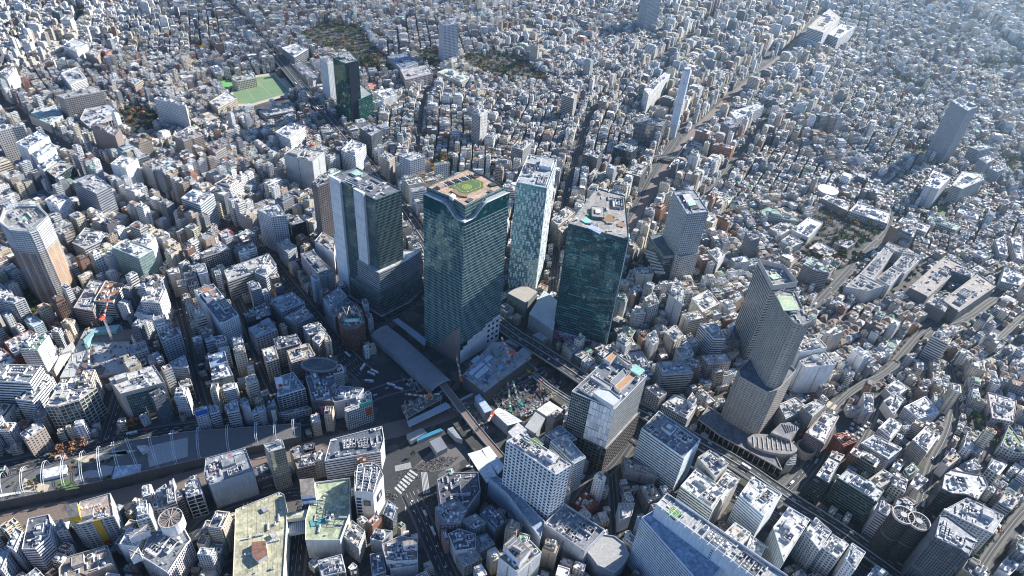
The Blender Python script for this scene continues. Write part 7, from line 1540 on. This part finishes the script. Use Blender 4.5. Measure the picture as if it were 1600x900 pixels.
vehicle('bus', 'white', *TW('w', 215, 305, 2), -.55, .03, 'turning at the hotel terrace junction'); vehicle('truck', 'white', *TW('u', 60, 130, 2), .1, .03, 'under the platform roofs'); vehicle('truck', 'silver', *TW('w', 270, 390, 2), -.6, .03, 'waiting at the hotel terrace junction')
PCK = on('l', '330,170 415,140 490,185 405,285 350,250', 0); k = 0
for i in range(9):
    for j in range(6):
        a, b = lerp(PCK[0], PCK[1], (i+.5)/9), lerp(PCK[3], PCK[2], (i+.5)/9); p = lerp(a, b, (j+.5)/6)
        if inpoly(PCK, *p) and rv.random() < .8: vehicle('car', rv.choice(('white', 'white', 'silver', 'grey', 'black')), *p, math.atan2(b[1]-a[1], b[0]-a[0]), .03, 'parked in the open car park')
def train(L, off, s0, n, cn, where):
    Q = offs(L, off); S = [0]
    for a, b in zip(Q, Q[1:]): S.append(S[-1]+hypot(b[0]-a[0], b[1]-a[1]))
    for k in range(n):
        s_ = s0+k*20; i = max(0, min(len(Q)-2, int(np.searchsorted(S, s_))-1)); a, b = Q[i], Q[i+1]; p = lerp(a, b, (s_-S[i])/(S[i+1]-S[i])); vehicle('train', cn, *p, math.atan2(b[1]-a[1], b[0]-a[0]), .35, where)
train(RY, -4, 560, 8, 'red', 'of the train heading up the long railway'); train(RY2, 6, 500, 6, 'blue', 'of the train beside the striped department store')
# loose things of the building sites
sm_ = MB(); rs_ = random.Random(9)
for t_, s_, z_, n_ in (('p', '270,600 620,280 960,480 880,570 660,690 480,770 400,760', .03, 260), ('p', '15,400 220,560 620,265 400,80', 20.05, 150), ('o', '405,455 450,560 785,375 740,320', 11.05, 80), ('e', '280,870 400,640 560,620 610,690 590,850', 5.05, 160), ('o', '880,480 1150,760 1200,600 1000,420', .05, 200), ('p', '500,740 600,800 900,580 860,560 640,690', 14, 120), ('o', '420,150 560,220 660,300 560,330 430,240', .05, 60)):
    P = on(t_, s_, z_); xs = [p[0] for p in P]; ys = [p[1] for p in P]; k = 0
    while k < n_:
        x, y = rs_.uniform(min(xs), max(xs)), rs_.uniform(min(ys), max(ys)); 
        if not inpoly(P, x, y): continue
        k += 1; c_ = rs_.choice(((.5, .5, .5), (.62, .62, .63), (.12, .2, .3), (.25, .2, .15), (.2, .2, .2), (.35, .37, .39), (.4, .28, .1), (.26, .26, .27), (.1, .1, .1), (.28, .34, .38), (.16, .15, .14), (.33, .33, .33), (.25, .1, .07))); q_ = rs_.random()
        if q_ < .5: sm_.box(x, y, rs_.uniform(1, 4.5), rs_.uniform(.6, 2.2), z_, z_+rs_.uniform(.4, 2.4), rs_.uniform(0, 3), WALL, c_)
        elif q_ < .85: a_ = rs_.choice((.6, 2.17))+rs_.uniform(-.1, .1); L_ = rs_.uniform(4, 12); sm_.tube((x, y, z_+.4), (x+L_*cos(a_), y+L_*sin(a_), z_+.4), .22, WALL, c_, 4)
        else:
            a_ = rs_.choice((.6, 2.17)); h_ = rs_.uniform(2, 5)
            for e_ in (0, 3, 6): sm_.tube((x+e_*cos(a_), y+e_*sin(a_), z_), (x+e_*cos(a_), y+e_*sin(a_), z_+h_), .12, WALL, (.5, .5, .5), 4)
            for e_ in (.5, 1): sm_.tube((x, y, z_+h_*e_), (x+6*cos(a_), y+6*sin(a_), z_+h_*e_), .12, WALL, (.5, .5, .5), 4)
tag(sm_.build('site_materials'), 'loose materials, huts and scaffolding scattered over the building sites', 'building materials', kind='stuff')
# crowd on the crossing
cw = MB(); rc_ = random.Random(5)
for (t_, s_, n_) in (('t', '420,150 560,60 760,60 700,120 560,165', 420), ('t', '500,340 570,330 560,400 510,420', 80), ('t', '230,290 330,340 300,370 240,340', 60), ('t', '330,120 500,180 420,430 300,280', 60)):
    P = on(t_, s_, 0); xs = [p[0] for p in P]; ys = [p[1] for p in P]; k = 0
    while k < n_:
        x, y = rc_.uniform(min(xs), max(xs)), rc_.uniform(min(ys), max(ys))
        if inpoly(P, x, y): g = rc_.choice(((.04, .04, .05), (.1, .1, .12), (.3, .3, .3), (.25, .18, .12), (.5, .5, .5))); cw.tube((x, y, .14), (x, y, 1.25), .2, DOT, g, 5, .27); cw.tube((x, y, 1.27), (x, y, 1.45), .1, DOT, (.4, .26, .2), 5); cw.tube((x, y, 1.45), (x, y, 1.7), .13, DOT, (.04, .03, .03), 5, .08); k += 1
tag(cw.build('crowd'), 'crowd of pedestrians on the square and crossing', 'crowd', kind='stuff')
# ============================================================ THE REST OF THE CITY
for P in OCC: ras(P, grow=2.5)
rr = random.Random(12)
# orientation seeds
SEED = []
for L, w, _ in ROADS:
    acc = 0
    for a, b in zip(L, L[1:]):
        acc += hypot(b[0]-a[0], b[1]-a[1])
        if acc > 110: acc = 0; SEED.append((a[0], a[1], math.atan2(b[1]-a[1], b[0]-a[0])))
for P in OCC[::4]:
    c = cen(P); SEED.append((c[0], c[1], math.atan2(P[1][1]-P[0][1], P[1][0]-P[0][0])))
base = list(SEED)
for _ in range(420):
    x, y = rr.uniform(-1400, 3000), rr.uniform(100, 4300)
    if any(hypot(x-s[0], y-s[1]) < 110 for s in SEED): continue
    s = min(base, key=lambda s: hypot(x-s[0], y-s[1])); SEED.append((x, y, s[2]+rr.gauss(0, .22)))
SA = np.array(SEED)
def free(P):
    for p in P+[cen(P)]+[lerp(P[i], P[(i+1) % 4], .5) for i in range(4)]:
        i, j = int((p[0]-GX0)/GS+.5), int((p[1]-GY0)/GS+.5)
        if i < 0 or j < 0 or i >= GW or j >= GH or occ[j, i]: return False
    return True
def zone(px, py):
    """mean height, share of blocks of flats, share of houses, brightness"""
    if px > 1130 and py > 230 and not (py > 700 and px < 1420): return (8, .13, .6)
    if 1040 < px < 1290 and py < 240: return (16, .45, .15)
    if px > 1060 and py < 240: return (10, .2, .4)
    if py < 260 and px > 560: return (9, .17, .5)
    if py < 260: return (13, .25, .25)
    if px < 660 and py < 640: return (25, .35, .0)
    if py > 640 and px < 900: return (20, .2, .0)
    return (17, .28, .08)
LOTS = []
WC = [((.74, .73, .71), 7), ((.6, .6, .59), 5), ((.46, .47, .48), 4), ((.56, .49, .39), 5), ((.37, .31, .25), 4), ((.24, .15, .11), 1.8), ((.25, .26, .28), 3), ((.12, .12, .14), 2), ((.62, .55, .42), 2.5), ((.34, .17, .11), .7), ((.45, .55, .6), 1)]
RC = [((.56, .56, .55), 5), ((.4, .41, .42), 6), ((.25, .28, .32), 4), ((.15, .16, .17), 3), ((.44, .39, .31), 4.5), ((.18, .34, .25), 1.4), ((.25, .14, .09), 2), ((.74, .74, .73), 2.6)]
for si, (sx, sy, sa) in enumerate(SEED):
    ca, sn = cos(sa), sin(sa); zq = zone(*proj(sx, sy, 5)); sm = zq[0] < 14; bw, bd, st = rr.uniform(36, 60), (rr.uniform(18, 24) if sm else rr.uniform(24, 31)), (rr.uniform(2.4, 3.6) if sm else rr.uniform(3, 5))
    R_ = 5
    for bi in range(-R_, R_+1):
        for bj in range(-R_*2, R_*2+1):
            ox, oy = bi*(bw+st), bj*(bd+st); bx, by = sx+ox*ca-oy*sn, sy+ox*sn+oy*ca
            q0 = proj(bx, by, 5)
            if not (-130 < q0[0] < 1740 and -70 < q0[1] < 1010): continue
            hm, pf, ph = zone(*q0)
            u = 0
            while u < bw-5:
                lw = rr.choice((rr.uniform(6.5, 10), rr.uniform(7, 15))) if hm < 14 else rr.choice((rr.uniform(7, 13), rr.uniform(10, 21))); lw = min(lw, bw-u); big = rr.random() < pf*(.5 if q0[1] < 330 else .38)
                rows = 1 if big else 2
                if big: lw = min(bw-u, lw*1.5)
                for r in range(rows):
                    d = bd if rows == 1 else bd/2; vy = 0 if rows == 1 else (-bd/4 if r == 0 else bd/4)
                    lx, ly = ox-bw/2+u+lw/2, oy+vy; x, y = sx+lx*ca-ly*sn, sy+lx*sn+ly*ca
                    dd = (SA[:, 0]-x)**2+(SA[:, 1]-y)**2
                    if int(dd.argmin()) != si: continue
                    gap = rr.uniform(.5, 1.6); w_, d_ = lw-gap, d-gap-rr.random()*1.5
                    x += rr.uniform(-.5, .5); y += rr.uniform(-.5, .5); P = rect(x, y, w_, d_, sa+rr.gauss(0, .02))
                    if not free(P):
                        w_, d_ = w_*.6, d_*.6
                        for tr in range(3):
                            x2, y2 = x+rr.uniform(-4, 4), y+rr.uniform(-4, 4); P = rect(x2, y2, w_, d_, sa)
                            if free(P): x, y = x2, y2; break
                        else: continue
                    if rr.random() < .03: continue
                    i, j = int((x-GX0)/GS), int((y-GY0)/GS); nr = near_road[j, i]
                    h = max(5.5, rr.gauss(hm, hm*.36))
                    if nr and q0[1] < 1000: h = h*rr.uniform(1.1, 1.9)+3
                    if rr.random() < pf*.3: h = h*1.6+5
                    if big: h = max(h, 14)*rr.uniform(.9, 1.7)
                    h = min(h, 42)
                    if w_*d_ < 60: h = min(h, 17)
                    if w_ < 5 or d_ < 5: h = min(h, 8)
                    house = (not big) and rr.random() < ph and h < 14
                    if house: h = rr.uniform(5.5, 8.5)
                    LOTS.append((x, y, w_, d_, sa, h, house, P))
                u += lw
for P in [l[7] for l in LOTS]: pass
# remove overlaps between zones
g = {}
keep = []
rr.shuffle(LOTS)
for l in LOTS:
    i, j = int(l[0]/14), int(l[1]/14); r0 = min(l[2], l[3])*.5; ok = True
    for a in (-1, 0, 1):
        for b in (-1, 0, 1):
            for m in g.get((i+a, j+b), ()):
                if hypot(l[0]-m[0], l[1]-m[1]) < (r0+min(m[2], m[3])*.5)*.88: ok = False; break
    if ok or False: g.setdefault((i, j), []).append(l); keep.append(l)
LOTS = keep
for l in LOTS: ras(ccw(l[7]), grow=.3)
nfill = 0
for gx in np.arange(-900, 1500, 6.5):
    for gy in np.arange(150, 1750, 6.5):
        x, y = float(gx)+rr.uniform(-2, 2), float(gy)+rr.uniform(-2, 2); i, j = int((x-GX0)/GS), int((y-GY0)/GS)
        if occ[j, i]: continue
        q0 = proj(x, y, 5)
        if not (-60 < q0[0] < 1660 and -30 < q0[1] < 960): continue
        sa = SEED[int(((SA[:, 0]-x)**2+(SA[:, 1]-y)**2).argmin())][2]; hm, pf, ph = zone(*q0)
        for w_, d_ in ((rr.uniform(10, 15), rr.uniform(9, 13)), (rr.uniform(7, 10), rr.uniform(7, 9)), (5.5, 6.5)):
            P = rect(x, y, w_, d_, sa)
            if free(P):
                h = max(4.5, rr.gauss(hm*.75, hm*.3)) if w_ > 7 else rr.uniform(4, 9); h = min(h, 30 if w_ > 9 else 12); house = h < 11 and rr.random() < ph
                if house: h = rr.uniform(5, 8)
                LOTS.append((x, y, w_, d_, sa, h, house, P)); ras(ccw(P), grow=.5); nfill += 1; break
        else:
            if rr.random() < .12: wtree(rr.choice(('green', 'dark', 'olive', 'rust')), x, y, rr.uniform(.35, .7), 34)
print('fill', nfill)
def dist(l): return math.sqrt(l[0]**2+l[1]**2+593**2)
def seen(l):
    q = proj(l[0], l[1], l[5]*.7); return -5 < q[0] < 1605 and -5 < q[1] < 905
def score(l): return (l[2]*l[3]+(l[2]+l[3])*l[5]*.8)/dist(l)**2*(1 if seen(l) else .0001)
CN = lambda c: min((('white', (.72, .72, .71)), ('pale grey', (.6, .6, .61)), ('grey', (.5, .51, .53)), ('beige', (.55, .5, .43)), ('tan', (.4, .36, .31)), ('brown', (.32, .2, .15)), ('slate grey', (.3, .31, .33)), ('charcoal', (.16, .16, .18)), ('cream', (.62, .56, .46)), ('brick red', (.42, .22, .15)), ('pale blue', (.5, .58, .62))), key=lambda n: sum((a-b)**2 for a, b in zip(n[1], c)))[0]
RN = lambda c: min((('bright', (.66, .66, .66)), ('grey', (.45, .47, .49)), ('blue-grey', (.3, .33, .37)), ('dark', (.22, .23, .25)), ('sandy', (.5, .46, .4)), ('green', (.22, .36, .28)), ('brown', (.3, .2, .15)), ('white', (.72, .72, .72))), key=lambda n: sum((a-b)**2 for a, b in zip(n[1], c)))[0]
def pick(r, T):
    c = r.choices([t[0] for t in T], [t[1] for t in T])[0]; k = r.uniform(.9, 1.08); return tuple(min(.82, x*k) for x in c)
INFO = []
for l in LOTS:
    r = random.Random(int(l[0]*13)+int(l[1]*7)); INFO.append((pick(r, WC), pick(r, RC)))
idx = sorted(range(len(LOTS)), key=lambda k: -score(LOTS[k]))
NB, NH, NA = 30, 290, 290
nhand = len(HAND)
kinds = {}
cnt = dict(house=0, apartment_block=0, office_building=0); lim = dict(house=290, apartment_block=240, office_building=130)
for k in idx:
    l = LOTS[k]
    if not seen(l): break
    r = random.Random(k); kd = 'house' if l[6] or (l[5] < 9.5 and l[2]*l[3] < 190) else ('apartment_block' if r.random() < .6 or l[5] < 14 else 'office_building')
    if kd == 'apartment_block' and cnt[kd] >= lim[kd]: kd = 'office_building'
    if kd == 'office_building' and cnt[kd] >= lim[kd]: kd = 'apartment_block'
    if cnt[kd] >= lim[kd]: continue
    cnt[kd] += 1; kinds[k] = kd
print('lots', len(LOTS), 'individual', cnt)
def gable(mb, x, y, w, d, a, z, h, rc, wc):
    c_, s_ = cos(a), sin(a); T = lambda u, v, zz: (x+u*c_-v*s_, y+u*s_+v*c_, zz)
    o = .5; W2, D2 = w/2+o, d/2+o; hip = min(W2, D2)*.9
    if w >= d: r0, r1 = (-W2+hip, 0), (W2-hip, 0)
    else: r0, r1 = (0, -D2+hip), (0, D2-hip)
    c4 = [(-W2, -D2), (W2, -D2), (W2, D2), (-W2, D2)]; E_ = [T(*q, z) for q in c4]; A_, B_ = T(*r0, z+h), T(*r1, z+h)
    if w >= d: F = [[E_[0], E_[1], B_, A_], [E_[1], E_[2], B_], [E_[2], E_[3], A_, B_], [E_[3], E_[0], A_]]
    else: F = [[E_[0], E_[1], A_], [E_[1], E_[2], B_, A_], [E_[2], E_[3], B_], [E_[3], E_[0], A_, B_]]
    for f in F: mb.poly(f, ROOF, rc)
    mb.poly([T(*q, z) for q in c4[::-1]], WALL, wc)
def pat_of(r, house):
    if house: return (.42, .45, .4)
    return r.choice(((.34, .55, .5), (.3, .5, .42), (.6, .82, .45), (1.0, 1.0, .42), (.26, .45, .45), (.7, .85, .5), (.38, .4, .4)))
LAB = {}
NEARLIM = 60
def landmark(x, y):
    return min(HAND, key=lambda h: hypot(h[1][0]-x, h[1][1]-y))
def rel(x, y, h):
    a, b = proj(x, y, 0), proj(h[1][0], h[1][1], 0); dx, dy = a[0]-b[0], a[1]-b[1]
    return ('right of' if dx > 0 else 'left of') if abs(dx) > abs(dy)*1.2 else ('in front of' if dy > 0 else 'behind')
ENT = []
MAINH = [h for h in HAND if len(h[0]) < 95]
for k, kd in kinds.items():
    l = LOTS[k]; wc, rc = INFO[k]; n = max(2, int(l[5]/3.2))
    h = min(MAINH, key=lambda h: hypot(h[1][0]-l[0], h[1][1]-l[1]))
    ENT.append((k, kd, wc, rc, n, h))
shortn = {}
def short(lab):
    w = lab.split(); stop = {'beside', 'behind', 'below', 'above', 'near', 'at', 'in', 'on', 'right', 'left', 'facing', 'joined', 'by', 'between', 'next', 'under', 'standing', 'with', 'of', 'carrying', 'topped', 'running', 'covered', 'rising', 'from', 'hidden', 'pressed', 'faced'}
    o = []
    for i, x in enumerate(w):
        if x in stop and i >= 3: break
        o.append(x)
    o = o[:5]
    while o and (o[-1] in ('and', 'a', 'the', 'like', 'its', 'two', 'over', 'bright') or o[-1].endswith('-') ): o.pop()
    return ' '.join(o)
rows_ = {}
for e in ENT:
    k, kd, wc, rc, n, h = e; l = LOTS[k]
    s_ = {'house': 'house', 'apartment_block': 'block of flats', 'office_building': 'building'}[kd]
    form = ('pitched' if l[6] else 'flat'); size = f'{n}-storey'
    b_ = f'{size} {CN(wc)} {"flats" if s_ == "block of flats" else s_} with {RN(rc)} {form if kd == "house" else ""} roof, {rel(l[0], l[1], h)} the {short(h[0])}'.replace('  ', ' ').replace('the the ', 'the ')
    q_ = b_.split()
    while len(q_) > 14 or q_[-1] in ('and', 'a', 'the', 'of', 'with', 'tall', 'wide', 'white', 'dark', 'pale', 'grey', 'two', 'long', 'low', 'small'): q_.pop()
    b_ = ' '.join(q_)
    rows_.setdefault(b_, []).append(k)
lab_of = {}
for b_, ks in rows_.items():
    if len(ks) == 1: lab_of[ks[0]] = b_
    else:
        ks.sort(key=lambda k: proj(LOTS[k][0], LOTS[k][1])[0]); m = len(ks)
        for i, k in enumerate(ks):
            o_ = 'leftmost' if i == 0 else ('rightmost' if i == m-1 else ('middle' if m == 3 else ['second', 'third', 'fourth', 'fifth', 'sixth', 'seventh'][min(5, i-1)]+' from the left'))
            lab_of[k] = ' '.join(f'{o_} {b_}'.split()[:16])
near_rank = {k: i for i, (k, *_) in enumerate(sorted(ENT, key=lambda e: -score(LOTS[e[0]])))}
for k, kd, wc, rc, n, h in ENT:
    x, y, w, d, a, hh, house, P = LOTS[k]; r = random.Random(k*3+1); P = ccw(P); org = (x, y, 0)
    root = thing(kd, lab_of[k], kd.replace('_', ' '), org, {'house': 'low houses of the city', 'apartment_block': 'mid-rise blocks of flats', 'office_building': 'small city buildings'}[kd])
    dd = dist(LOTS[k])
    if house or (kd == 'house' and r.random() < .5):
        mb = MB(); mb.prism(P, 0, hh, PAT, wc, cap=False, pat=pat_of(r, True)); part(root, mb, 'wall'); mb = MB(); gable(mb, x, y, w, d, a, hh, min(w, d)*.28, tuple(c*.75 for c in rc) if r.random() < .7 else (.2, .14, .11), wc); part(root, mb, 'roof')
        if r.random() < .6: mb = MB(); p = lerp(P[0], P[1], .3); mb.box(p[0], p[1], min(3.4, w*.4), 1.6, hh*.45, hh*.45+1, a, WALL, (.6, .6, .6)); part(root, mb, 'balcony')
    elif kd == 'house':
        mb = MB(); mb.prism(P, 0, hh, PAT, wc, cap=False, pat=pat_of(r, True)); part(root, mb, 'wall'); mb = MB(); mb.flat(P, hh, ROOF, rc); part(root, mb, 'roof'); mb = MB(); mb.ring(P, .25, hh-.02, hh+.8, WALL, wc); part(root, mb, 'parapet')
        mb = MB(); clutter_mb(mb, P, hh, r, 1.2); part(root, mb, 'rooftop_pipework')
    else:
        sty = r.choice(('balc', 'balc', 'grid', 'band') if kd == 'apartment_block' else ('grid', 'band', 'punch', 'fins', 'glass', 'blank2'))
        per = {}
        if r.random() < .55: per[r.choice((1, 3))] = 'blank2'
        if r.random() < .4: per[r.choice((0, 2))] = 'blank2'
        if sty == 'balc': body(P, 0, hh, 'balc', wc, r.choice((DK, (.08, .09, .1))), 3.0, r.uniform(3, 7), per).build('wall', root, org)
        else: body(P, 0, hh, sty, wc, r.choice((DK, BLG, (.08, .1, .12))), None, None, per).build('wall', root, org)
        z_ = hh
        if r.random() < .35 and hh > 12 and min(w, d) > 9:      # set-back top floor
            P2 = rect(x+r.uniform(-.8, .8), y+r.uniform(-.8, .8), w*.72, d*.72, a); mb = MB(); mb.flat(P, hh, ROOF, rc); mb.ring(P, .25, hh-.02, hh+.9, WALL, wc); part(root, mb, 'terrace')
            body(P2, hh, hh+3.2, sty if sty != 'balc' else 'grid', wc, DK).build('top_floor', root, org); z_ = hh+3.2; roofparts(root, org, ccw(P2), z_, rc, wc, r, near_rank[k] < NEARLIM, 1., True, 1.6)
        else: roofparts(root, org, P, z_, rc, wc, r, near_rank[k] < NEARLIM, 1., True, 1.6)
for lab, os_ in LABELS.items():
    pass
# everything further away: one mass of small buildings
far = MB(); nf_ = 0
for k, l in enumerate(LOTS):
    if k in kinds: continue
    x, y, w, d, a, hh, house, P = l; P = ccw(P); wc, rc = INFO[k]; r = random.Random(k); dd = dist(l); nf_ += 1
    p_ = pat_of(r, house); far.prism(P, 0, hh+(0 if house else .8), PAT, wc, cap=False, pat=p_)
    if house or (hh < 9 and r.random() < .3): gable(far, x, y, w, d, a, hh+(0 if house else .8), min(w, d)*.28, tuple(c*.75 for c in rc) if r.random() < .7 else (.2, .14, .11), wc)
    else:
        Q = inset(P, .4); n = 4
        for i in range(4):
            j = (i+1) % 4; far.quadwall(Q[j], Q[i], hh, hh+.8, WALL, wc); far.poly([(*P[i], hh+.8), (*P[j], hh+.8), (*Q[j], hh+.8), (*Q[i], hh+.8)], WALL, wc)
        far.flat(Q, hh, ROOF, rc); c_ = cen(P)
        if hh > 9 or r.random() < .4:
            far.box(c_[0]+r.uniform(-.22, .22)*w, c_[1]+r.uniform(-.22, .22)*d, w*r.uniform(.22, .4), d*r.uniform(.22, .4), hh, hh+r.uniform(2.4, 4), a, WALL, wc, ROOF, rc)
        if hh > 13 and r.random() < .5 and min(w, d) > 8: far.box(c_[0], c_[1], w*.7, d*.7, hh, hh+2.9, a, WALL, wc, ROOF, rc)
        for t in range(2 if dd < 2000 else 1): clutter_mb(far, P, hh, r, .5 if dd < 2000 else .25)
    if dd < 1900 and hh > 10:      # balcony slabs
        e = r.choice((0, 1, 2, 3)); A_, B_ = P[e], P[(e+1) % 4]; L_ = hypot(B_[0]-A_[0], B_[1]-A_[1]); nx, ny = (B_[1]-A_[1])/L_, -(B_[0]-A_[0])/L_
        for f in range(1, int(hh/3.1)):
            z_ = f*3.1; o1, o2 = (A_[0]+nx*1.1, A_[1]+ny*1.1), (B_[0]+nx*1.1, B_[1]+ny*1.1); far.quadwall(o1, o2, z_, z_+1.1, WALL, wc); far.poly([(*A_, z_), (*B_, z_), (*o2, z_), (*o1, z_)][::-1], WALL, wc); far.poly([(*A_, z_+.05), (*B_, z_+.05), (*o2, z_+.05), (*o1, z_+.05)], WALL, (.3, .3, .3))
    if r.random() < .32:
        wtree(r.choice(('green', 'dark', 'rust', 'olive')), P[0][0]+r.uniform(-3, 0), P[0][1]+r.uniform(-3, 0), r.uniform(.5, 1.05), 30)
tag(far.build('distant_buildings'), 'dense mass of small buildings filling the rest of the city', 'buildings', kind='stuff')
tag(WOODS.build('woodland'), 'garden trees and woods scattered through the city', 'trees', kind='stuff')
print('far buildings', nf_, 'faces', len(far.f), 'wood faces', len(WOODS.f), 'hand', len(HAND), 'trees', NTREE)
dup_ = {l: o for l, o in LABELS.items() if len(o) > 1}
print('bad len', [l for l in LABELS if not 4 <= len(l.split()) <= 16][:80])
print('dup labels', len([l for l in dup_ if 'tree' not in l and 'car ' not in l and 'truck' not in l]), [l for l in dup_ if not any(w in l for w in ('tree', 'car ', 'truck', 'bus', 'conifer'))][:8])
# ============================================================ LIGHT, AIR, CAMERA
SUN_AZ, SUN_EL = rad(52), rad(28)          # azimuth measured to the right of the view direction
world = bpy.data.worlds.new('World'); scene.world = world; world.use_nodes = True; nt = world.node_tree; bg = nt.nodes['Background']
sky = nt.nodes.new('ShaderNodeTexSky'); sky.sky_type = 'NISHITA'; sky.sun_disc = False; sky.sun_elevation = SUN_EL; sky.sun_rotation = SUN_AZ; sky.altitude = 300; sky.air_density = 1.0; sky.dust_density = .2; sky.ozone_density = 3.5
nt.links.new(mix(nt, 1.0, sky.outputs[0], (.86, .97, 1.16), 'MULTIPLY'), bg.inputs['Color']); bg.inputs['Strength'].default_value = SKYS
sd = np.array([sin(SUN_AZ)*cos(SUN_EL), cos(SUN_AZ)*cos(SUN_EL), sin(SUN_EL)])
import mathutils
ld = bpy.data.lights.new('sun', 'SUN'); ld.energy = SUNS; ld.angle = rad(.53); ld.color = (1, .95, .87)
lo_ = bpy.data.objects.new('sun', ld); COL.objects.link(lo_); lo_.rotation_euler = mathutils.Vector(tuple(-sd)).to_track_quat('-Z', 'Y').to_euler(); lo_.location = (600, 0, 1500)
hz_ = MB(); hz_.prism([(-HZ-5, -1205), (HZ+5, -1205), (HZ+5, 9005), (-HZ-5, 9005)], -1.0, 605, WALL, (.5, .5, .5), bottom=True); ho = hz_.build('haze'); ho.data.materials.clear()
vm = bpy.data.materials.new('thin_haze'); vm.use_nodes = True; nt = vm.node_tree
for n_ in list(nt.nodes):
    if n_.type == 'BSDF_PRINCIPLED': nt.nodes.remove(n_)
vo = nt.nodes.new('ShaderNodeVolumePrincipled'); vo.inputs['Color'].default_value = (.5, .76, 1, 1); vo.inputs['Density'].default_value = HAZE; vo.inputs['Anisotropy'].default_value = .75
nt.links.new(vo.outputs[0], nt.nodes['Material Output'].inputs['Volume']); ho.data.materials.append(vm); tag(ho, kind='stuff'); ho.display_type = 'WIRE'
cd = bpy.data.cameras.new('camera'); cam = bpy.data.objects.new('camera', cd); COL.objects.link(cam); cd.sensor_width = 36; cd.lens = FPX/1600*36; cd.clip_end = 20000; cd.clip_start = 1
Mx = mathutils.Matrix((( _R[0], _U[0], -_d[0]), (_R[1], _U[1], -_d[1]), (_R[2], _U[2], -_d[2]))).to_4x4(); Mx.translation = mathutils.Vector(tuple(CAM)); cam.matrix_world = Mx
scene.camera = cam
scene.view_settings.view_transform = 'Standard'; scene.view_settings.look = 'None'; scene.view_settings.exposure = EXPO; scene.view_settings.gamma = 1
scene.render.engine = 'CYCLES'; cy = scene.cycles; cy.max_bounces = 5; cy.diffuse_bounces = 3; cy.glossy_bounces = 3; cy.transmission_bounces = 2; cy.volume_bounces = 0; cy.use_denoising = True; cy.volume_step_rate = 4; cy.volume_max_steps = 64; cy.filter_width = 1.1
